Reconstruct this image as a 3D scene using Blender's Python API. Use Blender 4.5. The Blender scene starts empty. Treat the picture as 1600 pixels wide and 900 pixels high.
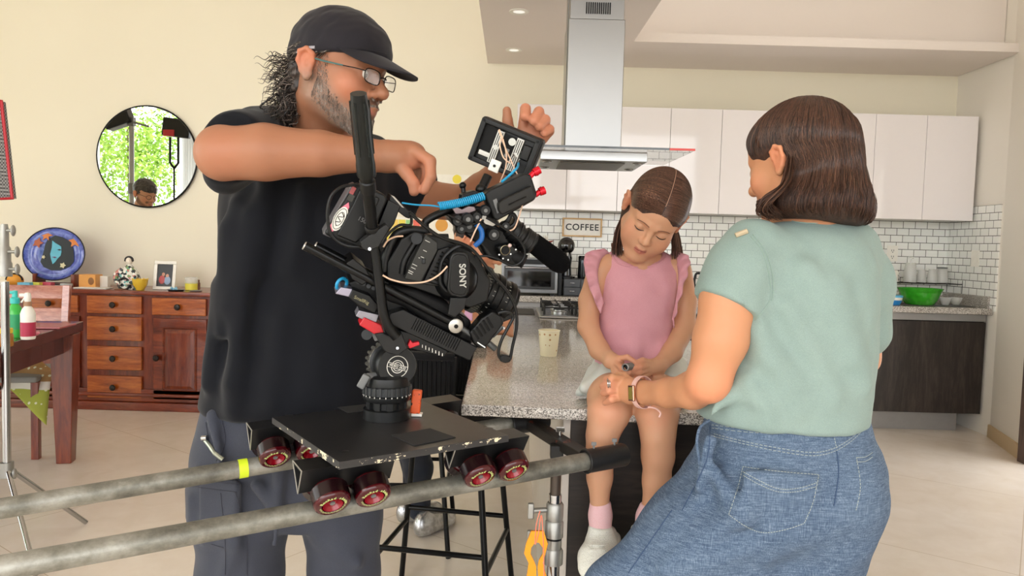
import bpy, bmesh, math, random
import numpy as np
from mathutils import Vector, Matrix, Quaternion
from mathutils.bvhtree import BVHTree
random.seed(7)
C = bpy.context.scene.collection
SC = bpy.context.scene
pi = math.pi

# ---------------------------------------------------------------- camera, world, light, exposure
CAM = Vector((0, 0, 1.28)); FL = 1155.0
CAM_M = Matrix.Rotation(math.radians(90 - 3.32), 3, 'X') @ Matrix.Rotation(math.radians(1.6), 3, 'Z')
cd = bpy.data.cameras.new('camera'); cam = bpy.data.objects.new('camera', cd); C.objects.link(cam)
cam.matrix_world = Matrix.Translation(CAM) @ CAM_M.to_4x4()
cd.sensor_width = 36; cd.lens = FL / 1600 * 36; cd.clip_start = .05
SC.camera = cam
SC.view_settings.view_transform = 'Standard'; SC.view_settings.look = 'None'
SC.view_settings.exposure = 0.10; SC.view_settings.gamma = 1; SC.view_settings.use_curve_mapping = False
SC.cycles.use_denoising = True
SC.cycles.max_bounces = 8; SC.cycles.diffuse_bounces = 5; SC.cycles.glossy_bounces = 4; SC.cycles.transparent_max_bounces = 8
SC.cycles.transmission_bounces = 6
SC.cycles.caustics_reflective = False; SC.cycles.caustics_refractive = False

w = bpy.data.worlds.new('sky'); SC.world = w; w.use_nodes = True
nt = w.node_tree; nt.nodes.clear()
bgn = nt.nodes.new('ShaderNodeBackground'); wo = nt.nodes.new('ShaderNodeOutputWorld')
bgn.inputs[0].default_value = (.985, .99, 1.0, 1); bgn.inputs[1].default_value = 4.1
nt.links.new(bgn.outputs[0], wo.inputs[0])

def area_light(name, loc, target, sx, sy, power, col):
    l = bpy.data.lights.new(name, 'AREA'); l.shape = 'RECTANGLE'; l.size = sx; l.size_y = sy
    l.energy = power; l.color = col
    o = bpy.data.objects.new(name, l); C.objects.link(o); o.location = loc
    o.rotation_euler = (Vector(target) - Vector(loc)).to_track_quat('-Z', 'Y').to_euler()
    return o
sun = bpy.data.lights.new('sun', 'SUN'); sun.energy = 0.0
# softboxes / daylight of the window wall (left and behind the photographer)
LIGHT_A = area_light('window_daylight', (-4.2, -2.3, 2.6), (-.2, 3.2, 1.1), 3.2, 2.2, 60, (1, .97, .92))

# ---------------------------------------------------------------- pixel helpers
def ray(px, py):
    return CAM_M @ Vector(((px - 800) / FL, -(py - 450) / FL, -1))
def P(px, py, Y):
    d = ray(px, py); return CAM + d * (Y / d.y)
def G(px, py, z):
    d = ray(px, py); return CAM + d * ((z - CAM.z) / d.z)

# ---------------------------------------------------------------- materials
def lin(c):
    if isinstance(c, str):
        c = [int(c[i:i+2], 16) / 255 for i in (0, 2, 4)]
    return tuple(((x / 12.92) if x <= .04045 else ((x + .055) / 1.055) ** 2.4) for x in c[:3]) + (1,)
MATS = {}
class N:
    def __init__(s, name):
        s.m = bpy.data.materials.new(name); s.m.use_nodes = True; s.t = s.m.node_tree; s.n = s.t.nodes; s.l = s.t.links
        s.b = s.n['Principled BSDF']; s.o = s.n['Material Output']
    def node(s, typ, **kw):
        n = s.n.new(typ)
        for k, v in kw.items():
            if k.startswith('i_'):
                key = k[2:].replace('_', ' ')
                n.inputs[key].default_value = v
            else: setattr(n, k, v)
        return n
    def link(s, a, b): s.l.new(a, b)
    def coords(s, kind='Object', scale=(1, 1, 1), rot=(0, 0, 0)):
        tc = s.node('ShaderNodeTexCoord'); mp = s.node('ShaderNodeMapping')
        mp.inputs['Scale'].default_value = scale; mp.inputs['Rotation'].default_value = rot
        s.link(tc.outputs[kind], mp.inputs[0]); return mp.outputs[0]
    def noise(s, co, scale, detail=4, rough=.5, dist=0):
        n = s.node('ShaderNodeTexNoise'); n.inputs['Scale'].default_value = scale; n.inputs['Detail'].default_value = detail
        n.inputs['Roughness'].default_value = rough; n.inputs['Distortion'].default_value = dist
        if co: s.link(co, n.inputs['Vector'])
        return n.outputs['Fac']
    def ramp(s, fac, stops, interp='LINEAR'):
        r = s.node('ShaderNodeValToRGB'); r.color_ramp.interpolation = interp
        e = r.color_ramp.elements
        while len(e) < len(stops): e.new(.5)
        for i, (p, c) in enumerate(stops):
            e[i].position = p; e[i].color = lin(c) if not isinstance(c, float) else (c, c, c, 1)
        s.link(fac, r.inputs[0]); return r.outputs[0]
    def mix(s, fac, a, b, typ='MIX'):
        m = s.node('ShaderNodeMix'); m.data_type = 'RGBA'; m.blend_type = typ
        for i, v in ((0, fac), (6, a), (7, b)):
            if isinstance(v, (int, float)): m.inputs[i].default_value = v
            elif isinstance(v, (tuple, str)): m.inputs[i].default_value = lin(v)
            else: s.link(v, m.inputs[i])
        return m.outputs[2]
    def col(s, v):
        if isinstance(v, (tuple, str)): s.b.inputs['Base Color'].default_value = lin(v)
        else: s.link(v, s.b.inputs['Base Color'])
    def bump(s, h, strength=.2, dist=.01):
        b = s.node('ShaderNodeBump'); b.inputs['Strength'].default_value = strength; b.inputs['Distance'].default_value = dist
        s.link(h, b.inputs['Height']); s.link(b.outputs[0], s.b.inputs['Normal'])
    def set(s, rough=None, metal=None, spec=None, coat=None, trans=None, ior=None, sss=None, alpha=None, sheen=None):
        i = s.b.inputs
        if rough is not None: i['Roughness'].default_value = rough
        if metal is not None: i['Metallic'].default_value = metal
        if spec is not None: i['Specular IOR Level'].default_value = spec
        if coat is not None: i['Coat Weight'].default_value = coat; i['Coat Roughness'].default_value = .05
        if trans is not None: i['Transmission Weight'].default_value = trans
        if ior is not None: i['IOR'].default_value = ior
        if alpha is not None: i['Alpha'].default_value = alpha
        if sheen is not None: i['Sheen Weight'].default_value = sheen
        if sss is not None:
            i['Subsurface Weight'].default_value = sss; i['Subsurface Radius'].default_value = (1, .35, .2); i['Subsurface Scale'].default_value = .008
        return s
def plain(name, col, rough=.5, metal=0, noise=.06, nscale=30, **kw):
    """a single colour with a little procedural variation"""
    if name in MATS: return MATS[name]
    n = N(name); c = lin(col)
    co = n.coords()
    f = n.noise(co, nscale, 3)
    a = tuple(max(0, x * (1 - noise)) for x in c[:3]); b = tuple(min(1, x * (1 + noise)) for x in c[:3])
    m = n.node('ShaderNodeMix'); m.data_type = 'RGBA'; m.inputs[6].default_value = a + (1,); m.inputs[7].default_value = b + (1,)
    n.link(f, m.inputs[0]); n.link(m.outputs[2], n.b.inputs['Base Color'])
    n.set(rough=rough, metal=metal, **kw); MATS[name] = n.m; return n.m
def fabric(name, col, col2=None, scale=900, rough=.9, bump=.15, fold=0, sheen=.1, spec=.2):
    if name in MATS: return MATS[name]
    n = N(name); co = n.coords()
    f = n.noise(co, 14, 5); g = n.noise(co, scale, 2)
    c1 = n.mix(f, col, col2 or col); c2 = n.mix(.15, c1, n.ramp(g, [(.3, (.2, .2, .2)), (.7, (.8, .8, .8))]), 'OVERLAY')
    n.col(c2); n.set(rough=rough, sheen=sheen, spec=spec)
    if fold:
        wv = n.noise(n.coords(scale=(1, 1, .35)), 9, 3, .5, .8)
        n.bump(wv, fold, .02)
    else: n.bump(g, bump, .001)
    MATS[name] = n.m; return n.m
def wood(name, dark, mid, light, scale=3, axis='X', rough=.35, coat=.2, ring=8):
    if name in MATS: return MATS[name]
    n = N(name)
    sc = {'X': (.12, 1, 1), 'Y': (1, .12, 1), 'Z': (1, 1, .12)}[axis]
    co = n.coords(scale=sc)
    a = n.noise(co, scale * 6, 6, .65, 1.2); b = n.noise(co, scale * 45, 4, .7, .3)
    m = n.node('ShaderNodeMath', operation='ADD'); m2 = n.node('ShaderNodeMath', operation='MULTIPLY')
    m2.inputs[1].default_value = .45; n.link(b, m2.inputs[0]); n.link(a, m.inputs[0]); n.link(m2.outputs[0], m.inputs[1])
    n.col(n.ramp(m.outputs[0], [(.45, dark), (.68, mid), (.95, light)])); n.set(rough=rough, coat=coat)
    n.bump(b, .08, .002); MATS[name] = n.m; return n.m
def vcol(name, rough=.5, sss=0, bumpscale=0, bump=.1, spec=.35, coat=None):
    if name in MATS: return MATS[name]
    n = N(name); a = n.node('ShaderNodeAttribute'); a.attribute_name = 'Col'
    n.link(a.outputs['Color'], n.b.inputs['Base Color']); n.set(rough=rough, spec=spec, coat=coat)
    if sss: n.set(sss=sss)
    if bumpscale: n.bump(n.noise(n.coords(), bumpscale, 4), bump, .002)
    MATS[name] = n.m; return n.m

# ---------------------------------------------------------------- objects
def props(o, label=None, cat=None, group=None, kind=None):
    if label: o['label'] = label
    if cat: o['category'] = cat
    if group: o['group'] = group
    if kind: o['kind'] = kind
    return o
def empty(name, loc=(0, 0, 0), rz=0, label=None, cat=None, group=None):
    o = bpy.data.objects.new(name, None); C.objects.link(o); o.location = loc; o.rotation_euler = (0, 0, rz); o.empty_display_size = .05
    return props(o, label, cat, group)
def root_loc(o):
    v = Vector((0, 0, 0))
    while o: v = v + o.location; o = o.parent
    return v
def link_mesh(name, verts, faces, mat, parent=None, smooth=False, world=False, bevel=0, seg=2, cols=None, mats=None, midx=None, autosmooth=True):
    me = bpy.data.meshes.new(name)
    if world and parent is not None:
        L = root_loc(parent); verts = [Vector(v) - L for v in verts]
    me.from_pydata([tuple(v) for v in verts], [], faces)
    o = bpy.data.objects.new(name, me); C.objects.link(o)
    if mats:
        for m in mats: me.materials.append(m)
        if midx is not None: me.polygons.foreach_set('material_index', midx)
    else: me.materials.append(mat)
    if cols is not None:
        ca = me.color_attributes.new('Col', 'FLOAT_COLOR', 'POINT')
        ca.data.foreach_set('color', np.asarray(cols, dtype=np.float32).ravel())
    if smooth:
        me.polygons.foreach_set('use_smooth', [True] * len(me.polygons))
    if bevel:
        b = o.modifiers.new('bevel', 'BEVEL'); b.width = bevel; b.segments = seg; b.limit_method = 'ANGLE'; b.angle_limit = .6
        me.polygons.foreach_set('use_smooth', [True] * len(me.polygons))
        wn = o.modifiers.new('wn', 'WEIGHTED_NORMAL'); wn.keep_sharp = True
    if parent is not None: o.parent = parent
    me.update(); return o

class MB:
    def __init__(s): s.v = []; s.f = []; s.mi = []; s.cur = 0
    def _add(s, vs, fs):
        n = len(s.v); s.v += [Vector(v) for v in vs]; s.f += [[i + n for i in f] for f in fs]; s.mi += [s.cur] * len(fs); return s
    def mat(s, i): s.cur = i; return s
    def box(s, c, size, R=None):
        c = Vector(c); h = Vector(size) / 2; R = R or Matrix.Identity(3)
        vs = [c + R @ Vector((x * h.x, y * h.y, z * h.z)) for x in (-1, 1) for y in (-1, 1) for z in (-1, 1)]
        return s._add(vs, [(0, 1, 3, 2), (4, 6, 7, 5), (0, 4, 5, 1), (2, 3, 7, 6), (0, 2, 6, 4), (1, 5, 7, 3)])
    def bb(s, x0, x1, y0, y1, z0, z1):
        return s.box(((x0 + x1) / 2, (y0 + y1) / 2, (z0 + z1) / 2), (abs(x1 - x0), abs(y1 - y0), abs(z1 - z0)))
    def hexa(s, b, t):
        """b, t: four corner points bottom and top (counter-clockwise from above)"""
        return s._add(list(b) + list(t), [(3, 2, 1, 0), (4, 5, 6, 7), (0, 1, 5, 4), (1, 2, 6, 5), (2, 3, 7, 6), (3, 0, 4, 7)])
    def tube(s, pts, r, seg=12, caps=True, closed=False, flat=None):
        pts = [Vector(p) for p in pts]; n = len(pts)
        rs = r if isinstance(r, (list, tuple)) else [r] * n
        t0 = (pts[1] - pts[0]).normalized(); up = Vector((0, 0, 1)) if abs(t0.z) < .9 else Vector((1, 0, 0))
        nrm = t0.cross(up).normalized(); vs = []; fs = []
        for i, p in enumerate(pts):
            if closed: t = (pts[(i + 1) % n] - pts[i - 1])
            else: t = pts[min(i + 1, n - 1)] - pts[max(i - 1, 0)]
            if t.length < 1e-9: t = t0
            t.normalize(); nrm = nrm - t * nrm.dot(t)
            if nrm.length < 1e-6: nrm = t.orthogonal()
            nrm.normalize(); bn = t.cross(nrm)
            for k in range(seg):
                a = 2 * pi * k / seg
                vs.append(p + (nrm * math.cos(a) + bn * math.sin(a)) * rs[i])
        m = n if closed else n - 1
        for i in range(m):
            j = (i + 1) % n
            for k in range(seg):
                k2 = (k + 1) % seg
                fs.append((i * seg + k, i * seg + k2, j * seg + k2, j * seg + k))
        if caps and not closed:
            fs.append(tuple(range(seg))[::-1]); fs.append(tuple((n - 1) * seg + k for k in range(seg)))
        return s._add(vs, fs)
    def cyl(s, a, b, r, r2=None, seg=24): return s.tube([a, b], [r, r if r2 is None else r2], seg)
    def ring(s, c, ax, R, r, seg=40, sub=8):
        ax = Vector(ax).normalized(); u = ax.orthogonal().normalized(); v = ax.cross(u); c = Vector(c)
        return s.tube([c + (u * math.cos(2 * pi * k / seg) + v * math.sin(2 * pi * k / seg)) * R for k in range(seg)], r, sub, closed=True)
    def lathe(s, prof, o=(0, 0, 0), ax=(0, 0, 1), seg=32, xr=1.0, caps=True):
        """prof: list of (radius, height)"""
        ax = Vector(ax).normalized(); o = Vector(o)
        u = Vector((1, 0, 0)) if abs(ax.z) > .99 else ax.orthogonal().normalized(); v = ax.cross(u); vs = []; fs = []
        for r, h in prof:
            for k in range(seg):
                a = 2 * pi * k / seg; vs.append(o + ax * h + (u * math.cos(a) * xr + v * math.sin(a)) * r)
        for i in range(len(prof) - 1):
            for k in range(seg):
                k2 = (k + 1) % seg; fs.append((i * seg + k, i * seg + k2, (i + 1) * seg + k2, (i + 1) * seg + k))
        if caps and prof[0][0] > 1e-5: fs.append(tuple(range(seg))[::-1])
        if caps and prof[-1][0] > 1e-5: fs.append(tuple((len(prof) - 1) * seg + k for k in range(seg)))
        return s._add(vs, fs)
    def sphere(s, c, r, seg=20, rings=12, sc=(1, 1, 1), R=None):
        c = Vector(c); R = R or Matrix.Identity(3); vs = []; fs = []
        for i in range(rings + 1):
            t = pi * i / rings
            for k in range(seg):
                a = 2 * pi * k / seg
                vs.append(c + R @ Vector((math.sin(t) * math.cos(a) * r * sc[0], math.sin(t) * math.sin(a) * r * sc[1], math.cos(t) * r * sc[2])))
        for i in range(rings):
            for k in range(seg):
                k2 = (k + 1) % seg; fs.append((i * seg + k, (i + 1) * seg + k, (i + 1) * seg + k2, i * seg + k2))
        return s._add(vs, fs)
    def prism(s, poly, d):
        """poly: 3d points of one face, d: extrusion vector"""
        n = len(poly); d = Vector(d); a = [Vector(p) for p in poly]
        return s._add(a + [p + d for p in a], [tuple(range(n)), tuple(range(2 * n - 1, n - 1, -1))] + [(i, i + n, (i + 1) % n + n, (i + 1) % n)[::-1] for i in range(n)])
    def build(s, name, mat, parent=None, smooth=False, world=False, bevel=0, seg=2, fix=True):
        ms = mat if isinstance(mat, list) else None
        o = link_mesh(name, s.v, s.f, None if ms else mat, parent, smooth, world, bevel, seg, mats=ms, midx=s.mi if ms else None)
        if fix:
            bm = bmesh.new(); bm.from_mesh(o.data); bmesh.ops.recalc_face_normals(bm, faces=bm.faces); bm.to_mesh(o.data); bm.free()
            if smooth and not bevel:
                try: o.data.set_sharp_from_angle(angle=math.radians(40))
                except Exception: pass
        return o
def text(name, body, origin, right, up, size, mat, parent=None, ext=.0004, align='CENTER', bold=0):
    cu = bpy.data.curves.new(name, 'FONT'); cu.body = body; cu.size = size; cu.extrude = ext; cu.align_x = align; cu.align_y = 'CENTER'; cu.offset = bold
    cu.space_character = 1.12 if body == 'COFFEE' else 1
    t_ = bpy.data.objects.new('t', cu); me = bpy.data.meshes.new_from_object(t_); me.materials.clear(); me.materials.append(mat); me.name = name
    bpy.data.objects.remove(t_); o = bpy.data.objects.new(name, me); C.objects.link(o)
    r = Vector(right).normalized(); u = Vector(up); u = (u - r * u.dot(r)).normalized(); n = r.cross(u)
    M = Matrix((r, u, n)).transposed().to_4x4()
    L = root_loc(parent) if parent else Vector((0, 0, 0))
    M.translation = Vector(origin) - L; o.matrix_basis = M
    if parent: o.parent = parent
    return o
def children(o): return [c for c in list(C.objects) if c.parent == o]
def copy_tree(o, parent=None):
    c = o.copy(); C.objects.link(c); c.parent = parent
    for ch in children(o): copy_tree(ch, c)
    return c
def bez(pts, n=8):
    """Catmull-Rom through points"""
    pts = [Vector(p) for p in pts]; out = []
    for i in range(len(pts) - 1):
        p0 = pts[max(i - 1, 0)]; p1 = pts[i]; p2 = pts[i + 1]; p3 = pts[min(i + 2, len(pts) - 1)]
        for k in range(n):
            t = k / n
            out.append(.5 * ((2 * p1) + (p2 - p0) * t + (2 * p0 - 5 * p1 + 4 * p2 - p3) * t * t + (3 * p1 - p0 - 3 * p2 + p3) * t ** 3))
    out.append(pts[-1]); return out

# ---------------------------------------------------------------- smooth solids (bodies, clothes)
def npv(v): return np.array([v[0], v[1], v[2]], dtype=np.float32)
class Solid:
    def __init__(s): s.ops = []; s.paint = []
    def _op(s, fn, lo, hi, k, sub=False): s.ops.append((fn, np.array(lo, dtype=np.float32), np.array(hi, dtype=np.float32), k, sub)); return s
    def cone(s, a, b, ra, rb=None, k=.02, sub=False, flat=None, ratio=1.0):
        """tapered capsule; flat: direction in which the section is stretched by ratio"""
        rb = ra if rb is None else rb; a = npv(a); b = npv(b); m = max(ra, rb) * max(ratio, 1)
        fl = None if flat is None else npv(Vector(flat).normalized())
        def fn(X, Y, Z):
            px, py, pz = X - a[0], Y - a[1], Z - a[2]; d = b - a; L = float(d @ d) + 1e-12
            h = np.clip((px * d[0] + py * d[1] + pz * d[2]) / L, 0, 1)
            qx, qy, qz = px - h * d[0], py - h * d[1], pz - h * d[2]
            if fl is not None:
                c = qx * fl[0] + qy * fl[1] + qz * fl[2]; c = c * (1 - 1 / ratio)
                qx, qy, qz = qx - c * fl[0], qy - c * fl[1], qz - c * fl[2]
            return np.sqrt(qx * qx + qy * qy + qz * qz) - (ra + (rb - ra) * h)
        return s._op(fn, np.minimum(a, b) - m, np.maximum(a, b) + m, k, sub)
    def chain(s, pts, rs, k=.01, **kw):
        for i in range(len(pts) - 1): s.cone(pts[i], pts[i + 1], rs[i], rs[i + 1], k, **kw)
        return s
    def ball(s, c, r, k=.01, sub=False, R=None):
        """ellipsoid; r may be (rx,ry,rz); R: 3x3 world<-local"""
        r = (r, r, r) if isinstance(r, (int, float)) else r
        c = npv(c); rr = np.array(r, dtype=np.float32); Rm = None if R is None else np.array(R, dtype=np.float32).T
        def fn(X, Y, Z):
            x, y, z = X - c[0], Y - c[1], Z - c[2]
            if Rm is not None:
                x, y, z = (Rm[0, 0] * x + Rm[0, 1] * y + Rm[0, 2] * z, Rm[1, 0] * x + Rm[1, 1] * y + Rm[1, 2] * z, Rm[2, 0] * x + Rm[2, 1] * y + Rm[2, 2] * z)
            k0 = np.sqrt((x / rr[0]) ** 2 + (y / rr[1]) ** 2 + (z / rr[2]) ** 2)
            k1 = np.sqrt((x / rr[0] ** 2) ** 2 + (y / rr[1] ** 2) ** 2 + (z / rr[2] ** 2) ** 2)
            return k0 * (k0 - 1) / np.maximum(k1, 1e-6)
        m = max(r); return s._op(fn, c - m, c + m, k, sub)
    def slab(s, c, half, R, rad, k=.01, sub=False):
        """rounded box"""
        c = npv(c); h = np.array(half, dtype=np.float32) - rad; Rm = np.array(R, dtype=np.float32).T
        def fn(X, Y, Z):
            x, y, z = X - c[0], Y - c[1], Z - c[2]
            x, y, z = (Rm[0, 0] * x + Rm[0, 1] * y + Rm[0, 2] * z, Rm[1, 0] * x + Rm[1, 1] * y + Rm[1, 2] * z, Rm[2, 0] * x + Rm[2, 1] * y + Rm[2, 2] * z)
            x, y, z = np.abs(x) - h[0], np.abs(y) - h[1], np.abs(z) - h[2]
            return np.sqrt(np.maximum(x, 0) ** 2 + np.maximum(y, 0) ** 2 + np.maximum(z, 0) ** 2) + np.minimum(np.maximum(x, np.maximum(y, z)), 0) - rad
        m = float(np.linalg.norm(half)); return s._op(fn, c - m, c + m, k, sub)
    def stack(s, rows, k=.03, n=2.3, sub=False, cap=.02):
        """rows: (z, cx, cy, rx, ry) sorted by z or not"""
        rows = sorted(rows, key=lambda r: r[0]); A = np.array(rows, dtype=np.float32)
        # smooth resample
        zs = np.linspace(A[0, 0], A[-1, 0], 40)
        B = np.stack([np.interp(zs, A[:, 0], A[:, i]) for i in range(1, 5)], 1)
        for _ in range(3):
            B[1:-1] = .25 * B[:-2] + .5 * B[1:-1] + .25 * B[2:]
        def fn(X, Y, Z):
            z1 = Z[0, 0, :]; q = [np.interp(z1, zs, B[:, i]).astype(np.float32)[None, None, :] for i in range(4)]
            d = ((np.abs((X - q[0]) / q[2])) ** n + (np.abs((Y - q[1]) / q[3])) ** n) ** (1 / n)
            d = (d - 1) * np.minimum(q[2], q[3])
            e = np.maximum(zs[0] - Z, Z - zs[-1]) + cap
            # rounded intersection
            return np.minimum(np.maximum(d + cap, e), 0) + np.sqrt(np.maximum(d + cap, 0) ** 2 + np.maximum(e, 0) ** 2) - cap
        lo = (float((B[:, 0] - B[:, 2]).min()), float((B[:, 1] - B[:, 3]).min()), float(zs[0])); hi = (float((B[:, 0] + B[:, 2]).max()), float((B[:, 1] + B[:, 3]).max()), float(zs[-1]))
        return s._op(fn, lo, hi, k, sub)
    def cut(s, p, nrm, k=.004):
        """remove everything on the side nrm points to"""
        p = npv(p); q = npv(Vector(nrm).normalized())
        def fn(X, Y, Z): return -((X - p[0]) * q[0] + (Y - p[1]) * q[1] + (Z - p[2]) * q[2])
        return s._op(fn, (-50, -50, -50), (50, 50, 50), k, True)
    def cutlocal(s, p, nrm, R, k=.002):
        p = npv(p); q = npv(Vector(nrm).normalized())
        def fn(X, Y, Z):
            a = -((X - p[0]) * q[0] + (Y - p[1]) * q[1] + (Z - p[2]) * q[2])
            b = np.sqrt((X - p[0]) ** 2 + (Y - p[1]) ** 2 + (Z - p[2]) ** 2) - R
            return np.maximum(a, b)
        return s._op(fn, p - R, p + R, k, True)
    def noise(s, amp, scale, seed=0, lo=None, hi=None, aniso=(1, 1, 1)):
        rg = np.random.RandomState(seed); ks = rg.normal(size=(7, 3)) * scale * np.array(aniso); ph = rg.uniform(0, 6.28, 7)
        s.ops.append(('noise', amp, ks, ph)); return s
    def eval(s, lo, hi, h):
        lo = np.array(lo); hi = np.array(hi); nn = np.maximum(((hi - lo) / h).astype(int) + 1, 4)
        ax = [(lo[i] + h * np.arange(nn[i])).astype(np.float32) for i in range(3)]
        F = np.full(tuple(nn), 1e3, dtype=np.float32)
        for op in s.ops:
            if op[0] == 'noise':
                _, amp, ks, ph = op; acc = 0
                X, Y, Z = ax[0][:, None, None], ax[1][None, :, None], ax[2][None, None, :]
                for kk, p in zip(ks, ph): acc = acc + np.sin(X * kk[0] + Y * kk[1] + Z * kk[2] + p + 1.3 * np.sin((X * kk[1] - Y * kk[2] + Z * kk[0]) * .7))
                F += (acc * (amp / 3)).astype(np.float32); continue
            fn, a, b, k, sub = op; m = k + 3 * h
            i0 = np.maximum(np.floor((a - m - lo) / h).astype(int), 0); i1 = np.minimum(np.ceil((b + m - lo) / h).astype(int) + 1, nn)
            if (i1 - i0 <= 0).any(): continue
            sl = tuple(slice(i0[j], i1[j]) for j in range(3))
            d = fn(ax[0][sl[0]][:, None, None], ax[1][sl[1]][None, :, None], ax[2][sl[2]][None, None, :])
            f = F[sl]; kk = max(k, 1e-5)
            if sub:
                e = -d; q = np.maximum(kk - np.abs(f - e), 0) / kk; F[sl] = np.maximum(f, e) + q * q * kk * .25
            else:
                q = np.maximum(kk - np.abs(f - d), 0) / kk; F[sl] = np.minimum(f, d) - q * q * kk * .25
        return F, lo, nn
    def bounds(s):
        lo = np.array([1e9] * 3); hi = -lo
        for op in s.ops:
            if op[0] == 'noise' or op[4]: continue
            lo = np.minimum(lo, op[1] ); hi = np.maximum(hi, op[2])
        return lo, hi
    def mesh(s, h, fine=()):
        """fine: list of (lo, hi, h)"""
        lo, hi = s.bounds(); V = []; Fc = []; off = 0
        jobs = [(lo - 3 * h, hi + 3 * h, h, True)] + [(np.array(a), np.array(b), c, False) for a, b, c in fine]
        for a, b, hh, main in jobs:
            F, l0, nn = s.eval(a, b, hh); v, q = surface_net(F, l0, hh)
            if len(q) == 0: continue
            cen = v[q].mean(1)
            keep = np.ones(len(q), bool)
            js = [j for j in fine] if main else fine[:[i for i, j in enumerate(fine) if np.allclose(j[0], a)][0]]
            for (fa, fb, fh) in js:
                fa = np.array(fa) + (1.6 * h if main else 2 * fh); fb = np.array(fb) - (1.6 * h if main else 2 * fh)
                keep &= ~((cen > fa) & (cen < fb)).all(1)
            q = q[keep]; V.append(v); Fc.append(q + off); off += len(v)
        V = np.concatenate(V); Fc = np.concatenate(Fc)
        used = np.zeros(len(V), bool); used[Fc.ravel()] = True; idx = np.cumsum(used) - 1
        return V[used], idx[Fc]
    def build(s, name, mat, parent, h, fine=(), base=None, smooth_it=1):
        V, Q = s.mesh(h, fine)
        for _ in range(smooth_it): V = lap(V, Q, .5)
        o = fast_mesh(name, V, Q, mat, parent)
        if base is not None:
            col = np.tile(np.array(lin(base)[:3]), (len(V), 1))
            for (a, b, r, soft, c, amt) in s.paint:
                a = npv(a); b = npv(b); d = b - a; L = float(d @ d) + 1e-12
                h_ = np.clip(((V - a) @ d) / L, 0, 1)[:, None]; dist = np.linalg.norm(V - a - h_ * d, axis=1)
                wt = np.clip((r + soft - dist) / max(soft, 1e-6), 0, 1); wt = (wt * wt * (3 - 2 * wt) * amt)[:, None]
                col = col * (1 - wt) + np.array(lin(c)[:3]) * wt
            col = np.concatenate([col, np.ones((len(V), 1))], 1)
            ca = o.data.color_attributes.new('Col', 'FLOAT_COLOR', 'POINT'); ca.data.foreach_set('color', col.astype(np.float32).ravel())
        return o
def lap(V, Q, f):
    acc = np.zeros_like(V); cnt = np.zeros(len(V))
    for i in range(4):
        a = Q[:, i]; b = Q[:, (i + 1) % 4]
        np.add.at(acc, a, V[b]); np.add.at(cnt, a, 1); np.add.at(acc, b, V[a]); np.add.at(cnt, b, 1)
    return V * (1 - f) + f * acc / np.maximum(cnt, 1)[:, None]
def fast_mesh(name, V, Q, mat, parent=None):
    me = bpy.data.meshes.new(name); V = np.array(V, dtype=np.float32)
    if parent is not None: V = V - np.array(root_loc(parent), dtype=np.float32)
    me.vertices.add(len(V)); me.vertices.foreach_set('co', V.ravel())
    me.loops.add(len(Q) * 4); me.loops.foreach_set('vertex_index', Q.astype(np.int32).ravel())
    me.polygons.add(len(Q)); me.polygons.foreach_set('loop_start', np.arange(0, len(Q) * 4, 4, dtype=np.int32))
    me.update(calc_edges=True); me.validate()
    me.polygons.foreach_set('use_smooth', np.ones(len(me.polygons), dtype=bool))
    me.materials.append(mat); o = bpy.data.objects.new(name, me); C.objects.link(o)
    if parent is not None: o.parent = parent
    return o
def surface_net(F, lo, h):
    nx, ny, nz = F.shape; ins = F < 0
    s = np.zeros((nx - 1, ny - 1, nz - 1), np.uint8)
    for i in (0, 1):
        for j in (0, 1):
            for k in (0, 1): s += ins[i:nx - 1 + i, j:ny - 1 + j, k:nz - 1 + k]
    act = (s > 0) & (s < 8); I, J, K = np.nonzero(act)
    idx = -np.ones(act.shape, np.int64); idx[I, J, K] = np.arange(len(I))
    pos = np.zeros((len(I), 3)); cnt = np.zeros(len(I))
    corners = [(i, j, k) for i in (0, 1) for j in (0, 1) for k in (0, 1)]
    for a in corners:
        for ax in range(3):
            if a[ax]: continue
            b = list(a); b[ax] = 1
            f0 = F[I + a[0], J + a[1], K + a[2]].astype(np.float64); f1 = F[I + b[0], J + b[1], K + b[2]].astype(np.float64)
            m = (f0 < 0) != (f1 < 0); t = np.where(m, f0 / np.where(m, f0 - f1, 1), 0)
            p = np.zeros((len(I), 3)); p[:] = a; p[:, ax] += t
            pos[m] += p[m]; cnt[m] += 1
    pos /= np.maximum(cnt, 1)[:, None]
    V = (pos + np.stack([I, J, K], 1)) * h + lo
    quads = []
    for ax in range(3):
        o1, o2 = [(1, 2), (2, 0), (0, 1)][ax]
        sl0 = [slice(None)] * 3; sl1 = [slice(None)] * 3; sl0[ax] = slice(0, -1); sl1[ax] = slice(1, None)
        for o in (o1, o2): sl0[o] = slice(1, -1); sl1[o] = slice(1, -1)
        A = ins[tuple(sl0)]; B = ins[tuple(sl1)]; x = A != B
        c = list(np.nonzero(x)); flip = A[tuple(c)]
        c[o1] = c[o1] + 1; c[o2] = c[o2] + 1
        def cell(d1, d2):
            q = [a.copy() for a in c]; q[o1] += d1; q[o2] += d2; return idx[q[0], q[1], q[2]]
        q = np.stack([cell(-1, -1), cell(0, -1), cell(0, 0), cell(-1, 0)], 1)
        q[~flip] = q[~flip][:, ::-1]; quads.append(q[(q >= 0).all(1)])
    return V, np.concatenate(quads) if quads else np.zeros((0, 4), int)

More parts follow.
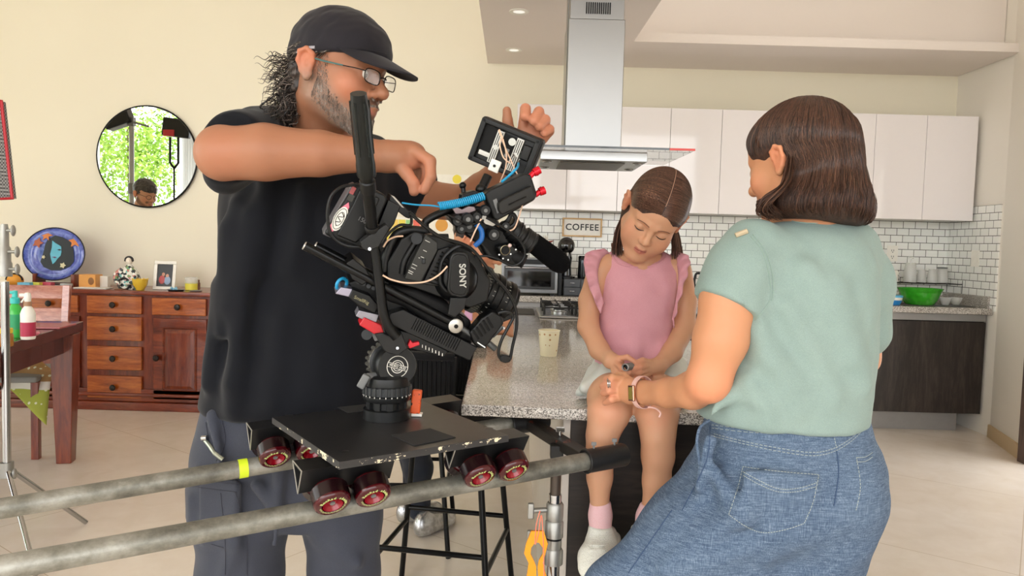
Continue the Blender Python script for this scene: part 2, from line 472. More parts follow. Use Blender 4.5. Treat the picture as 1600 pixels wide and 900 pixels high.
class Frame:
    """local frame: x right of the owner, y forward, z up"""
    def __init__(s, o, fwd, up, sc=1.0):
        s.o = Vector(o); y = Vector(fwd).normalized(); z = Vector(up); z = (z - y * z.dot(y)).normalized(); x = y.cross(z)
        s.x, s.y, s.z, s.s = x, y, z, sc; s.R = Matrix((x, y, z)).transposed()
    def __call__(s, x, y, z): return s.o + (s.x * x + s.y * y + s.z * z) * s.s

def hit(bvhs, px, py):
    d = ray(px, py).normalized(); best = None
    for b in bvhs:
        r = b.ray_cast(CAM, d)
        if r[0] is not None and (best is None or r[3] < best[3]): best = r
    return best
def bvh_of(o):
    me = o.data; L = root_loc(o)
    return BVHTree.FromPolygons([v.co + L for v in me.vertices], [tuple(p.vertices) for p in me.polygons])
def seam(name, bvhs, pts, r, mat, parent, n=10, lift=.0006, smooth=True):
    """a stitched line lying on a surface"""
    q = bez([Vector((a, b, 0)) for a, b in pts], n) if smooth else [Vector((a, b, 0)) for a, b in pts]
    out = []
    for p in q:
        h_ = hit(bvhs, p.x, p.y)
        if h_ is not None: out.append(h_[0] + h_[1] * lift if h_[1].dot(ray(p.x, p.y)) < 0 else h_[0] - h_[1] * lift)
    if len(out) < 2: return None
    return MB().tube(out, r, 5).build(name, mat, parent, smooth=True, world=True, fix=False)
# ================================================================ materials of the room
def mat_plaster(name, c1, c2):
    n = N(name); co = n.coords(); n.col(n.mix(n.noise(co, 1.2, 3), c1, c2)); n.set(rough=.75, spec=.2)
    n.bump(n.noise(co, 60, 4), .05, .003); return n.m
M_WALL = mat_plaster('cream_plaster', 'F2ECDA', 'EEE7D3')
M_WALLR = mat_plaster('pale_plaster', 'F2EDE4', 'EEE8DE')
M_SOFF = mat_plaster('ceiling_paint', 'EDE4DE', 'E8DFD9')
def mat_floor():
    n = N('polished_stone_floor'); co = n.coords()
    a = n.noise(co, .9, 6, .6, 1.0); b = n.noise(co, 7, 5, .6, .6)
    c = n.mix(.35, n.ramp(a, [(.3, 'E8DCCD'), (.55, 'F0E7DD'), (.8, 'EBE2D8')]), n.ramp(b, [(.3, 'D8C9B4'), (.7, 'EFE6DA')]))
    br = n.node('ShaderNodeTexBrick'); br.offset = .0; br.inputs['Scale'].default_value = 1
    br.inputs['Mortar Size'].default_value = .0022; br.inputs['Brick Width'].default_value = 1.2; br.inputs['Row Height'].default_value = 1.2
    n.link(n.coords(rot=(0, 0, .62)), br.inputs[0])
    n.col(n.mix(br.outputs['Fac'], c, 'CDBDA8')); n.set(rough=.22, spec=.4)
    n.bump(n.noise(co, 2.5, 3), .03, .02); return n.m
M_FLOOR = mat_floor()
def mat_tile():
    n = N('white_metro_tile'); tc = n.node('ShaderNodeTexCoord'); sp = n.node('ShaderNodeSeparateXYZ'); n.link(tc.outputs['Object'], sp.inputs[0])
    ad = n.node('ShaderNodeMath', operation='ADD'); n.link(sp.outputs[0], ad.inputs[0]); n.link(sp.outputs[1], ad.inputs[1])
    cb = n.node('ShaderNodeCombineXYZ'); n.link(ad.outputs[0], cb.inputs[0]); n.link(sp.outputs[2], cb.inputs[1])
    br = n.node('ShaderNodeTexBrick'); br.inputs['Scale'].default_value = 1; br.inputs['Brick Width'].default_value = .0955; br.inputs['Row Height'].default_value = .0555
    br.inputs['Mortar Size'].default_value = .0024; br.inputs['Mortar Smooth'].default_value = .1; br.inputs['Color1'].default_value = lin('F4F4F0'); br.inputs['Color2'].default_value = lin('EDEEEA'); br.inputs['Mortar'].default_value = lin('55564F')
    n.link(cb.outputs[0], br.inputs[0]); n.link(br.outputs['Color'], n.b.inputs['Base Color']); n.set(rough=.12)
    iv = n.node('ShaderNodeMath', operation='SUBTRACT'); iv.inputs[0].default_value = 1; n.link(br.outputs['Fac'], iv.inputs[1])
    n.bump(iv.outputs[0], .3, .002); return n.m
M_TILE = mat_tile()
def mat_granite(name='speckled_granite', rough=.09, sc=1.0):
    n = N(name); co = n.coords()
    v = n.node('ShaderNodeTexVoronoi'); v.inputs['Scale'].default_value = 430 * sc; n.link(co, v.inputs['Vector'])
    bw = n.node('ShaderNodeSeparateColor'); n.link(v.outputs['Color'], bw.inputs[0])
    a = n.noise(co, 260 * sc, 3, .6); b = n.noise(co, 14 * sc, 3)
    m = n.node('ShaderNodeMath', operation='MULTIPLY_ADD'); m.inputs[1].default_value = .6; n.link(bw.outputs[0], m.inputs[0])
    m2 = n.node('ShaderNodeMath', operation='MULTIPLY'); m2.inputs[1].default_value = .5; n.link(a, m2.inputs[0]); n.link(m2.outputs[0], m.inputs[2])
    c = n.ramp(m.outputs[0], [(.24, '2B2A29'), (.36, '5F5B57'), (.5, 'A19B94'), (.66, 'C3BDB5'), (.85, 'E0DCD6')])
    n.col(n.mix(.12, c, n.ramp(b, [(.4, '8E8780'), (.6, 'CFC6BC')]))); n.set(rough=rough, spec=.6); return n.m
M_GRAN = mat_granite()
M_GRAN2 = mat_granite('counter_granite', .15, .85)
M_DWOOD = wood('dark_veneer', '0E0B0A', '1E1815', '3A302A', 2.2, 'X', .45, .05)
M_DWOODV = wood('dark_veneer_upright', '0E0B0A', '211A17', '3D332E', 2.0, 'Z', .45, .05)
M_CAB = plain('gloss_white_lacquer', 'EEE9EA', .06, noise=.01, coat=.3)
M_CABSIDE = plain('cabinet_carcass', 'CFC9C4', .4)
def mat_brushed(name, c, rough, axis):
    n = N(name); sc = {'X': (1, 60, 60), 'Z': (60, 60, 1)}[axis]
    f = n.noise(n.coords(scale=sc), 6, 3); n.col(n.mix(f, tuple(x * .9 for x in lin(c)[:3]) and c, c)); n.set(metal=1, rough=rough); n.bump(f, .03, .001); return n.m
M_STEEL = mat_brushed('brushed_steel', 'A9A9A7', .32, 'X')
M_STEELV = mat_brushed('brushed_steel_upright', '9E9E9D', .34, 'Z')
M_CHROME = plain('chrome', 'B4B4B4', .14, 1, noise=.01)
M_ALU = plain('grey_aluminium', '9C9B9A', .45, .6)
M_BLACK = plain('black_plastic', '0F1011', .35)
M_BLACKM = plain('black_metal', '0B0C0D', .28, .2)
M_GLOSSBLK = plain('gloss_black', '08080A', .06, coat=.5)
M_WHITE = plain('white_plastic', 'F0EDE4', .35)
M_DRED = wood('red_stained_wood', '3A1207', '6A260F', '8C3E1C', 2.6, 'Z', .28, .35)
M_DREDH = wood('red_stained_wood_along', '3E1408', '6E2A12', '93421F', 2.6, 'X', .28, .35)
M_DRAW = wood('orange_stained_wood', '66280A', 'A04E18', 'C87430', 3.0, 'X', .3, .3)
M_TABLE = wood('dark_red_table_wood', '2A0D0A', '4A1A14', '5E251C', 2.6, 'X', .2, .4)
M_KNOB = plain('dark_knob', '2A211C', .35, .5)
M_GLASS = N('clear_glass').set(rough=.02, trans=1, ior=1.45).m
M_GREY = plain('grey_plastic', '6D6E6E', .45)

# ================================================================ room shell
def struct(name, mb, m, **kw):
    o = mb.build(name, m, **kw); o['kind'] = 'structure'; return o
struct('floor', MB().bb(-6.2, 4.2, -3.2, 6.1, -.05, 0), M_FLOOR)
struct('wall_back', MB().bb(-6.2, 3.6, 5.9, 6.05, 0, 4.4), M_WALL)
# right wall with a slight splay towards the door
mb = MB()
for (x0, y0), (x1, y1) in (((3.46, 5.9), (3.46, 5.25)), ((3.46, 5.25), (3.275, 4.62)), ((3.6, 3.7), (3.6, -3))):
    mb.hexa([(x0, y0, 0), (x0 + .15, y0, 0), (x1 + .15, y1, 0), (x1, y1, 0)], [(x0, y0, 4.4), (x0 + .15, y0, 4.4), (x1 + .15, y1, 4.4), (x1, y1, 4.4)])
mb.bb(3.3, 3.75, 3.7, 4.62, 2.15, 4.4)
struct('wall_right', mb, M_WALLR)
mb = MB(); x0, y0, x1, y1 = 3.458, 5.25, 3.275, 4.64
mb.hexa([(x0 - .015, y0, 0), (x0 + .01, y0, 0), (x1 + .01, y1, 0), (x1 - .015, y1, 0)], [(x0 - .015, y0, .09), (x0 + .01, y0, .09), (x1 + .01, y1, .09), (x1 - .015, y1, .09)])
M_BASE = mat_plaster('beige_marble', 'C9B18C', 'DCC8A8')
struct('baseboard_right', mb, M_BASE)
M_DOORF = wood('brown_door_frame', '2E2320', '54423B', '6B564D', 3, 'Z', .5)
mb = MB().bb(3.235, 3.36, 4.54, 4.63, 0, 2.2).bb(3.27, 3.42, 3.7, 4.6, 2.1, 2.2)
struct('trim_1', mb, M_DOORF, bevel=.004)
struct('ceiling', MB().bb(-6.2, 4.2, -3.2, 6.1, 4.4, 4.5), M_SOFF)
# window wall behind the photographer: piers, head beam and slim frames, open garden view between; unseen right bay opened to brighten the kitchen
mb = MB().bb(-6.2, 4.2, -3.2, -3.05, 3.5, 4.4).bb(3.5, 4.2, -3.2, -3.05, 0, 3.5)
struct('wall_front', mb, M_WALL)
mb = MB().bb(-6.2, -6.05, -3.2, -1.9, 0, 4.4).bb(-6.2, -6.05, 3.6, 6.1, 0, 4.4).bb(-6.2, -6.05, -1.9, 3.6, 3.5, 4.4)
struct('wall_left', mb, M_WALL)
mb = MB()
for x in (-6.1, -3.7, -1.25, 1.2, 3.47): mb.bb(x - .035, x + .035, -3.15, -3.1, 0, 3.5)
mb.bb(-6.1, 3.5, -3.15, -3.1, 3.44, 3.5).bb(-6.1, 3.5, -3.15, -3.1, 0, .06)
struct('window_1', mb, plain('window_aluminium', 'B9BDBE', .4, .5), bevel=.004)
mb = MB()
for y in (-1.9, .85, 3.6): mb.bb(-6.15, -6.1, y - .035, y + .035, 0, 3.5)
mb.bb(-6.15, -6.1, -1.9, 3.6, 3.44, 3.5).bb(-6.15, -6.1, -1.9, 3.6, 0, .06)
struct('window_2', mb, plain('window_aluminium', 'B9BDBE', .4, .5), bevel=.004)
# curtain by the window
struct('ground_outside', MB().bb(-30, 30, -30, -3.2, -.4, -.06).bb(-30, -6.2, -3.2, 20, -.4, -.06), mat_plaster('terrace_paving', 'B9B4A5', 'A6A191'))

# dropped kitchen ceiling: L shaped slab, wall above it
mb = MB()
mb.prism([(-.24, 2.6, 2.70), (.84, 2.6, 2.70), (.79, 5.17, 2.70), (3.455, 5.17, 2.70), (3.455, 5.899, 2.70), (-.24, 5.899, 2.70)], (0, 0, .062))
struct('ceiling_kitchen', mb, M_SOFF)
struct('wall_back_upper', MB().bb(.79, 3.455, 5.36, 5.9, 2.763, 4.39), M_SOFF)
EM = N('lamp_diffuser'); EM.b.inputs['Emission Color'].default_value = (1, .95, .85, 1); EM.b.inputs['Emission Strength'].default_value = .6; EM.set(rough=.4)
for i, (a, b, c) in enumerate(((811, 18, 'recessed ceiling spotlight nearer the front edge of the dropped ceiling'), (803, 78, 'recessed ceiling spotlight nearer the back wall, above the cabinets'))):
    p = G(a, b, 2.70)
    e = empty('recessed_spotlight', p, 0, c, 'ceiling light', 'recessed ceiling spotlights')
    MB().lathe([(.036, -.004), (.058, -.004), (.06, -.001), (.06, .0), (.036, .0)], (0, 0, 0), caps=False).build('trim_ring', M_WHITE, e, smooth=True)
    MB().lathe([(.0001, -.002), (.037, -.002)], (0, 0, 0), caps=False).build('lens', EM.m, e, smooth=True)

# tiled splashback
struct('trim_2', MB().bb(-.02, 3.46, 5.888, 5.9, .9, 1.60), M_TILE)
struct('trim_3', MB().bb(3.448, 3.462, 5.27, 5.9, .9, 1.665), M_TILE)

# ================================================================ kitchen units
cabx = [3.428 - .3805 * k for k in range(10)]
for k in range(9):
    x1, x0 = cabx[k], cabx[k + 1]
    if k % 2 == 0 and k < 8:
        xa = cabx[k + 2]
        nm = ['at the far right end', 'second from the right end', 'behind the short-haired woman\'s forehead', 'above the little girl'][k // 2]
        root = empty('wall_cabinet', ((x1 + xa) / 2, 5.7, 1.555), 0, 'glossy white handleless two-door wall cabinet ' + nm, 'cabinet', 'glossy white wall cabinets')
        MB().bb(xa + .001, x1 - .001, 5.571, 5.888, 1.557, 2.325).build('carcass', M_CABSIDE, root, world=True)
        for q in (0, 1):
            MB().bb(cabx[k + q + 1] + .0015, cabx[k + q] - .0015, 5.55, 5.57, 1.555, 2.327).build('door', M_CAB, root, world=True, bevel=.0015)
    elif k == 8:
        root = empty('wall_cabinet', ((x1 + x0) / 2, 5.7, 1.555), 0, 'narrow glossy white wall cabinet left of the steel cooker hood', 'cabinet', 'glossy white wall cabinets')
        MB().bb(x0 + .001, x1 - .001, 5.571, 5.888, 1.557, 2.325).build('carcass', M_CABSIDE, root, world=True)
        MB().bb(x0 + .0015, x1 - .0015, 5.55, 5.57, 1.555, 2.327).build('door', M_CAB, root, world=True, bevel=.0015)

# base run along the back wall
ZC = .92
root = empty('worktop', (1.7, 5.6, ZC), 0, 'grey granite worktop running under the tiled wall', 'worktop')
MB().bb(-.1, 3.455, 5.29, 5.888, ZC - .045, ZC).build('slab', M_GRAN2, root, world=True, bevel=.004)
MB().bb(-.1, 3.43, 5.872, 5.888, ZC, ZC + .055).bb(3.43, 3.447, 5.32, 5.888, ZC, ZC + .085).build('upstand', M_GRAN2, root, world=True, bevel=.002)
bx = [-.1, .75, 1.65, 2.55, 3.44]
lbs = ['hidden behind the island', 'behind the seated girl', 'behind the woman in green', 'under the green bowl']
for k in range(4):
    root = empty('base_cabinet', ((bx[k] + bx[k + 1]) / 2, 5.6, 0), 0, 'dark wood base cabinet with steel plinth ' + lbs[k], 'cabinet', 'dark wood base cabinets')
    x0, x1 = bx[k], bx[k + 1]
    MB().bb(x0, x1, 5.36, 5.888, .14, ZC - .046).build('carcass', M_BLACK, root, world=True)
    MB().bb(x0 + .002, x1 - .002, 5.335, 5.358, .145, ZC - .105).build('door', M_DWOODV, root, world=True, bevel=.002)
    MB().bb(x0, x1, 5.345, 5.36, ZC - .1, ZC - .05).build('grip_rail', M_ALU, root, world=True)
    MB().bb(x0, x1 - (.12 if k == 3 else 0), 5.42, 5.44, 0, .138).build('plinth', M_ALU, root, world=True)

# sockets
def plate(name, px, py, Y, wd, ht, label, right=False, holes=True):
    p = P(px, py, Y) if not right else Vector((3.446, 0, 0))
    if right:
        d = ray(px, py); p = CAM + d * (3.446 / d.x)
    root = empty(name, p, 0, label, 'socket' if holes else 'switch')
    if right: MB().box((-.002, 0, 0), (.008, wd, ht)).build('cover', M_WHITE, root, bevel=.002)
    else:
        MB().box((0, -.002, 0), (wd, .008, ht)).build('cover', M_WHITE, root, bevel=.002)
        mb = MB()
        for dz in (-.024, .024):
            for dx in (-.008, .008): mb.box((dx, -.0065, dz), (.004, .003, .013))
            mb.cyl((0, -.005, dz - .014), (0, -.008, dz - .014), .004)
        mb.build('slots', M_GREY, root)
plate('wall_socket', 1394, 396, 5.884, .085, .125, 'white double wall socket on the tiles above the glasses')
plate('wall_switch', 1524, 404, 5.26, .09, .12, 'blank white switch plate on the side wall tiles', True, False)

# ---- island hood
root = empty('cooker_hood', (.41, 3.85, 1.70), 0, 'stainless steel island cooker hood with glass canopy and tall chimney', 'cooker hood')
HX0, HX1 = .243, .521
MB().bb(HX0, HX1, 3.7, 4.0, 1.75, 2.4).build('chimney', M_STEELV, root, world=True, bevel=.004)
MB().bb(HX0 + .006, HX1 - .006, 3.706, 3.994, 2.4, 2.70).build('chimney_upper', M_STEELV, root, world=True, bevel=.003)
mb = MB()
for k in range(12): mb.bb(.325 + k * .0105, .331 + k * .0105, 3.70, 3.712, 2.425, 2.48)
mb.build('vent_slots', M_BLACK, root, world=True)
MB().bb(HX0 - .004, HX0, 3.72, 3.73, 1.75, 2.6).build('chimney_seam', M_GREY, root, world=True)
MB().prism([(-.02, 3.5, 1.745), (.84, 3.5, 1.745), (.82, 4.15, 1.745), (0, 4.15, 1.745)], (0, 0, .008)).build('glass_canopy', M_GLASS, root, world=True)
mb = MB().bb(-.02, .72, 3.494, 3.5, 1.744, 1.754)
mb.build('glass_edge', plain('dark_glass_edge', '1B2422', .1, coat=.4), root, world=True)
MB().bb(.72, .84, 3.494, 3.5, 1.744, 1.754).build('corner_reflection', plain('red_reflection', 'D23A2E', .3), root, world=True)  # red reflection in the glass corner, put in as an opaque strip
mb = MB().prism([(.12, 3.62, 1.70), (.64, 3.62, 1.70), (.64, 4.08, 1.70), (.12, 4.08, 1.70)], (0, 0, .044))
mb.build('body', M_STEEL, root, world=True, bevel=.003)
MB().bb(.22, .54, 3.68, 4.02, 1.694, 1.70).build('grease_filter', plain('filter_mesh', '6F6B64', .4, .9), root, world=True, bevel=.002)
for xx in (.155, .605):
    for yy in (3.7, 3.98):
        MB().lathe([(.0001, -.004), (.022, -.004), (.026, 0)], (xx, yy, 1.70), caps=False).build('halogen_light', M_CHROME, root, smooth=True, world=True)
        MB().lathe([(.0001, -.0045), (.014, -.0045)], (xx, yy, 1.70), caps=False).build('bulb_glass', M_GREY, root, smooth=True, world=True)

# ---- island
TI = .9
il = [Vector((-.113, 1.735)), Vector((.76, 1.685)), Vector((.76, 4.6)), Vector((-.165, 4.6))]
root = empty('island_worktop', (.4, 3, .87), 0, 'long polished speckled granite island top the girl sits on', 'worktop')
MB().prism([(v.x, v.y, TI - .028) for v in il], (0, 0, .028)).build('slab', M_GRAN, root, world=True, bevel=.004, seg=3)
root = empty('kitchen_island', (.5, 3, 0), 0, 'kitchen island base in dark veneer with pale panelled side', 'kitchen island')
MB().bb(.155, .72, 1.80, 4.55, 0, TI - .029).build('body', M_DWOOD, root, world=True)
n = N('pale_panel'); co = n.coords(scale=(1, 1, .1)); n.col(n.mix(n.noise(co, 20, 3), 'D9D2CA', 'C8C1B9')); n.set(rough=.3)
MB().bb(.135, .154, 1.795, 4.55, 0, TI - .029).build('side_panel', n.m, root, world=True, bevel=.002)

# cooktop
root = empty('gas_cooktop', (.5, 4.15, TI), 0, 'stainless steel gas cooktop with black cast iron grates', 'cooktop')
cx0, cx1, cy0, cy1 = .15, .70, 3.88, 4.42
MB().bb(cx0, cx1, cy0, cy1, TI, TI + .012).build('tray', M_STEEL, root, world=True, bevel=.005)
MB().bb(cx0 + .03, cx1 - .03, cy0 + .03, cy1 - .03, TI + .0121, TI + .014).build('spill_plate', plain('dark_steel', '77787A', .25, .9), root, world=True)
for (bxx, byy, r) in ((.26, 4.03, .042), (.26, 4.27, .034), (.425, 4.15, .052), (.59, 4.03, .034), (.59, 4.27, .042)):
    b = MB().lathe([(r, 0), (r, .012), (r * .8, .015), (r * .8, .022), (.001, .024)], (bxx, byy, TI + .014)).build('burner', M_STEEL, root, smooth=True, world=True)
    MB().lathe([(r * .72, 0), (r * .75, .006), (.001, .008)], (bxx, byy, TI + .037)).build('burner_cap', M_BLACKM, b, smooth=True, world=True)
for gx0, gx1 in ((.175, .34), (.345, .505), (.51, .675)):
    mb = MB(); z = TI + .055; r = .0055
    mb.tube([(gx0, cy0 + .035, z), (gx1, cy0 + .035, z), (gx1, cy1 - .035, z), (gx0, cy1 - .035, z)], r, 6, closed=True)
    gm = (gx0 + gx1) / 2
    for yy in (4.03, 4.15, 4.27): mb.tube([(gx0, yy, z), (gm - .03, yy, z + .006)], r, 6).tube([(gx1, yy, z), (gm + .03, yy, z + .006)], r, 6)
    for yy in (3.96, 4.1, 4.2, 4.34): mb.tube([(gm, yy - .04, z + .006), (gm, yy + .04, z + .006)], r, 6)
    for xx in (gx0, gx1):
        for yy in (cy0 + .035, 4.15, cy1 - .035): mb.tube([(xx, yy, TI + .014), (xx, yy, z + .016)], r * 1.1, 6)
    mb.build('grate', plain('cast_iron', '0E0E0F', .6), root, world=True)
for k in range(5):
    b = MB().lathe([(.017, 0), (.015, .016), (.001, .017)], (.36 + k * .07, 3.905, TI + .012)).build('knob', M_BLACKM, root, smooth=True, world=True)

# paper cup on the island, dark mat
p = G(857, 556, TI)
def mat_dots():
    n = N('dotted_paper'); v = n.node('ShaderNodeTexVoronoi'); v.inputs['Scale'].default_value = 55; v.inputs['Randomness'].default_value = .35
    n.link(n.coords(), v.inputs['Vector']); n.col(n.mix(n.ramp(v.outputs['Distance'], [(.17, 1.0), (.2, 0.0)], 'CONSTANT'), 'EEE6C6', 'B98E5C')); n.set(rough=.6); return n.m
root = empty('paper_cup', (p.x, p.y, TI), 0, 'cream paper cup with small dots standing on the island', 'cup')
k = .037
MB().lathe([(.0001, .003), (.026, .003), (.0275, 0), (.029, .004), (k, .088)], caps=False).lathe([(k - .0015, .088), (.028, .006), (.0001, .006)], caps=False).build('cup_body', mat_dots(), root, smooth=True)
MB().ring((0, 0, .089), (0, 0, 1), k, .0016).build('rim', plain('cup_rim', 'F1EAD2', .5), root, smooth=True)
o = MB().bb(-.15, .13, 4.05, 4.4, TI + .0005, TI + .005).build('counter_mat', plain('dark_mat', '3A3A3A', .8), bevel=.002)
props(o, 'flat dark grey mat lying on the island left of the cooktop', 'mat')

# ---- things on the back worktop
# countertop oven
root = empty('countertop_oven', (.15, 5.55, ZC), 0, 'stainless and black countertop oven standing on the back worktop', 'oven')
ox0, ox1, oz = -.08, .33, ZC
MB().bb(ox0, ox1, 5.36, 5.75, oz + .015, oz + .27).build('housing', plain('oven_steel', '8E8F90', .3, .8), root, world=True, bevel=.006)
MB().bb(ox0 + .02, ox1 - .02, 5.345, 5.36, oz + .045, oz + .21).build('door', plain('oven_door', '4A4B4C', .2, .6), root, world=True, bevel=.004)
MB().bb(ox0 + .045, ox1 - .05, 5.341, 5.345, oz + .065, oz + .175).build('window', M_GLOSSBLK, root, world=True)
MB().tube([(ox0 + .03, 5.325, oz + .2), (ox1 - .03, 5.325, oz + .2)], .007).tube([(ox0 + .04, 5.325, oz + .2), (ox0 + .04, 5.345, oz + .2)], .005).tube([(ox1 - .04, 5.325, oz + .2), (ox1 - .04, 5.345, oz + .2)], .005).build('handle', M_CHROME, root, smooth=True, world=True)
MB().bb(ox0 + .01, ox1 - .01, 5.352, 5.36, oz + .225, oz + .262).build('control_panel', M_BLACK, root, world=True)
for xa in (ox0 + .02, ox1 - .05): MB().bb(xa, xa + .03, 5.4, 5.7, oz, oz + .015).build('foot', M_BLACK, root, world=True)
o = MB().bb(.335, .362, 5.38, 5.45, ZC + .0005, ZC + .33).build('dark_bin', M_BLACK, bevel=.004); o.name = 'chopping_board'
props(o, 'black upright board between the oven and the capsule drawers', 'chopping board')

# coffee drawers and machine
dx0, dx1 = .375, .575
root = empty('capsule_drawer_unit', ((dx0 + dx1) / 2, 5.5, ZC), 0, 'low dark grey capsule drawer unit under the coffee machine', 'drawer unit')
MB().bb(dx0, dx1 + .05, 5.41, 5.72, ZC, ZC + .125).build('housing', plain('charcoal_box', '303236', .45), root, world=True, bevel=.003)
for q in range(4):
    xa = dx0 + .004 + (q % 2) * .123; za = ZC + .006 + (q // 2) * .06
    d = MB().bb(xa, xa + .119, 5.395, 5.41, za, za + .056).build('drawer', plain('charcoal_drawer', '3B3E43', .4), root, world=True, bevel=.002)
    MB().box((xa + .06, 5.39, za + .03), (.035, .01, .006)).build('handle', M_CHROME, d, world=True, bevel=.002)
root = empty('coffee_machine', (.43, 5.55, ZC + .125), 0, 'glossy black capsule coffee machine with a round head', 'coffee machine')
pc = P(885, 384, 5.5)
MB().sphere(pc, .064, 28, 18).build('head', M_GLOSSBLK, root, smooth=True, world=True)
MB().lathe([(.075, 0), (.078, .012), (.05, .02), (.045, .09), (.052, .15), (.04, .2)], (pc.x, 5.56, ZC + .125)).build('body', M_GLOSSBLK, root, smooth=True, world=True)
MB().lathe([(.05, 0), (.05, .016), (.045, .02)], (pc.x, 5.46, ZC + .125)).build('drip_tray', M_BLACK, root, smooth=True, world=True)
MB().cyl((pc.x, 5.45, pc.z - .05), (pc.x, 5.45, pc.z - .085), .018, .012).build('spout', M_CHROME, root, smooth=True, world=True)
pc = P(912, 400, 5.5)
root = empty('milk_frother', (pc.x, 5.55, ZC + .125), 0, 'dark steel milk frother jug with handle beside the coffee machine', 'jug')
MB().lathe([(.036, 0), (.038, .02), (.034, .11), (.036, .16), (.03, .17)], (0, 0, 0)).build('jug_body', plain('dark_mirror_steel', '35383B', .12, .9), root, smooth=True)
MB().tube(bez([(.035, 0, .14), (.06, 0, .14), (.062, 0, .09), (.036, 0, .06)]), .006).build('handle', M_BLACK, root, smooth=True)
pc = P(946, 394, 5.5)
root = empty('black_canister', (pc.x, 5.6, ZC + .001), 0, 'tall matte black canister behind the girl\'s shoulder', 'canister')
MB().lathe([(.03, 0), (.03, .27), (.028, .275)], (0, 0, 0)).build('can_body', M_BLACK, root, smooth=True)
MB().lathe([(.031, .276), (.031, .30), (.02, .305)], (0, 0, 0)).build('lid', M_GLOSSBLK, root, smooth=True)
pc = P(1107, 415, 5.6)
root = empty('kettle', (pc.x, 5.6, ZC + .001), 0, 'black kettle between the girl and the woman', 'kettle')
MB().lathe([(.06, 0), (.065, .03), (.05, .15), (.04, .19), (.001, .2)], (0, 0, 0)).build('kettle_body', M_BLACK, root, smooth=True)
MB().tube(bez([(-.04, 0, .18), (-.09, 0, .18), (-.1, 0, .1), (-.06, 0, .05)]), .009).build('handle', M_BLACK, root, smooth=True)
# COFFEE sign
a = P(879, 340, 5.87); b = P(940, 371, 5.87); cx = (a.x + b.x) / 2; cz = (a.z + b.z) / 2; ww = b.x - a.x; hh = a.z - b.z
root = empty('coffee_sign', (cx, 5.87, cz), 0, 'small wood-framed letter board reading COFFEE on the tiles', 'sign')
MB().box((0, .004, 0), (ww - .01, .012, hh - .01)).build('board', plain('white_board', 'F2EFE8', .6), root)
mb = MB(); t = .012
mb.box((0, -.004, hh / 2 - t / 2), (ww, .022, t)).box((0, -.004, -hh / 2 + t / 2), (ww, .022, t)).box((-ww / 2 + t / 2, -.004, 0), (t, .022, hh - 2 * t)).box((ww / 2 - t / 2, -.004, 0), (t, .022, hh - 2 * t))
mb.build('frame', wood('pale_oak', 'A67C45', 'C79D62', 'DDB77C', 4, 'X', .5), root, bevel=.002)
t = text('lettering', 'COFFEE', (cx, 5.866, cz), (1, 0, 0), (0, 0, 1), .070, plain('black_letters', '26282A', .6), root, bold=.0012)
t.location = (0, -.0035, 0)
# rooster ornament
pc = P(856, 368, 5.6)
root = empty('rooster_jug', (pc.x, 5.68, ZC + .271), 0, 'white speckled rooster-shaped ceramic jug with red beak', 'ornament')
root.location.z = ZC + .2705; 
pc = Vector((pc.x, 5.6, 1.30)); root.location = (pc.x - .02, 5.55, ZC + .2705)
def mat_speck():
    n = N('speckled_ceramic'); n.col(n.ramp(n.noise(n.coords(), 90, 3), [(.42, '6A6A66'), (.5, 'EDEAE2'), (.8, 'F4F2EC')])); n.set(rough=.25); return n.m
mb = MB().lathe([(.03, 0), (.045, .03), (.04, .07), (.022, .1), (.024, .125), (.012, .145), (.001, .15)], (0, 0, 0))
mb.build('ceramic_body', mat_speck(), root, smooth=True)
MB().tube([(.018, 0, .115), (.06, 0, .13)], [.013, .003]).build('beak', plain('beak_red', '7E2A22', .4), root, smooth=True)
mb = MB()
for q in (-1, 0, 1): mb.tube([(q * .012, 0, .135), (q * .016, 0, .168)], [.009, .003])
mb.build('comb', plain('comb_cream', 'CFC9BC', .4), root, smooth=True)
MB().tube(bez([(-.03, 0, .11), (-.07, 0, .1), (-.075, 0, .05), (-.04, 0, .03)]), .006).build('handle', mat_speck(), root, smooth=True)

# green bowl, dish rack, glasses
pb = P(1435, 458, 5.5)
n = N('green_translucent'); n.col(n.mix(n.noise(n.coords(), 26, 2, .6), '1E7A0A', '3FC42A')); n.set(rough=.15, spec=.5, trans=.15)
root = empty('salad_bowl', (pb.x, 5.48, ZC + .002), 0, 'large translucent green plastic bowl on the right worktop', 'bowl')
MB().lathe([(.0001, 0), (.085, 0), (.1, .008), (.125, .05), (.142, .1), (.15, .122), (.156, .124), (.152, .118), (.138, .09), (.1, .016), (.0001, .01)], (0, 0, 0), seg=48, caps=False).build('bowl_body', n.m, root, smooth=True)
pb = P(1395, 461, 5.45)
root = empty('food_tub', (pb.x - .01, 5.42, ZC + .002), 0, 'small blue and white tub left of the green bowl', 'tub')
MB().lathe([(.045, 0), (.055, .02), (.058, .035)], (0, 0, 0)).build('base', plain('tub_blue', '2E86C9', .35), root, smooth=True)
MB().lathe([(.0585, .035), (.062, .055)], (0, 0, 0)).build('band', M_WHITE, root, smooth=True)
MB().lathe([(.064, .055), (.064, .068), (.05, .072)], (0, 0, 0)).build('lid', plain('tub_blue2', '5AB2DF', .35), root, smooth=True)
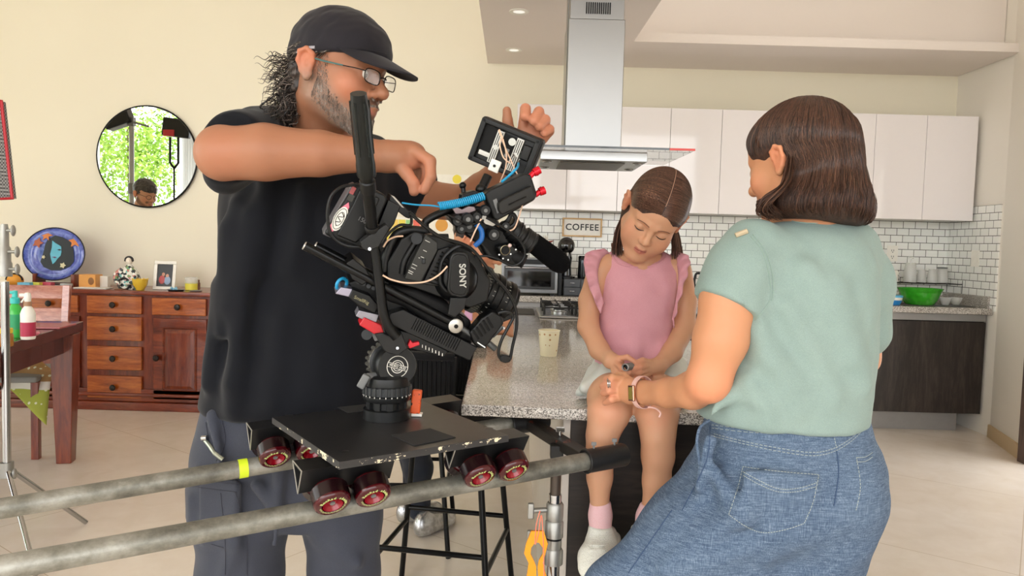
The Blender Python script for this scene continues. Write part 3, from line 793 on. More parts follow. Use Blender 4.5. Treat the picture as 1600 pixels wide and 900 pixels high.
# rack
x0 = P(1388, 440, 5.72).x; x1 = P(1497, 440, 5.72).x
root = empty('wire_rack', ((x0 + x1) / 2, 5.75, ZC), 0, 'black wire drying rack holding upturned glasses', 'rack')
zt = ZC + .155
mb = MB()
mb.tube([(x0, 5.66, zt), (x1, 5.66, zt), (x1, 5.86, zt), (x0, 5.86, zt)], .004, 6, closed=True)
for k in range(14):
    xx = x0 + (x1 - x0) * k / 13; mb.tube([(xx, 5.66, zt), (xx, 5.86, zt)], .0025, 5)
for yy in (5.7, 5.74, 5.78, 5.82): mb.tube([(x0, yy, zt), (x1, yy, zt)], .002, 5)
mb.build('shelf', M_BLACKM, root, world=True)
for xx in (x0, x1):
    for yy in (5.66, 5.86): MB().tube([(xx, yy, ZC), (xx, yy, zt + .03)], .004, 6).build('leg', M_BLACKM, root, world=True)
M_GL2 = N('whitened_glass'); M_GL2.set(rough=.05, trans=0, ior=1.45, alpha=.34); M_GL2.col('E9E9E6'); M_GL2 = M_GL2.m  # brightness of clear glass put in as a white veil
gl = [(1421, .048, .15, 1, 'glass jug with a stem upturned on the wire rack'), (1441, .035, .1, 0, 'clear tumbler beside the upturned jug on the rack'), (1456, .038, .105, 0, 'clear tumbler in the middle of the wire rack'), (1473, .045, .11, 0, 'wide glass jar with a dark lid at the right of the rack')]
for i, (px, r, h_, st, lb) in enumerate(gl):
    x = P(px, 430, 5.75).x
    e = empty('drinking_glass', (x, 5.74 + .02 * (i % 2), zt + .0045), 0, lb, 'glass', 'glasses on the wire rack')
    prof = [(r, 0), (r * .96, h_ * .5), (r * .8, h_ * .92), (r * .7, h_), (.001, h_)]
    MB().lathe(prof + [(.001, h_ - .004), (r * .68, h_ - .004), (r * .93, h_ * .5), (r - .003, 0)], (0, 0, 0), caps=False).build('glass_body', M_GL2, e, smooth=True)
    if st: MB().lathe([(.005, h_), (.005, h_ + .03), (.018, h_ + .034), (.018, h_ + .04), (.001, h_ + .042)], (0, 0, 0)).build('foot', M_GL2, e, smooth=True)
    if i == 3: MB().lathe([(r * .8, h_), (r * .82, h_ + .012), (.001, h_ + .014)], (0, 0, 0)).build('lid', M_GREY, e, smooth=True)
for i, (px, lb) in enumerate(((1394, 'plain white mug at the left end of the rack'), (1404, 'white mug with dark pattern second on the rack'))):
    x = P(px, 430, 5.72).x
    e = empty('mug', (x, 5.71 + .07 * i, zt + .0045), 0, lb, 'mug', 'mugs on the wire rack')
    MB().lathe([(.036, 0), (.035, .08), (.03, .088), (.001, .089)], (0, 0, 0)).build('mug_body', [M_WHITE, mat_speck()][i], e, smooth=True)
    MB().tube(bez([(-.034, 0, .07), (-.055, 0, .06), (-.055, 0, .03), (-.034, 0, .02)]), .005).build('handle', M_WHITE, e, smooth=True)
for i, (px, lb) in enumerate(((1474, 'small clear glass with brown contents lying right of the green bowl'), (1496, 'small clear glass bowl on the worktop under the rack edge'), (1512, 'low clear glass bowl in the tray near the side wall'), (1530, 'clear glass dish nearest the tiled side wall'))):
    x = P(px, 465, 5.5).x
    e = empty('glass_dish', (3.02 + .105 * i, 5.5 + .04 * (i % 2), ZC + .006), 0, lb, 'glass dish', 'glass dishes on the right worktop')
    MB().lathe([(.0001, .002), (.025, 0), (.038, .03), (.044, .055), (.041, .053), (.035, .03), (.0001, .006)], (0, 0, 0), caps=False).build('dish_body', M_GL2, e, smooth=True)
    if i == 0: MB().sphere((0, 0, .022), .026, 12, 8, (1, 1, .7)).build('contents', plain('brown_food', '8A6440', .7), e, smooth=True)
o = MB().bb(2.9, 3.4, 5.4, 5.62, ZC + .0005, ZC + .005).build('drip_mat', plain('dark_tray', '4A4A48', .5), bevel=.002)
props(o, 'thin dark draining tray under the glass dishes', 'tray')

# ================================================================ sideboard
YS = 5.35; root = empty('sideboard', (-2.7, 5.6, 0), 0, 'long red-stained wooden sideboard with drawers and panelled doors', 'sideboard')
def SX(px): return P(px, 550, YS).x
def SZ(py, px=180): return P(px, py, YS).z
sl, sr = -3.95, SX(415); ztop = .875
MB().bb(sl, sr, YS + .012, 5.87, .12, ztop - .03).build('carcass', M_DRED, root, world=True)
MB().bb(sl - .03, sr + .03, YS - .03, 5.885, ztop - .03, ztop).build('top', M_DREDH, root, world=True, bevel=.006)
MB().bb(sl - .01, sr + .01, YS - .01, YS + .05, .06, .155).bb(sl - .03, sr + .03, YS - .03, YS + .02, .10, .125).bb(sl - .03, sr + .03, YS - .04, YS + .05, 0, .06).build('plinth', M_DREDH, root, world=True, bevel=.006)
def drawer(x0, x1, z0, z1):
    d = MB().bb(x0, x1, YS - .012, YS + .012, z0, z1).build('drawer', M_DRAW, root, world=True, bevel=.007, seg=3)
    knob(d, (x0 + x1) / 2, (z0 + z1) / 2)
def knob(par, x, z): MB().lathe([(.008, 0), (.008, .012), (.02, .018), (.023, .025), (.018, .033), (.001, .036)], (x, YS - .012, z), (0, -1, 0)).build('knob', M_KNOB, par, smooth=True, world=True)
def door(x0, x1, z0, z1, kx):
    d = MB().bb(x0, x1, YS - .010, YS + .010, z0, z1).build('door', M_DREDH, root, world=True, bevel=.005)
    a, b, c, e = x0 + .075, x1 - .075, z0 + .07, z1 - .07
    MB().tube([(a, YS - .012, c), (b, YS - .012, c), (b, YS - .012, e), (a, YS - .012, e)], .008, 6, closed=True).build('moulding', M_DREDH, d, world=True)
    mb = MB(); q = .035; y0_, y1_ = YS - .0105, YS - .02
    mb._add([(a + .012, y0_, c + .012), (b - .012, y0_, c + .012), (b - .012, y0_, e - .012), (a + .012, y0_, e - .012), (a + q, y1_, c + q), (b - q, y1_, c + q), (b - q, y1_, e - q), (a + q, y1_, e - q)],
            [(0, 1, 5, 4), (1, 2, 6, 5), (2, 3, 7, 6), (3, 0, 4, 7), (4, 5, 6, 7)])
    mb.build('raised_panel', M_DRED, d, world=True)
    knob(d, kx, (z0 + z1) / 2 + .01)
zr = [(SZ(490), SZ(462)), (SZ(532), SZ(495)), (SZ(578), SZ(541)), (SZ(622), SZ(587))]
for z0, z1 in zr: drawer(SX(137), SX(222), z0, z1)
drawer(SX(238), SX(322), SZ(493, 280), SZ(466, 280)); door(SX(240), SX(323), SZ(625, 280), SZ(498, 280), SX(247))
drawer(SX(337), SX(405), SZ(495, 350), SZ(469, 350)); door(SX(338), SX(405), SZ(628, 350), SZ(500, 350), SX(398))
drawer(SX(38), SX(123), SZ(487, 80), SZ(460, 80)); door(SX(38), SX(125), SZ(620, 80), SZ(492, 80), SX(116))
drawer(SX(-60), SX(24), SZ(484, 80), SZ(458, 80)); door(SX(-60), SX(24), SZ(617, 80), SZ(490, 80), SX(15))

# ---- things on the sideboard
zt = ztop
def onsb(px, Y=5.5): return Vector((P(px, 450, Y).x, Y, zt + .0005))
# painted oval plate on stand
pc = P(85, 397, 5.62); rx, rz = .235, .20
root = empty('painted_plate', (pc.x, 5.62, pc.z), 0, 'oval hand-painted blue plate with a dark-haired face and orange flowers', 'plate')
root.rotation_euler = (-.12, 0, 0)
MB().lathe([(.0001, .02), (.55, .02), (.75, .012), (1, -.01), (1.0, .0), (.75, .026), (.5, .032), (.0001, .032)], (0, 0, 0), (0, 1, 0), 64, caps=False).build('tmp', M_GLOSSBLK)
o = bpy.data.objects['tmp']; 
for v in o.data.vertices: v.co.x *= rx; v.co.z *= rz
def mat_plate():
    n = N('plate_glaze'); co = n.coords(); f = n.noise(co, 13, 4, .6, 1.5)
    n.col(n.ramp(f, [(.3, '3E4C9E'), (.5, '6473CC'), (.68, '8593DE'), (.8, '4E8FA8')])); n.set(rough=.12, coat=.4); return n.m
o.data.materials[0] = mat_plate(); o.name = 'plate_body'; o.parent = root
for p_ in o.data.polygons: p_.use_smooth = True
def blob(name, pts, m, yoff, par, th=.0015):
    MB().prism([(x * rx, yoff, z * rz) for x, z in pts], (0, th, 0)).build(name, m, par)
def yo(r): return -.012
FR = .0
mo = plain('glaze_navy', '0B0D20', .4)
hair = [(-.28, .55), (-.05, .72), (.2, .66), (.45, .5), (.56, .25), (.6, 0), (.62, -.25), (.5, -.45), (.2, -.6), (-.1, -.62), (-.35, -.5), (-.47, -.3), (-.42, -.1), (-.38, .1), (-.35, .35)]
ymap = .0105
blob('painted_hair', hair, mo, ymap, root)
blob('painted_face', [(-.12, .52), (.0, .42), (.1, .36), (.18, .3), (.2, .1), (.18, -.05), (.08, -.18), (.02, -.3), (-.06, -.38), (-.12, -.2), (-.16, 0), (-.12, .25)], plain('glaze_cyan', '4FB3D6', .12, coat=.4), ymap - .002, root)
blob('painted_eye', [(.06, .17), (.14, .2), (.2, .17), (.14, .14)], mo, ymap - .004, root)
blob('painted_lips', [(-.1, -.11), (.0, -.09), (.07, -.12), (.0, -.15)], plain('glaze_lilac', '5B3E75', .12), ymap - .004, root)
def star(cx, cz, r, n_, m, nm, ratio=.45, rot=0):
    pts = []
    for k in range(2 * n_):
        a = rot + pi * k / n_; q = r if k % 2 == 0 else r * ratio; pts.append((cx + math.cos(a) * q, cz + math.sin(a) * q * 1.1))
    blob(nm, pts, m, ymap - .006, root)
mo2 = plain('glaze_orange', 'D8762F', .15, coat=.3)
star(-.32, .72, .22, 6, mo2, 'painted_flower'); star(-.58, .42, .2, 5, plain('glaze_rust', 'B4573A', .15), 'painted_starfish', .5); star(.62, .5, .22, 5, mo2, 'painted_flower', .5, .4)
star(.28, -.42, .11, 5, plain('glaze_cream', 'E4DAB6', .15), 'painted_blossom', .6); star(-.36, -.12, .07, 5, plain('glaze_cream', 'E4DAB6', .15), 'painted_blossom', .6)
MB().tube([(math.cos(2 * pi * k / 64) * rx, -.008, math.sin(2 * pi * k / 64) * rz) for k in range(64)], .0045, 8, closed=True).build('rim', mo, root, smooth=True)
root = empty('plate_stand', (pc.x, 5.66, zt + .0005), 0, 'dark wooden stand holding the painted plate', 'stand')
MB().box((-.13, -.02, .045), (.03, .12, .09)).box((.16, -.02, .045), (.03, .12, .09)).box((.01, .02, .012), (.3, .04, .02)).build('stand_body', M_DRED, root, bevel=.004)
# candle box
p = onsb(142, 5.52)
root = empty('orange_candle', p, 0, 'square orange candle holder right of the painted plate', 'candle')
MB().box((0, 0, .05), (.125, .1, .098)).build('holder', plain('orange_wax', 'E0A052', .4, sss=.1), root, bevel=.004)
MB().sphere((.03, -.051, .05), 1, 20, 10, (.022, .002, .028)).build('label_oval', plain('brown_label', '8A5B2C', .5), root, smooth=True)
MB().box((.09, .03, .045), (.06, .04, .085)).build('candle_box_back', M_WHITE, root, bevel=.003)
o = MB().box(onsb(146, 5.42) + Vector((0, 0, .004)), (.24, .1, .008)).build('folded_napkin', plain('white_cloth', 'E9E6E0', .8), bevel=.003)
props(o, 'white folded cloth lying on the sideboard before the candle', 'cloth')
p = onsb(104, 5.45); o = MB().box(p + Vector((0, 0, .016)), (.075, .05, .03)).build('eraser_box', plain('grey_box', 'B9B9B8', .5), bevel=.008); props(o, 'small rounded grey box on the sideboard under the plate', 'box')
# figurine
p = onsb(202, 5.5)
root = empty('ceramic_lady', p, 0, 'white and turquoise patterned ceramic lady figurine with dark curls', 'figurine')
def mat_fig():
    n = N('figurine_glaze'); v = n.node('ShaderNodeTexVoronoi'); v.inputs['Scale'].default_value = 55; n.link(n.coords(), v.inputs['Vector'])
    s_ = n.node('ShaderNodeSeparateColor'); n.link(v.outputs['Color'], s_.inputs[0])
    n.col(n.ramp(s_.outputs[0], [(.1, '1F2A33'), (.25, 'E9E7DC'), (.5, '6FB5B0'), (.6, 'F0EEE6'), (.78, 'C77F77'), (.88, '7E9C6B')], 'CONSTANT')); n.set(rough=.15, coat=.4); return n.m
MB().lathe([(.075, 0), (.072, .03), (.078, .075), (.07, .11), (.045, .15), (.022, .172), (.012, .185)], (0, 0, 0)).build('gown', mat_fig(), root, smooth=True)
MB().sphere((0, 0, .207), .024, 16, 12, (1, 1, 1.15)).build('face', plain('pale_glaze', 'EDE2D2', .2), root, smooth=True)
mb = MB()
for k in range(9):
    a = pi * (k / 8) ; mb.sphere((math.cos(a) * .026, -.002, .212 + math.sin(a) * .024), .010, 10, 8)
mb.build('curls', plain('fig_black', '201D1C', .3), root, smooth=True)
for q in (-1, 1): MB().tube(bez([(q * .03, -.03, .15), (q * .07, -.05, .11), (q * .06, -.07, .06), (q * .02, -.085, .045)]), [.016] * 24 + [.012]).build('arm', mat_fig(), root, smooth=True)
MB().ring((0, -.078, .04), (0, 1, 0), .042, .008).build('handbag_loop', plain('fig_black', '201D1C', .3), root, smooth=True)
p = onsb(219, 5.42)
root = empty('yellow_bowl', p, 0, 'small scalloped yellow ceramic bowl in front of the figurine', 'bowl')
prof = [(.0001, .003), (.028, 0), (.03, .008), (.05, .04), (.055, .08), (.051, .08), (.045, .042), (.02, .012), (.0001, .011)]
MB().lathe(prof, (0, 0, 0), caps=False, seg=36).build('bowl_body', plain('yellow_glaze', 'E3BE3C', .15, coat=.3), root, smooth=True)
for k in range(8):
    a = 2 * pi * k / 8; MB().sphere((math.cos(a) * .054, math.sin(a) * .054, .079), .006, 8, 6).build('scallop', plain('yellow_glaze', 'E3BE3C', .15, coat=.3), root, smooth=True)
o = MB().lathe([(.04, 0), (.042, .004), (.03, .006)], onsb(188, 5.4)).build('coaster', plain('cork', '8C5E44', .7), smooth=True); props(o, 'round brown coaster at the foot of the figurine', 'coaster')
# photo frame
p = onsb(256, 5.5)
root = empty('photo_frame', p, 0, 'white frame with a dark photo of two people', 'picture frame'); root.rotation_euler = (-.16, 0, 0)
fw, fh = .165, .215
mb = MB(); t = .024
mb.box((0, 0, t / 2), (fw, .014, t)).box((0, 0, fh - t / 2), (fw, .014, t)).box((-fw / 2 + t / 2, 0, fh / 2), (t, .014, fh - 2 * t)).box((fw / 2 - t / 2, 0, fh / 2), (t, .014, fh - 2 * t))
mb.build('frame', M_WHITE, root, bevel=.003)
ph = MB().box((0, .003, fh / 2), (fw - 2 * t + .01, .004, fh - 2 * t + .01)).build('photo', plain('photo_dark', '1E1A22', .3), root)
for (x, z, r, c) in ((-.012, .115, .012, 'C58F76'), (.018, .105, .012, 'D09C86')):
    MB().sphere((x, .0005, z), 1, 14, 8, (r, .002, r * 1.2)).build('photo_face', plain('ph' + c, c, .4), ph, smooth=True)
for (x, z, c) in ((-.02, .075, 'B5484A'), (.02, .07, '8FA6C4')):
    MB().sphere((x, .0005, z), 1, 14, 8, (.024, .002, .032)).build('photo_clothes', plain('ph' + c, c, .4), ph, smooth=True)
MB().box((.02, .05, fh * .4), (.03, .006, fh * .8), Matrix.Rotation(-.35, 3, 'X')).build('strut', M_BLACK, root)
# candle jar, bottle, soap dish
p = onsb(299, 5.55)
root = empty('candle_jar', p, 0, 'glass jar with yellow candle wax near the right end of the sideboard', 'candle')
MB().lathe([(.044, .002), (.044, .055), (.0001, .056)], (0, 0, 0)).build('wax', plain('yellow_wax', 'E8DC4E', .4, sss=.1), root, smooth=True)
MB().lathe([(.0475, .050), (.048, .095), (.046, .095), (.0455, .058)], (0, 0, 0), caps=False).build('jar', M_GL2, root, smooth=True)
p = onsb(310, 5.62); o = MB().lathe([(.013, 0), (.013, .05), (.009, .055), (.009, .075), (.001, .076)], p).build('small_bottle', plain('brown_bottle', '7A4A33', .3), smooth=True); props(o, 'tiny brown bottle behind the yellow candle jar', 'bottle')
p = onsb(275, 5.40)
root = empty('trinket_dish', p, 0, 'small dark dish with pale blue trinkets before the photo frame', 'dish')
MB().lathe([(.0001, .002), (.05, 0), (.062, .012), (.058, .012), (.0001, .006)], (0, 0, 0), caps=False).build('dish_body', plain('dish_black', '26282B', .3), root, smooth=True)
mb = MB()
for k in range(7): mb.sphere((random.uniform(-.03, .03), random.uniform(-.02, .02), .014 + .004 * (k % 3)), .010, 8, 6)
mb.build('trinkets', plain('pale_blue', '8FC4DC', .4), root, smooth=True)
p = onsb(306, 5.42); o = MB().lathe([(.04, 0), (.045, .006), (.02, .01)], p).build('coin_tray', plain('pewter', '77777A', .4, .5), smooth=True); props(o, 'flat pewter tray by the right edge of the sideboard', 'tray')
# stack of coloured packets on the sideboard's left
for i, (px, c, lb) in enumerate(((40, '67B6DC', 'sky blue box'), (55, 'E3DE55', 'yellow box'), (73, 'D5506B', 'crimson box'))):
    p = onsb(px, 5.33 + .04 * i); p.z += 0
    o = MB().box(p + Vector((0, 0, .02)), (.09, .05, .036)).build('pencil_box', plain('pk' + c, c, .4), bevel=.003)
    props(o, lb + ' in the row on the sideboard behind the chair', 'box', 'coloured boxes on the sideboard')
p = onsb(24, 5.45)
root = empty('toy_bag', p, 0, 'orange and black rounded bag at the left of the sideboard', 'bag')
MB().sphere((0, 0, .045), 1, 20, 14, (.06, .04, .045)).build('bag_body', plain('bag_orange', 'EFA53A', .5), root, smooth=True)
MB().tube([(math.cos(a) * .06, -.012, .045 + math.sin(a) * .048) for a in [pi * k / 12 for k in range(13)]], .006).build('piping', M_BLACK, root, smooth=True)

# ================================================================ round wall mirror
pc = P(230, 245, 5.88)
root = empty('round_mirror', (pc.x, 5.88, pc.z), 0, 'round wall mirror with thin black frame above the sideboard', 'mirror')
R_ = .395
MB().lathe([(.0001, -.006), (R_ - .004, -.006), (R_ - .004, .014), (.0001, .014)], (0, 0, 0), (0, 1, 0), 96, caps=False).build('mirror_glass', plain('silvered_glass', 'F4F6F5', .0, 1, noise=0), root)
MB().ring((0, -.002, 0), (0, 1, 0), R_, .0075, 96, 8).build('frame', M_BLACKM, root, smooth=True)

# posters behind the camera operator
def poster(name, x0, y0, x1, y1, lb):
    a = P(x0, y0, 5.893); b = P(x1, y1, 5.893)
    r = empty(name, ((a.x + b.x) / 2, 5.893, (a.z + b.z) / 2), 0, lb, 'poster')
    MB().bb(a.x, b.x, 5.889, 5.896, b.z, a.z).build('paper', plain('poster_paper', 'F6F2E6', .6), r, world=True); return r, a, b
r, a, b = poster('alphabet_poster', 598, 338, 668, 450, 'bright poster with a grid of coloured letter squares')
cols_ = ['6FC3D8', 'F2E15B', 'F0A56A', 'E87FA6', '9BD08A', 'B79AD6', 'F6D36B', 'E96F5E']
for i in range(6):
    for j in range(8):
        ww = (b.x - a.x) / 6.4; hh = (a.z - b.z) / 8.6; cx = a.x + ww * (.7 + i); cz = b.z + hh * (.8 + j)
        MB().bb(cx - ww * .46, cx + ww * .46, 5.887, 5.889, cz - hh * .46, cz + hh * .46).build('letter_square', plain('sq' + cols_[(i * 3 + j * 5) % 8], cols_[(i * 3 + j * 5) % 8], .6, noise=.02), r, world=True)
r, a, b = poster('drawing_poster', 672, 272, 752, 420, 'white paper drawing with a yellow sun and orange shapes')
for (px, py, rr, c) in ((714, 280, .035, 'F1DE4C'), (690, 352, .05, 'E3A348'), (722, 362, .04, 'D6CDBB'), (705, 385, .045, 'C9B48E'), (735, 395, .03, 'E39A6A')):
    q = P(px, py, 5.888); MB().lathe([(.0001, 0), (rr, 0), (rr, .002), (.0001, .002)], q, (0, -1, 0), 20, caps=False).build('painted_spot', plain('sp' + c, c, .6), r, world=True)

# ================================================================ dining table, chair, things on it
root = empty('dining_table', (-2.9, 3.6, 0), 0, 'dark red wooden dining table at the left edge of the photo', 'table')
TZ = .78; c0 = Vector((-2.43, 4.18, 0)); ed = Vector((.208, -.978, 0)).normalized(); ac = Vector((-.978, -.208, 0)).normalized()
q = [c0, c0 + ac * 1.0, c0 + ac * 1.0 + ed * 1.9, c0 + ed * 1.9]
MB().prism([v + Vector((0, 0, TZ - .055)) for v in q], (0, 0, .055)).build('tabletop', M_TABLE, root, world=True, bevel=.004)
ins = [c0 + ac * .06 + ed * .1, c0 + ac * .94 + ed * .1, c0 + ac * .94 + ed * 1.8, c0 + ac * .06 + ed * 1.8]
mb = MB()
for i in range(4):
    u, v = ins[i], ins[(i + 1) % 4]; dd = (v - u).normalized(); nn = Vector((-dd.y, dd.x, 0)) * .012
    mb.hexa([u + nn + Vector((0, 0, TZ - .16)), u - nn + Vector((0, 0, TZ - .16)), v - nn + Vector((0, 0, TZ - .16)), v + nn + Vector((0, 0, TZ - .16))], [u + nn + Vector((0, 0, TZ - .056)), u - nn + Vector((0, 0, TZ - .056)), v - nn + Vector((0, 0, TZ - .056)), v + nn + Vector((0, 0, TZ - .056))])
mb.build('apron', M_TABLE, root, world=True)
for i, u in enumerate(ins):
    t_ = .06; b_ = .038; tilt = Vector((0, 0, 0))
    mk = lambda s_, z: [u + ac * a_ * s_ + ed * e_ * s_ + Vector((0, 0, z)) for a_, e_ in ((-1, -1), (1, -1), (1, 1), (-1, 1))]
    MB().hexa(mk(b_, 0), mk(t_, TZ - .057)).build('leg', M_DRED, root, world=True, bevel=.004)
ctr = Vector((-2.93, 4.42, 0)); fa = ac; fb = ed
root = empty('dining_chair', ctr, 0, 'dark wooden chair with slatted back tucked under the dining table', 'chair')
def cbox(mb, a0, a1, e0, e1, z0, z1, lean=0):
    bt = [ctr + fa * x + fb * y + Vector((0, 0, z0)) for x, y in ((a0, e0), (a1, e0), (a1, e1), (a0, e1))]
    tp = [ctr + fa * x + fb * (y - lean) + Vector((0, 0, z1)) for x, y in ((a0, e0), (a1, e0), (a1, e1), (a0, e1))]
    return mb.hexa(bt, tp)
M_CHW = wood('chair_wood_sheen', '6E2E22', 'A5604F', 'C98D7C', 3, 'X', .15, .6)  # pinkish sheen on the dark chair back put into the wood colour
for a_ in (-.2, .2):
    cbox(MB(), a_ - .02, a_ + .02, -.06, -.02, 0, .47).build('leg', M_DRED, root, world=True, bevel=.003)
    cbox(MB(), a_ - .02, a_ + .02, .34, .38, 0, .44).build('leg', M_DRED, root, world=True, bevel=.003)
    cbox(MB(), a_ - .021, a_ + .021, -.06, -.025, .47, .955, .07).build('back_post', M_CHW, root, world=True, bevel=.003)
for z0, z1 in ((.872, .952), (.735, .815)): cbox(MB(), -.18, .18, -.05 - (z0 - .47) * .145, -.03 - (z0 - .47) * .145, z0, z1, .02).build('back_slat', M_CHW, root, world=True, bevel=.003)
cbox(MB(), -.22, .22, -.06, .40, .44, .475).build('seat', plain('grey_seat_pad', '8B8B88', .8), root, world=True, bevel=.01)
# tea towel draped over the chair seat's edge
def towel():
    W, H = 26, 22; vs = []; u0 = P(8, 575, 4.05); 
    for j in range(H + 1):
        for i in range(W + 1):
            s_, t_ = i / W, j / H
            base = Vector((-3.02 + s_ * .40, 4.28 - t_ * .17 - .04 * s_, 0))
            z = .497 + .02 * math.sin(7 * s_ + 2) * (1 - t_) - max(0, t_ - .35) ** 1.3 * (.05 + .42 * s_ ** 1.5) + .012 * math.sin(11 * s_ + 5 * t_) + .02 * math.sin(s_ * 5) + .07 * (s_ > .2) * (1 - t_) * math.sin(min(1, s_) * pi) * .5
            y = base.y - .02 * math.sin(9 * s_)
            vs.append((base.x + .05 * t_ * s_, y, z))
    fs = [(j * (W + 1) + i, j * (W + 1) + i + 1, (j + 1) * (W + 1) + i + 1, (j + 1) * (W + 1) + i) for j in range(H) for i in range(W)]
    n = N('dotted_towel'); tc = n.coords('Generated'); sp = n.node('ShaderNodeSeparateXYZ'); n.link(tc, sp.inputs[0])
    bands = n.ramp(sp.outputs[2], [(0, 'A9B04A'), (.55, 'A9B04A'), (.56, 'EDE8DC'), (.68, 'EDE8DC'), (.69, 'B08A5A'), (.9, 'A98450')], 'CONSTANT')
    v = n.node('ShaderNodeTexVoronoi'); v.inputs['Scale'].default_value = 28; v.inputs['Randomness'].default_value = .2; n.link(n.coords(), v.inputs['Vector'])
    n.col(n.mix(n.ramp(v.outputs['Distance'], [(.2, 1.0), (.22, 0.0)], 'CONSTANT'), bands, 'E9E9CE')); n.set(rough=.9)
    o = link_mesh('tea_towel', vs, fs, n.m, smooth=True); s_ = o.modifiers.new('s', 'SOLIDIFY'); s_.thickness = .004
    props(o, 'green dotted tea towel with tan and white stripes draped on the chair', 'towel')
towel()
def ontable(px, py): 
    g = G(px, py, TZ); return Vector((g.x, g.y, TZ + .0005))
p = ontable(24, 527)
root = empty('spray_bottle', p, 0, 'green spray bottle with turquoise cap on the dining table', 'bottle')
MB().lathe([(.03, 0), (.032, .01), (.032, .13), (.02, .15), (.014, .16)], (0, 0, 0)).build('bottle_body', plain('green_liquid', '4BD05A', .2, trans=.2), root, smooth=True)
MB().lathe([(.0325, .04), (.0325, .11)], (0, 0, 0), caps=False).build('label_band', plain('green_label', '2FA66A', .4), root, smooth=True)
MB().lathe([(.02, .16), (.02, .185), (.012, .19), (.011, .22), (.001, .222)], (0, 0, 0)).build('cap', plain('turquoise_cap', '3DC4BE', .3), root, smooth=True)
MB().box((-.012, -.006, .212), (.03, .012, .014)).build('nozzle', plain('turquoise_cap', '3DC4BE', .3), root, bevel=.003)
p = ontable(44, 530)
root = empty('cream_spray_bottle', p, 0, 'white spray bottle with crimson label right of the green one', 'bottle')
MB().lathe([(.028, 0), (.031, .008), (.031, .12), (.024, .14), (.013, .155)], (0, 0, 0)).build('bottle_body', M_WHITE, root, smooth=True)
MB().lathe([(.0315, .015), (.0315, .08)], (0, 0, 0), caps=False).build('label_band', plain('crimson_label', 'B5304E', .4), root, smooth=True)
MB().lathe([(.016, .155), (.016, .175)], (0, 0, 0)).build('collar', plain('tan_collar', 'A87F5E', .4), root, smooth=True)
MB().lathe([(.013, .175), (.015, .195), (.012, .215), (.001, .218)], (0, 0, 0)).box((-.016, 0, .205), (.04, .014, .014)).tube([(-.012, 0, .195), (-.03, 0, .17)], .004).build('trigger_head', M_WHITE, root, bevel=.001)
p = ontable(17, 538)
root = empty('honey_jar', p + Vector((.02, -.06, 0)), 0, 'small amber jar with yellow cap in front of the green bottle', 'jar')
MB().lathe([(.026, 0), (.028, .006), (.028, .05), (.022, .058)], (0, 0, 0)).build('jar_body', plain('amber', 'B5762B', .2, trans=.2), root, smooth=True)
MB().lathe([(.026, .058), (.026, .078), (.001, .08)], (0, 0, 0)).build('lid', plain('yellow_lid', 'EBCB3A', .35), root, smooth=True)
MB().box((.01, -.0285, .028), (.022, .002, .03)).build('label', M_WHITE, root)
p = ontable(46, 524)
root = empty('pink_dish', p, 0, 'pink round dish beside the white spray bottle', 'dish')
MB().lathe([(.035, 0), (.045, .008), (.042, .014), (.001, .016)], (0, 0, 0)).build('dish_body', plain('pink_dish_col', 'E97C9B', .35), root, smooth=True)
g = ontable(70, 512)
o = MB().box(g + Vector((-.05, .02, .006)), (.30, .2, .011), Matrix.Rotation(.15, 3, 'Z')).build('pink_folder', plain('pink_card', 'A8585C', .25), bevel=.003); props(o, 'thin dark pink folder lying at the far end of the dining table', 'folder')
o = MB().box(P(17, 445, 4.35), (.1, .02, .2), Matrix.Rotation(.2, 3, 'Y')); 
for k_ in ('black_plastic', 'black_metal'): MATS[k_].node_tree.nodes['Principled BSDF'].inputs['Specular IOR Level'].default_value = .3
# ================================================================ dolly track
M_PIPE = N('weathered_steel_pipe'); co = M_PIPE.coords(); cc = M_PIPE.coords(scale=(.3, .3, 1))
M_PIPE.col(M_PIPE.mix(.55, M_PIPE.ramp(M_PIPE.noise(cc, 38, 5, .7), [(.3, '55544E'), (.55, '807F77'), (.75, 'A5A49D')]), M_PIPE.ramp(M_PIPE.noise(co, 8, 6, .7), [(.38, '52514B'), (.5, '89887E'), (.66, 'C0BFB7')])))
M_PIPE.set(rough=.5, metal=.55); M_PIPE.bump(M_PIPE.noise(co, 120, 4), .15, .001); M_PIPE = M_PIPE.m
def chipped(name, paint, under, thr=.63, scale=22, rough=.4):
    if name in MATS: return MATS[name]
    n = N(name); co = n.coords(); f = n.noise(co, scale, 6, .65)
    k = n.ramp(f, [(thr, 0.0), (thr + .01, 1.0)], 'CONSTANT'); n.col(n.mix(k, paint, under)); n.set(rough=rough, spec=.4); MATS[name] = n.m; return n.m
M_PBLK = chipped('chipped_black_paint', '1B1B1C', '8E8C84', .70, 30)
M_PBLK2 = chipped('black_paint_over_rust', '1C1A19', '6E3324', .60, 14)
M_PLATE = N('scuffed_black_plate'); co = M_PLATE.coords()
M_PLATE.col(M_PLATE.ramp(M_PLATE.noise(co, 9, 6, .65), [(.35, '1F1F20'), (.6, '2B2A2B'), (.8, '3A383A')])); M_PLATE.set(rough=.38, spec=.5); M_PLATE.bump(M_PLATE.noise(co, 200, 3), .06, .001); M_PLATE = M_PLATE.m
M_EDGE = N('chipped_plate_edge'); co = M_EDGE.coords(scale=(1, 1, 1.6))
M_EDGE.col(M_EDGE.ramp(M_EDGE.noise(co, 13, 8, .72), [(.0, '2B2A2B'), (.535, '2B2A2B'), (.545, 'E7DCBE'), (1, 'E7DCBE')], 'CONSTANT')); M_EDGE.set(rough=.5); M_EDGE = M_EDGE.m
NR = P(915, 721, 1.56); NL0 = P(0, 888, 1.06); FR_ = P(800, 662, 1.80); FL0 = P(0, 795, 1.305)
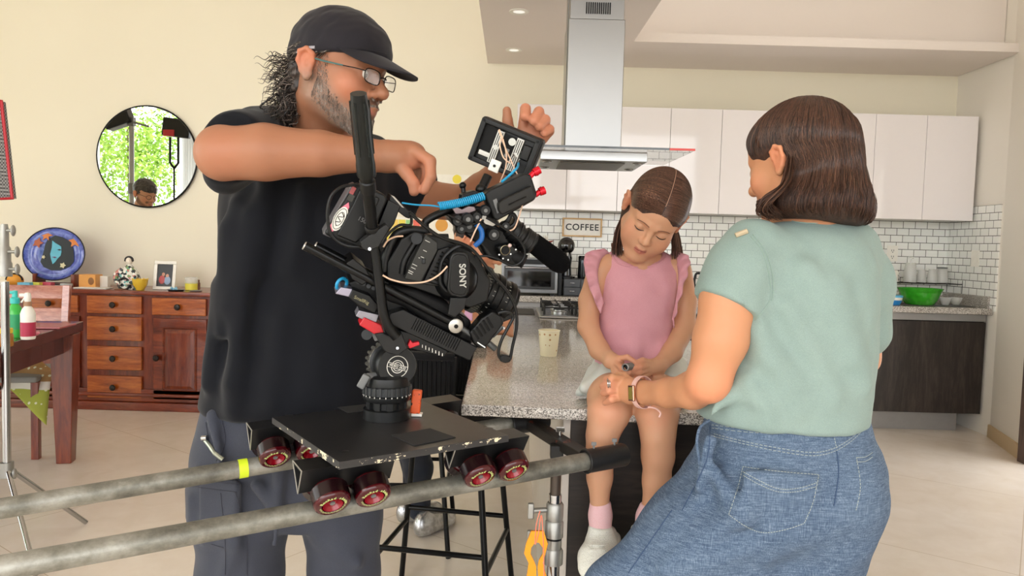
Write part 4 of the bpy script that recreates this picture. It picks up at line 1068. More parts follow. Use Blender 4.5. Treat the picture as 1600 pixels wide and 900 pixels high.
nd = (NR - NL0).normalized(); fd = (FR_ - FL0).normalized()
root = empty('dolly_track', ((NR + FR_) / 2).to_tuple(), 0, 'two weathered steel pipes joined by a black crossbar, the dolly track', 'camera track')
RP = .0188
MB().cyl(NL0 - nd * .5, NR + nd * .02, RP, seg=32).build('rail', M_PIPE, root, smooth=True, world=True)
MB().cyl(FL0 - fd * .5, FR_ + fd * .02, RP, seg=32).build('rail', M_PIPE, root, smooth=True, world=True)
SN0 = P(915, 721, 1.56); SN1 = SN0 + nd * .098; SF0 = P(797, 664, 1.79); SF1 = SF0 + fd * .098
for a, b in ((SN0, SN1), (SF0, SF1)):
    d = (b - a).normalized(); o = Vector(a)
    s = MB().lathe([(.0195, 0), (.0255, 0), (.0255, .098), (.0245, .102), (.0001, .102)], a, d, 40, caps=False).lathe([(.0195, 0), (.0195, .1)], a, d, 40, caps=False).build('end_sleeve', M_PBLK, root, smooth=True, world=True)
    MB().ring(a, d, .0245, .0022).build('sleeve_lip', M_PBLK, s, smooth=True, world=True)
    for t in (.02, .075):
        q = a + d * t + Vector((0, 0, .0245)); MB().cyl(q, q + Vector((0, 0, .008)), .0025).box(q + Vector((0, 0, .011)), (.011, .003, .008)).build('wing_screw', M_GREY, s, world=True, bevel=.001)
ca = SF0 + fd * .05; cb = SN0 + nd * .012; dv = (cb - ca).normalized(); up = Vector((0, 0, 1)); sd = dv.cross(up).normalized() * .017; uu = sd.cross(dv).normalized() * .0125
MB().hexa([ca + sd - uu, ca - sd - uu, cb - sd - uu, cb + sd - uu], [ca + sd + uu, ca - sd + uu, cb - sd + uu, cb + sd + uu]).build('crossbar', M_PBLK2, root, world=True, bevel=.003)
q = (ca * .45 + cb * .55) + Vector((0, 0, .013)); MB().cyl(q, q + Vector((0, 0, .012)), .0035).box(q + Vector((0, 0, .016)), (.02, .005, .012)).build('wing_nut', M_CHROME, root, world=True, bevel=.001)
# neon tape on the far rail
tp = FL0 + (FR_ - FL0) * .0
best = min((FL0 + fd * (k * .005) for k in range(260)), key=lambda v: abs((800 + FL * v.x / v.y) - 378))
MB().cyl(best - fd * .008, best + fd * .010, RP + .0007, seg=32).build('marker_tape', plain('neon_tape', 'D8F02A', .5, noise=.02), root, smooth=True, world=True)

# supporting stand under the track end
sx = P(868, 760, 1.66)
root = empty('track_stand', (sx.x, sx.y, 0), 0, 'chrome and aluminium stand holding up the track end under the island edge', 'stand')
sp = lambda z: (sx.x, sx.y, z)
ztk = .785
MB().lathe([(.012, .62), (.012, ztk + .03)], (sx.x, sx.y, 0)).build('riser', plain('worn_brown_tube', '4E443C', .45, .5), root, smooth=True, world=True)
def sz(py): return P(868, py, 1.66).z
MB().lathe([(.0145, sz(785)), (.0145, sz(772))], (sx.x, sx.y, 0)).build('chrome_sleeve', M_CHROME, root, smooth=True, world=True)
M_CAST = plain('cast_aluminium', 'A3A29D', .45, .8, nscale=60)
MB().lathe([(.019, sz(812)), (.02, sz(806)), (.02, sz(788)), (.017, sz(785))], (sx.x, sx.y, 0)).build('collar', M_CAST, root, smooth=True, world=True)
MB().lathe([(.021, sz(838)), (.021, sz(815)), (.018, sz(812))], (sx.x, sx.y, 0)).build('collar', M_CAST, root, smooth=True, world=True)
MB().lathe([(.018, sz(842)), (.018, sz(838))], (sx.x, sx.y, 0)).build('rubber_ring', M_BLACK, root, smooth=True, world=True)
MB().lathe([(.018, sz(858)), (.018, sz(842))], (sx.x, sx.y, 0)).build('collar', M_CAST, root, smooth=True, world=True)
MB().lathe([(.022, sz(880)), (.022, sz(860)), (.019, sz(856))], (sx.x, sx.y, 0)).build('collar', M_CAST, root, smooth=True, world=True)
MB().lathe([(.015, .12), (.015, sz(878))], (sx.x, sx.y, 0)).build('column', M_CHROME, root, smooth=True, world=True)
for zz in (sz(796), sz(838)):
    q = Vector((sx.x, sx.y, zz))
    MB().cyl(q + Vector((-.018, -.005, 0)), q + Vector((-.05, -.012, 0)), .006).box(q + Vector((-.055, -.013, 0)), (.014, .012, .036)).build('lock_knob', M_CAST, root, world=True, bevel=.003)
for k in range(3):
    a = 2 * pi * k / 3 + .4; MB().tube([(sx.x, sx.y, .3), (sx.x + math.cos(a) * .3, sx.y + math.sin(a) * .05 - .2 * (k == 1), .012)], .009).build('leg', M_CHROME, root, smooth=True, world=True)
MB().box((sx.x, sx.y, ztk + .03), (.03, .03, .03)).build('cradle', M_PBLK, root, world=True, bevel=.003)
# orange spool hanging from the stand knob
hk = Vector((sx.x - .035, sx.y - .025, sz(838)))
root = empty('orange_tag', (hk.x, hk.y - .01, hk.z - .08), 0, 'orange plastic cord winder hanging on a pink cord from the stand', 'cord winder')
mo_ = plain('orange_plastic', 'F59B14', .4, trans=0)
def outline(c, pts): return [Vector((c.x + x, c.y, c.z + z)) for x, z in pts]
# frame with a hole, built as bands
c_ = Vector((hk.x - .005, hk.y - .012, 0))
def px3(px, py): return P(px, py, c_.y)
mb = MB()
lft = [(827, 838), (822, 850), (819, 865), (826, 880), (824, 895), (820, 915)]; rgt = [(852, 838), (856, 850), (852, 866), (848, 880), (852, 895), (860, 915)]
hl = [(836, 848), (830, 856), (829, 866), (834, 876), (838, 886), (838, 905)]; hr = [(842, 848), (848, 856), (848, 866), (842, 876), (840, 886), (841, 905)]
for i in range(5):
    for A, B in ((lft, hl), (hr, rgt)):
        mb.prism([px3(*A[i]), px3(*B[i]), px3(*B[i + 1]), px3(*A[i + 1])], (0, .006, 0))
mb.prism([px3(830, 830), px3(850, 830), px3(852, 838), px3(842, 848), px3(836, 848), px3(827, 838)], (0, .006, 0))
mb.build('winder_body', mo_, root, world=True)
MB().tube(bez([px3(844, 798), px3(838, 820), px3(836, 850), px3(841, 835), px3(846, 805), px3(849, 850), px3(850, 900)]), .0012, 5).build('pink_cord', plain('salmon_cord', 'F2876B', .6), root, smooth=True, world=True)

# ================================================================ dolly platform
root = empty('dolly_platform', G(604, 655, .9).to_tuple(), 0, 'black scuffed camera dolly plate on red skate wheels riding the pipes', 'camera dolly')
ZP = .92
pN = G(530, 722, ZP); pL = G(425, 652, ZP); pR = G(795, 680, ZP); pF = pL + pR - pN
TP = .0125
def inset(ps, k):
    c = sum(ps, Vector()) / 4; return [c + (p - c) * k for p in ps]
q = [pN, pR, pF, pL]
MB().prism([p - Vector((0, 0, .0012)) for p in q], (0, 0, -TP + .0012)).build('deck_edge', M_EDGE, root, world=True)
MB().prism([p - Vector((0, 0, .0012)) for p in inset(q, .9995)], (0, 0, .0012)).build('deck', M_PLATE, root, world=True)
MB().prism([G(x, y, ZP + .0004) for x, y in ((612, 681), (648, 697), (712, 684), (672, 670))], (0, 0, .0012)).build('grip_tape', plain('grip_tape', '232324', .85), root, world=True)
MB().prism([G(x, y, ZP + .0004) for x, y in ((527, 637), (545, 646), (590, 640), (570, 632))], (0, 0, .001)).build('grip_tape', plain('grip_tape', '232324', .85), root, world=True)
for (x, y) in ((452, 649), (538, 705), (764, 669), (655, 625)):
    g = G(x, y, ZP); b = MB().lathe([(.0001, .0008), (.006, .0008), (.0085, .0002)], g, caps=False).build('plate_bolt', plain('bolt_steel', '5A5A5C', .35, .9), root, smooth=True, world=True)
m4 = plain('clear_red_wheel', '8C0D22', .12, coat=.5, noise=.08)
MWT = N('red_urethane'); MWT.col('4E0812'); MWT.set(rough=.12, trans=.25, ior=1.3, coat=.6); MWT = MWT.m
MHUB = plain('wheel_hub_red', '8E0C1E', .2, coat=.3)
MTRD = plain('dark_wheel_tread', '1A080C', .25, spec=.35)
MPRT = plain('pale_green_print', 'C8D58A', .5, noise=.02)
def wheel(par, c, ax, flip, txt):
    """c: wheel centre, ax: axle pointing outwards"""
    W, R0 = .038, .0325
    w_ = MB().lathe([(.017, W / 2 - .004), (.020, W / 2), (R0 - .005, W / 2), (R0 - .0015, W / 2 - .0025), (R0, W / 2 - .007), (R0, -W / 2 + .007), (R0 - .0015, -W / 2 + .0025), (R0 - .005, -W / 2), (.017, -W / 2)], c, ax, 48, caps=False).build('wheel', MWT, par, smooth=True, world=True)
    MB().lathe([(.0175, W / 2 - .001), (.012, W / 2 - .012), (.006, W / 2 - .013), (.006, W / 2 - .006), (.0001, W / 2 - .006)], c, ax, 32, caps=False).lathe([(.0175, W / 2), (.0175, -W / 2)], c, ax, 32, caps=False).build('hub', MHUB, w_, smooth=True, world=True)
    MB().lathe([(R0 + .0003, W / 2 - .008), (R0 + .0003, -W / 2 + .006)], c, ax, 48, caps=False).build('tread', MTRD, w_, smooth=True, world=True)
    MB().lathe([(.0045, W / 2 - .0075), (.0045, W / 2 - .0035), (.0001, W / 2 - .0035)], c, ax, 16, caps=False).build('axle_nut', M_GREY, w_, smooth=True, world=True)
    # printed ring: dashes round the face
    ax = Vector(ax).normalized(); u = ax.cross(Vector((0, 0, 1))).normalized(); v = ax.cross(u)
    mb = MB()
    if txt:
        word = 'RonRad skate'
        for i, ch in enumerate(word):
            a = math.radians(-125 + i * 15) + (pi if v.z > 0 else 0)
            d_ = u * math.cos(a) + v * math.sin(a)
            if ch == ' ': continue
    lo_ = range(0, 34) if txt else range(0, 60)
    for k in lo_:
        a = 2 * pi * k / 60 + .25
        for r_ in (.0205, .0222):
            rr = r_ + .0008 * math.sin(k * 2.3); d_ = u * math.cos(a) + v * math.sin(a); t_ = ax.cross(d_)
            p0 = Vector(c) + d_ * rr + ax * (W / 2 + .0002)
            mb._add([p0 - t_ * .0007 - d_ * .0005, p0 + t_ * .0007 - d_ * .0006, p0 + t_ * .0006 + d_ * .0006, p0 - t_ * .0007 + d_ * .0005], [(0, 1, 2, 3)])
    pr = mb.build('printed_ring', MPRT, w_, world=True); pr['kind'] = 'stuff'
    return w_, u, v
def arc_text(par, c, ax, body, rad, size, mat, a0, step):
    ax = Vector(ax).normalized(); upv = (Vector((0, 0, 1)) - ax * ax.z).normalized(); rt = upv.cross(ax)
    rt = -rt if rt.x < 0 else rt
    txts = []
    cur = bpy.data.curves.new('t', 'FONT')
    for i, ch in enumerate(body):
        if ch == ' ': continue
        a = math.radians(a0 - i * step); d_ = rt * math.cos(a) + upv * math.sin(a); t_ = rt * math.sin(a) - upv * math.cos(a)
        text('printed_letter', ch, Vector(c) + d_ * rad + ax * (.038 / 2 + .0005), t_, d_, size, mat, par, ext=.0002, bold=.0002)
nrmP = Vector((-fd.y, fd.x, 0)).normalized()      # across the track, pointing away
def truck(cen, d, L, label=None, wheels=(-1, 1), txt=True, sides=(-1, 1)):
    """V shaped channel with two pairs of skate wheels; cen on the pipe axis"""
    perp = Vector((d.y, -d.x, 0)).normalized()      # towards the viewer
    upv = perp.cross(d).normalized(); upv = upv if upv.z > 0 else -upv
    top = .064 + .022; z0 = .036
    A = lambda s_, x, z: cen + d * s_ + perp * x + upv * z
    mb = MB(); hw = .034; t = .004
    prof = [(-hw, top), (hw, top), (hw, top - .006), (hw * .82, top - .012), (.004, z0 + .004), (0, z0), (-.004, z0 + .004), (-hw * .82, top - .012), (-hw, top - .006)]
    inn = [(-hw + t * 2.2, top - t), (hw - t * 2.2, top - t), (0, z0 + t * 2.2)]
    out3 = [(-hw, top), (hw, top), (0, z0)]
    # hollow triangular tube made of three plates
    for i in range(3):
        j = (i + 1) % 3; o0, o1, i0, i1 = out3[i], out3[j], inn[i], inn[j]
        mb.prism([A(-L / 2, *o0), A(-L / 2, *o1), A(-L / 2, *i1), A(-L / 2, *i0)], d * L)
    tr = mb.build('truck', M_PBLK, root, world=True)
    b = MB()
    for i in range(3):
        j = (i + 1) % 3; b.tube([A(-L / 2, *out3[i]), A(-L / 2, *out3[j])], .0011, 5)
    b.build('worn_rim', plain('bare_metal_edge', 'B9B6AE', .4, .6), tr, world=True, smooth=True)
    for s_ in wheels:
        for sgn in sides:
            off = perp * sgn; axd = (off * .80 - upv * (-.60) * -1).normalized()   # outward and down
            axd = (off * .78 - upv * .62).normalized()
            # the wheel rolls on the pipe: centre lies along the radial direction normal to the axle
            rad = (off * .62 + upv * .78).normalized()
            c = cen + d * (s_ * .0365) + rad * (RP + .0325) + axd * .008
            w_, u, v = wheel(tr, c, axd, False, txt and sgn == 1)
            MB().cyl(c - axd * .03, c, .004).build('axle', M_GREY, w_, smooth=True, world=True)
            if txt and sgn == 1: arc_text(w_, c, axd, 'RonRad skate', .0225, .0080, MPRT, 158, 13)
def on_pipe(A0, d, px):
    return min((A0 + d * (k * .002) for k in range(900)), key=lambda v: abs((800 + FL * v.x / v.y) - px))
cn1 = on_pipe(NL0, nd, 545); cn2 = on_pipe(NL0, nd, 768); cf1 = on_pipe(FL0, fd, 455); cf2 = on_pipe(FL0, fd, 672)
truck(cn1, nd, .168); truck(cn2, nd, .160); truck(cf1, fd, .155); truck(cf2, fd, .155, txt=False)

# ================================================================ fluid head
DH = G(604, 653, ZP); hc = Vector((DH.x, DH.y, ZP + .0005))
k = DH.y / FL
root = empty('fluid_head', hc.to_tuple(), 0, 'black fluid tripod head with long pan handle on the dolly plate', 'tripod head')
ZS = .76
def L_(name, prof, m, par=None, seg=48, **kw): return MB().lathe([(r, z * ZS) for r, z in prof], hc, (0, 0, 1), seg, **kw).build(name, m, par or root, smooth=True, world=True)
M_HD = plain('charcoal_head', '191A1B', .32); M_HD2 = plain('grey_head', '2F3133', .35)
L_('mounting_ring', [(.0475, 0), (.0475, .027), (.045, .029), (.0001, .029)], M_HD)
L_('neck', [(.036, .028), (.036, .05)], M_BLACK)
mb = MB()
for i in range(10):
    a = 2 * pi * i / 10; c = hc + Vector((math.cos(a) * .037, math.sin(a) * .037, .040 * ZS)); mb.box(c, (.012, .008, .022), Matrix.Rotation(a + pi / 2, 3, 'Z'))
mb.build('vent_ribs', M_HD, root, world=True)
L_('lower_collar', [(.036, .046), (.046, .05), (.048, .056), (.048, .064), (.0465, .066)], M_HD)
L_('drag_ring', [(.046, .066), (.048, .068), (.048, .088), (.046, .09)], M_HD2)
mb = MB()
for i in range(26):
    a = 2 * pi * i / 26; c = hc + Vector((math.cos(a) * .048, math.sin(a) * .048, .079 * ZS)); mb.box(c, (.007, .004, .017), Matrix.Rotation(a + pi / 2, 3, 'Z'))
mb.build('grip_ribs', M_HD2, root, world=True, bevel=.001)
mb = MB()
for i in range(26):
    a = 2 * pi * i / 26; c = hc + Vector((math.cos(a) * .0482, math.sin(a) * .0482, .0665 * ZS)); mb.box(c, (.0012, .001, .005), Matrix.Rotation(a + pi / 2, 3, 'Z'))
mb.build('scale_marks', M_WHITE, root, world=True)
L_('upper_base', [(.046, .09), (.0465, .094), (.044, .112), (.036, .118), (.0001, .118)], M_HD)
# tilt drum
dax = Vector((.42, -.90, .03)).normalized(); dc = P(621, 573, hc.y - .02)
rd = .041
D = lambda prof, name, m, par=None: MB().lathe(prof, dc, dax, 48, caps=False).build(name, m, par or root, smooth=True, world=True)
drum = D([(.0001, .0), (rd - .002, .0), (rd, -.003), (rd, -.034), (rd - .004, -.036), (rd - .004, -.040)], 'tilt_drum', M_HD)
D([(rd - .003, -.036), (rd - .003, -.046), (rd - .009, -.048), (rd - .009, -.078), (rd - .004, -.08)], 'drum_sleeve', M_HD2, drum)
kn = MB().lathe([(rd - .006, -.08), (rd - .003, -.083), (rd - .003, -.096), (rd - .01, -.1), (.0001, -.1)], dc, dax, 48, caps=False)
for i in range(20):
    u = dax.orthogonal().normalized(); v = dax.cross(u); a = 2 * pi * i / 20; kn.cyl(dc + (u * math.cos(a) + v * math.sin(a)) * (rd - .002) - dax * .082, dc + (u * math.cos(a) + v * math.sin(a)) * (rd - .002) - dax * .097, .004, seg=8)
kn.build('drag_knob', plain('knurled_grey', '6E6C66', .35, .4), drum, smooth=True, world=True)
MB().box(dc - dax * .05 + Vector((0, 0, -.04)), (.06, .05, .03)).build('yoke', M_HD, root, world=True, bevel=.006)
# emblem
rt = Vector((0, 0, 1)).cross(dax).normalized(); upd = dax.cross(rt)
rt2 = (rt * math.cos(-.30) + upd * math.sin(-.30)); up2 = dax.cross(rt2)
ec = dc + dax * .0006
MB().ring(ec, dax, .0215, .0008, 48, 6).build('emblem_ring', M_WHITE, drum, smooth=True, world=True)
arc = lambda a0, a1, R, cx=0, cy=0: [ec + rt2 * (cx + R * math.cos(math.radians(a0 + (a1 - a0) * i / 14))) + up2 * (cy + R * math.sin(math.radians(a0 + (a1 - a0) * i / 14))) for i in range(15)]
mb = MB().tube([ec + rt2 * x + up2 * .0042 for x in (-.021, .021)], .0006, 5).tube([ec + rt2 * x - up2 * .0042 for x in (-.021, .021)], .0006, 5)
mb.build('emblem_bars', M_WHITE, drum, world=True)
mb = MB().tube(arc(20, 160, .0125, 0, .000), .0009, 5).tube(arc(200, 340, .0125, 0, -.000), .0009, 5).tube(arc(30, 150, .0085), .0007, 5).tube(arc(210, 330, .0085), .0007, 5)
mb.build('emblem_arcs', M_WHITE, drum, world=True)
text('emblem_lettering', 'VIDEO 18.S2', ec, rt2, up2, .0066, M_WHITE, drum, bold=.0001)
# brake lever on the left
q = P(573, 590, hc.y - .03); MB().cyl(q, q + Vector((.02, .02, 0)), .009).box(q + Vector((-.004, -.01, -.006)), (.016, .012, .03), Matrix.Rotation(.5, 3, 'Y')).build('pan_brake', M_GREY, root, world=True, bevel=.003)

# ---- camera frame
O_ = P(650, 430, 1.38)
fw_ = Vector((.86, .30, -.41)).normalized(); us = Vector((.40, 0, .9)); us = (us - fw_ * us.dot(fw_)).normalized(); ss = fw_.cross(us).normalized()
if ss.y > 0: ss = -ss
def F(px, py, off=0.0):
    d = ray(px, py); pl = O_ + ss * off
    return CAM + d * ((pl - CAM).dot(ss) / d.dot(ss))
PX = 1.38 / FL
def pp(poly, off, th): return [F(x, y, off) for x, y in poly], -ss * th
def prism(name, poly, off, th, m, par, bevel=.0015):
    a, d = pp(poly, off, th); return MB().prism(a, d).build(name, m, par, world=True, bevel=bevel)
def ptube(name, pts, off, rpx, m, par, n=6, seg=8, offs=None):
    q = [F(x, y, (offs[i] if offs else off)) for i, (x, y) in enumerate(pts)]
    return MB().tube(bez(q, n), rpx * PX, seg).build(name, m, par, smooth=True, world=True)

# tilt plate and pan handle of the head
prism('bracket', [(585, 522), (598, 520), (606, 524), (628, 521), (637, 545), (622, 556), (606, 552), (600, 548)], .055, .022, M_HD, root, .002)
prism('bracket_arm', [(573, 508), (598, 508), (606, 528), (586, 534)], .04, .03, M_GREY, root, .002)
MB().cyl(F(621, 544, .056), F(621, 544, .058), .0025).build('bracket_screw', M_CHROME, root, world=True, smooth=True)
pb = [(620, 527), (607, 510), (599, 488), (594, 450), (588, 405), (583, 372)]
ptube('pan_bar', pb, .068, 7.5, M_BLACKM, root, seg=16)
o1 = P(584, 380, F(584, 380, .068).y); o2 = P(573, 275, 1.19); o3 = P(560, 146, 1.12)
MB().tube([o1, o2], [.0095, .0105], 24).build('bar_tube', M_BLACKM, root, smooth=True, world=True)
MB().lathe([(.0115, 0), (.0125, .004), (.0125, .012), (.0115, .014)], o1 + (o2 - o1) * .18, (o2 - o1)).build('lower_collar', M_BLACK, root, smooth=True, world=True)
MB().lathe([(.0125, 0), (.013, .004), (.013, .02), (.011, .022)], o2 - (o2 - o1).normalized() * .03, (o2 - o1)).build('upper_collar', M_BLACK, root, smooth=True, world=True)
ga = (o3 - o2).normalized(); gl_ = (o3 - o2).length
grip = MB().lathe([(.0145, 0), (.0155, .003), (.0155, .022), (.0145, .028), (.0140, gl_ * .5), (.0145, gl_ * .82), (.0128, gl_ * .93), (.0122, gl_), (.0001, gl_)], o2, ga, 40, caps=False).build('handle_grip', plain('rubber_grip', '0F1312', .3), root, smooth=True, world=True)
mb = MB(); u = ga.orthogonal().normalized(); v = ga.cross(u)
for i in range(6):
    a = 2 * pi * i / 6 + .4; d_ = (u * math.cos(a) + v * math.sin(a))
    mb.tube([o2 + ga * gl_ * .28 + d_ * .0142, o2 + ga * gl_ * .92 + d_ * .0132], [.0016, .0022], 6)
mb.build('grip_ridge', plain('rubber_grip_shine', '161B1A', .25), grip, smooth=True, world=True)
prism('clamp_lever', [(563, 378), (572, 371), (604, 350), (609, 357), (592, 386), (574, 393), (566, 388)], .095, .03, M_HD, root, .002)
MB().cyl(F(577.5, 389, .096), F(577.5, 389, .098), .0028).build('lever_screw', M_CHROME, root, world=True, smooth=True)
prism('tilt_plate', [(598, 510), (640, 520), (700, 548), (694, 558), (640, 545), (610, 535)], .035, .06, M_BLACK, root, .002)
prism('lock_lever', [(641, 531), (645, 536), (655, 534), (656, 539), (640, 545), (637, 540)], .045, .012, plain('signal_red', 'C2182A', .35), root, .0015)
mb = MB()
for i in range(7): mb.box(F(660 + i * 5.2, 541 + i * 2.2, .0355), (.0010, .0014, .0055 + .002 * (i % 2)))
mb.build('scale_marks', M_WHITE, root, world=True)

# orange spotted block on the deck behind the head
g = G(650, 650, ZP)
mo3 = N('orange_black_spots'); mo3.col(mo3.ramp(mo3.noise(mo3.coords(), 75, 3), [(.0, 'E9602C'), (.57, 'E9602C'), (.58, '1A1413')], 'CONSTANT')); mo3.set(rough=.45); mo3 = mo3.m
root2 = empty('spotted_lighter', (g.x, g.y, ZP + .0005), 0, 'small orange block with black spots standing on the deck behind the head', 'lighter')
MB().box((0, 0, .03), (.020, .016, .05), Matrix.Rotation(.08, 3, 'Y')).build('body', mo3, root2, bevel=.003)
MB().box((.002, 0, .003), (.022, .018, .006)).build('foot', M_WHITE, root2, bevel=.001)

# ================================================================ cinema camera
root = empty('cinema_camera', F(650, 430, -.02).to_tuple(), 0, 'black cinema video camera on rods with microphone, monitor and big lens, marked SONY', 'video camera')
M_CB = plain('camera_black', '08090A', .36); M_CB2 = plain('camera_graphite', '131415', .4); M_CB3 = plain('camera_panel', '2C2C2A', .5); M_RUB = plain('rubber_black', '050506', .7)
M_CBL = plain('cable_black', '0E0F10', .35); M_BLUE = plain('cable_blue', '1D93C4', .4); M_TAN = plain('cable_tan', 'D9B79E', .5); M_RED = plain('anodised_red', 'D01428', .25, .5)
M_SIL = plain('worn_silver', 'B4B2AC', .35, .8)
body = prism('body', [(626, 374), (648, 361), (692, 372), (735, 392), (750, 405), (760, 427), (768, 438), (762, 472), (735, 482), (690, 466), (650, 452), (604, 440), (606, 410)], .04, .12, M_CB, root, .004)
prism('handle_base', [(700, 338), (730, 330), (770, 355), (802, 398), (792, 410), (768, 402), (757, 388), (738, 374), (722, 362)], .01, .07, M_CB, root, .003)
panel = prism('control_panel', [(665, 366), (684, 379), (684, 391), (658, 441), (632, 436), (640, 418)], .058, .02, M_CB3, root, .002)
MB().box(F(662, 408, .059), (.006, .003, .009)).build('switch', M_BLACK, panel, world=True, bevel=.001)
tx = us * -1
mb = MB()
for (x, y, w_) in ((668, 377, 8), (664, 392, 6), (660, 402, 5), (648, 414, 8), (646, 419, 7), (642, 424, 8), (641, 427, 7), (655, 403, 2)):
    c = F(x, y, .0585); mb.box(c, (w_ * PX, .0008, .0012), Matrix((fw_, ss, us)).transposed())
mb.build('panel_marks', plain('mark_grey', 'B9B8B2', .5), panel, world=True)
side = prism('body_ribs_base', [(684, 391), (700, 386), (722, 400), (700, 450), (660, 444)], .05, .02, M_CB2, root, .002)
mb = MB()
for i in range(9):
    a = F(688 + i * .2, 392, .052); t = i / 8
    mb.tube([F(690 - t * 22, 394 + t * 46, .051), F(704 - t * 18, 400 + t * 46, .051)], .0014, 5)
mb.build('cooling_rib', M_CB, side, world=True)
ptube('side_cage', [(600, 424), (603, 402), (614, 374), (624, 363), (642, 359), (664, 361)], .03, 6.5, M_CB2, root, seg=12)
ptube('side_cage_inner', [(628, 428), (632, 408), (645, 385), (654, 372)], .04, 5, M_CB, root, seg=10)
MB().cyl(F(651, 373, .04), F(651, 373, .06), .010).cyl(F(676, 372, .03), F(700, 372, .03), .008).build('side_knob', M_CB2, root, smooth=True, world=True)
hd = ptube('top_handle', [(668, 372), (664, 352), (668, 344), (684, 335), (705, 327), (722, 322), (740, 318)], -.01, 6.2, M_CB, root, seg=14)
# battery and plate at the back
bat = prism('battery', [(516, 371), (506, 365), (522, 338), (549, 296), (562, 288), (602, 304), (606, 312), (588, 354), (571, 384), (560, 387)], .035, .085, M_CB2, root, .005)
prism('battery_side', [(526, 368), (552, 318), (562, 296), (594, 310), (570, 368), (556, 380)], .042, .01, plain('battery_face', '0E0F10', .35), bat, .003)
bk = prism('battery_back', [(504, 366), (512, 352), (548, 290), (556, 287), (550, 305), (520, 360), (517, 372)], .03, .075, plain('battery_grey', '5C5A5E', .4), bat, .002)
# sticker on the back edge
st = prism('sticker', [(517, 363), (516, 352), (534, 324), (545, 316), (546, 324), (528, 358)], .0365, .002, plain('sticker_pink', 'E2788F', .4), bat, .0005)
ct = F(531, 342, .038); a1 = (F(541, 322, .038) - F(521, 360, .038)).normalized(); a2 = ss.cross(a1)
MB()._add([ct + a1 * math.cos(t) * .023 + a2 * math.sin(t) * .0105 for t in [2 * pi * i / 30 for i in range(30)]], [tuple(range(30))]).build('sticker_oval', M_WHITE, bat, world=True)
mb = MB(); 
for rr in (.85, .55): mb.tube([ct + ss * .0006 + a1 * math.cos(t) * .023 * rr + a2 * math.sin(t) * .0105 * rr for t in [2 * pi * i / 24 for i in range(24)]], .0005, 4, closed=True)
mb.tube(bez([ct + ss * .0008 + a1 * x + a2 * y for x, y in ((-.014, 0), (-.008, .004), (-.004, -.003), (.002, .004), (.006, -.004), (.012, .002))], 5), .0006, 4)
mb.build('sticker_scribble', M_BLACK, bat, world=True)
MB().box(F(551, 298, .0375), (.014, .002, .008), Matrix((a1, ss, a2)).transposed()).build('red_button', plain('dull_red', '9C4A4C', .4), bat, world=True, bevel=.001)
MB().box(F(548, 309, .0375), (.012, .002, .010), Matrix((a1, ss, a2)).transposed()).build('display', M_GLOSSBLK, bat, world=True)
text('lettering', '150', F(566, 344, .0435), -a2, a1, .011, plain('dim_print', '6E6E70', .5), bat)
prism('battery_plate', [(590, 356), (607, 312), (626, 322), (616, 350), (600, 372)], .03, .07, M_CB, root, .002)
prism('plate_bracket', [(611, 304), (618, 308), (644, 335), (640, 342), (634, 340), (606, 318)], .02, .05, M_CB2, root, .002)
prism('plate_label', [(610.5, 304.5), (616, 307), (632, 325), (628, 324)], .0215, .002, plain('label_grey', 'B8B4AB', .5), root, .0004)
# rods
rods = [((476, 384), (566, 431), (705, 503)), ((493, 384), (556, 418), (700, 492))]
for i, (a, b, c) in enumerate(rods):
    A = F(a[0], a[1], .03 - .0 * i); Bp = F(c[0], c[1], .03 - .0 * i)
    off = -.045 * i; A = F(a[0], a[1], .05 + off); Bp = F(c[0], c[1], .05 + off)
    r = MB().cyl(A, Bp, .0078, seg=24).build('rod', M_BLACKM, root, smooth=True, world=True)
    ax = (A - Bp).normalized()
    MB().ring(A, ax, .0064, .0016, 24, 6).build('rod_end_ring', M_SIL, r, smooth=True, world=True)
    MB().lathe([(.0001, .0002), (.0052, .0002)], A, ax, 20, caps=False).build('rod_bore', M_RUB, r, world=True)
prism('rod_clamp', [(540, 412), (552, 404), (572, 420), (580, 436), (566, 446), (550, 436)], .055, .09, M_CB, root, .002)
prism('baseplate', [(545, 442), (572, 432), (640, 456), (700, 480), (735, 500), (742, 528), (728, 552), (690, 530), (620, 500), (560, 478)], .02, .09, M_CB, root, .003)
prism('shoulder_pad', [(605, 445), (650, 452), (700, 474), (730, 505), (722, 530), (672, 508), (630, 480), (600, 470)], .04, .10, M_RUB, root, .01)
mb = MB()
for i, (x, y) in enumerate(((560, 440), (568, 443), (576, 447), (584, 450))): mb.cyl(F(x, y, .0), F(x, y, .045), .0042, seg=12)
mb.build('cheese_plate_rollers', M_CB2, root, smooth=True, world=True)
wd = prism('wedge_clamp', [(524, 459), (533, 449), (551, 452), (545, 464)], .045, .06, plain('lilac_alloy', '9B97A8', .3, .7), root, .001)
sr = prism('clamp_block', [(545, 465), (551, 452), (578, 462), (592, 478), (586, 490), (560, 478)], .05, .03, M_CB, root, .002)
text('lettering', 'SmallRig', F(565, 469, .0508), fw_, us, .0085, plain('gold_print', '8F8B68', .5), sr)
MB().ring(F(534, 444, .02), ss * .8 + fw_ * .6, .011, .003, 24, 8).build('blue_ring', M_BLUE, root, smooth=True, world=True)
prism('quick_release_lever', [(556, 494), (561, 485), (592, 492), (588, 504), (566, 499)], .045, .04, plain('lilac_alloy2', '8C8A93', .35, .7), root, .001)
prism('release_catch', [(561, 508), (569, 496), (596, 508), (600, 520), (586, 523)], .05, .04, plain('catch_red', 'B3121F', .3), root, .002)
MB().cyl(F(573, 523, .03), F(573, 523, .045), .0095).cyl(F(573, 523, .045), F(573, 523, .047), .005).build('lock_knob', M_CB2, root, smooth=True, world=True)
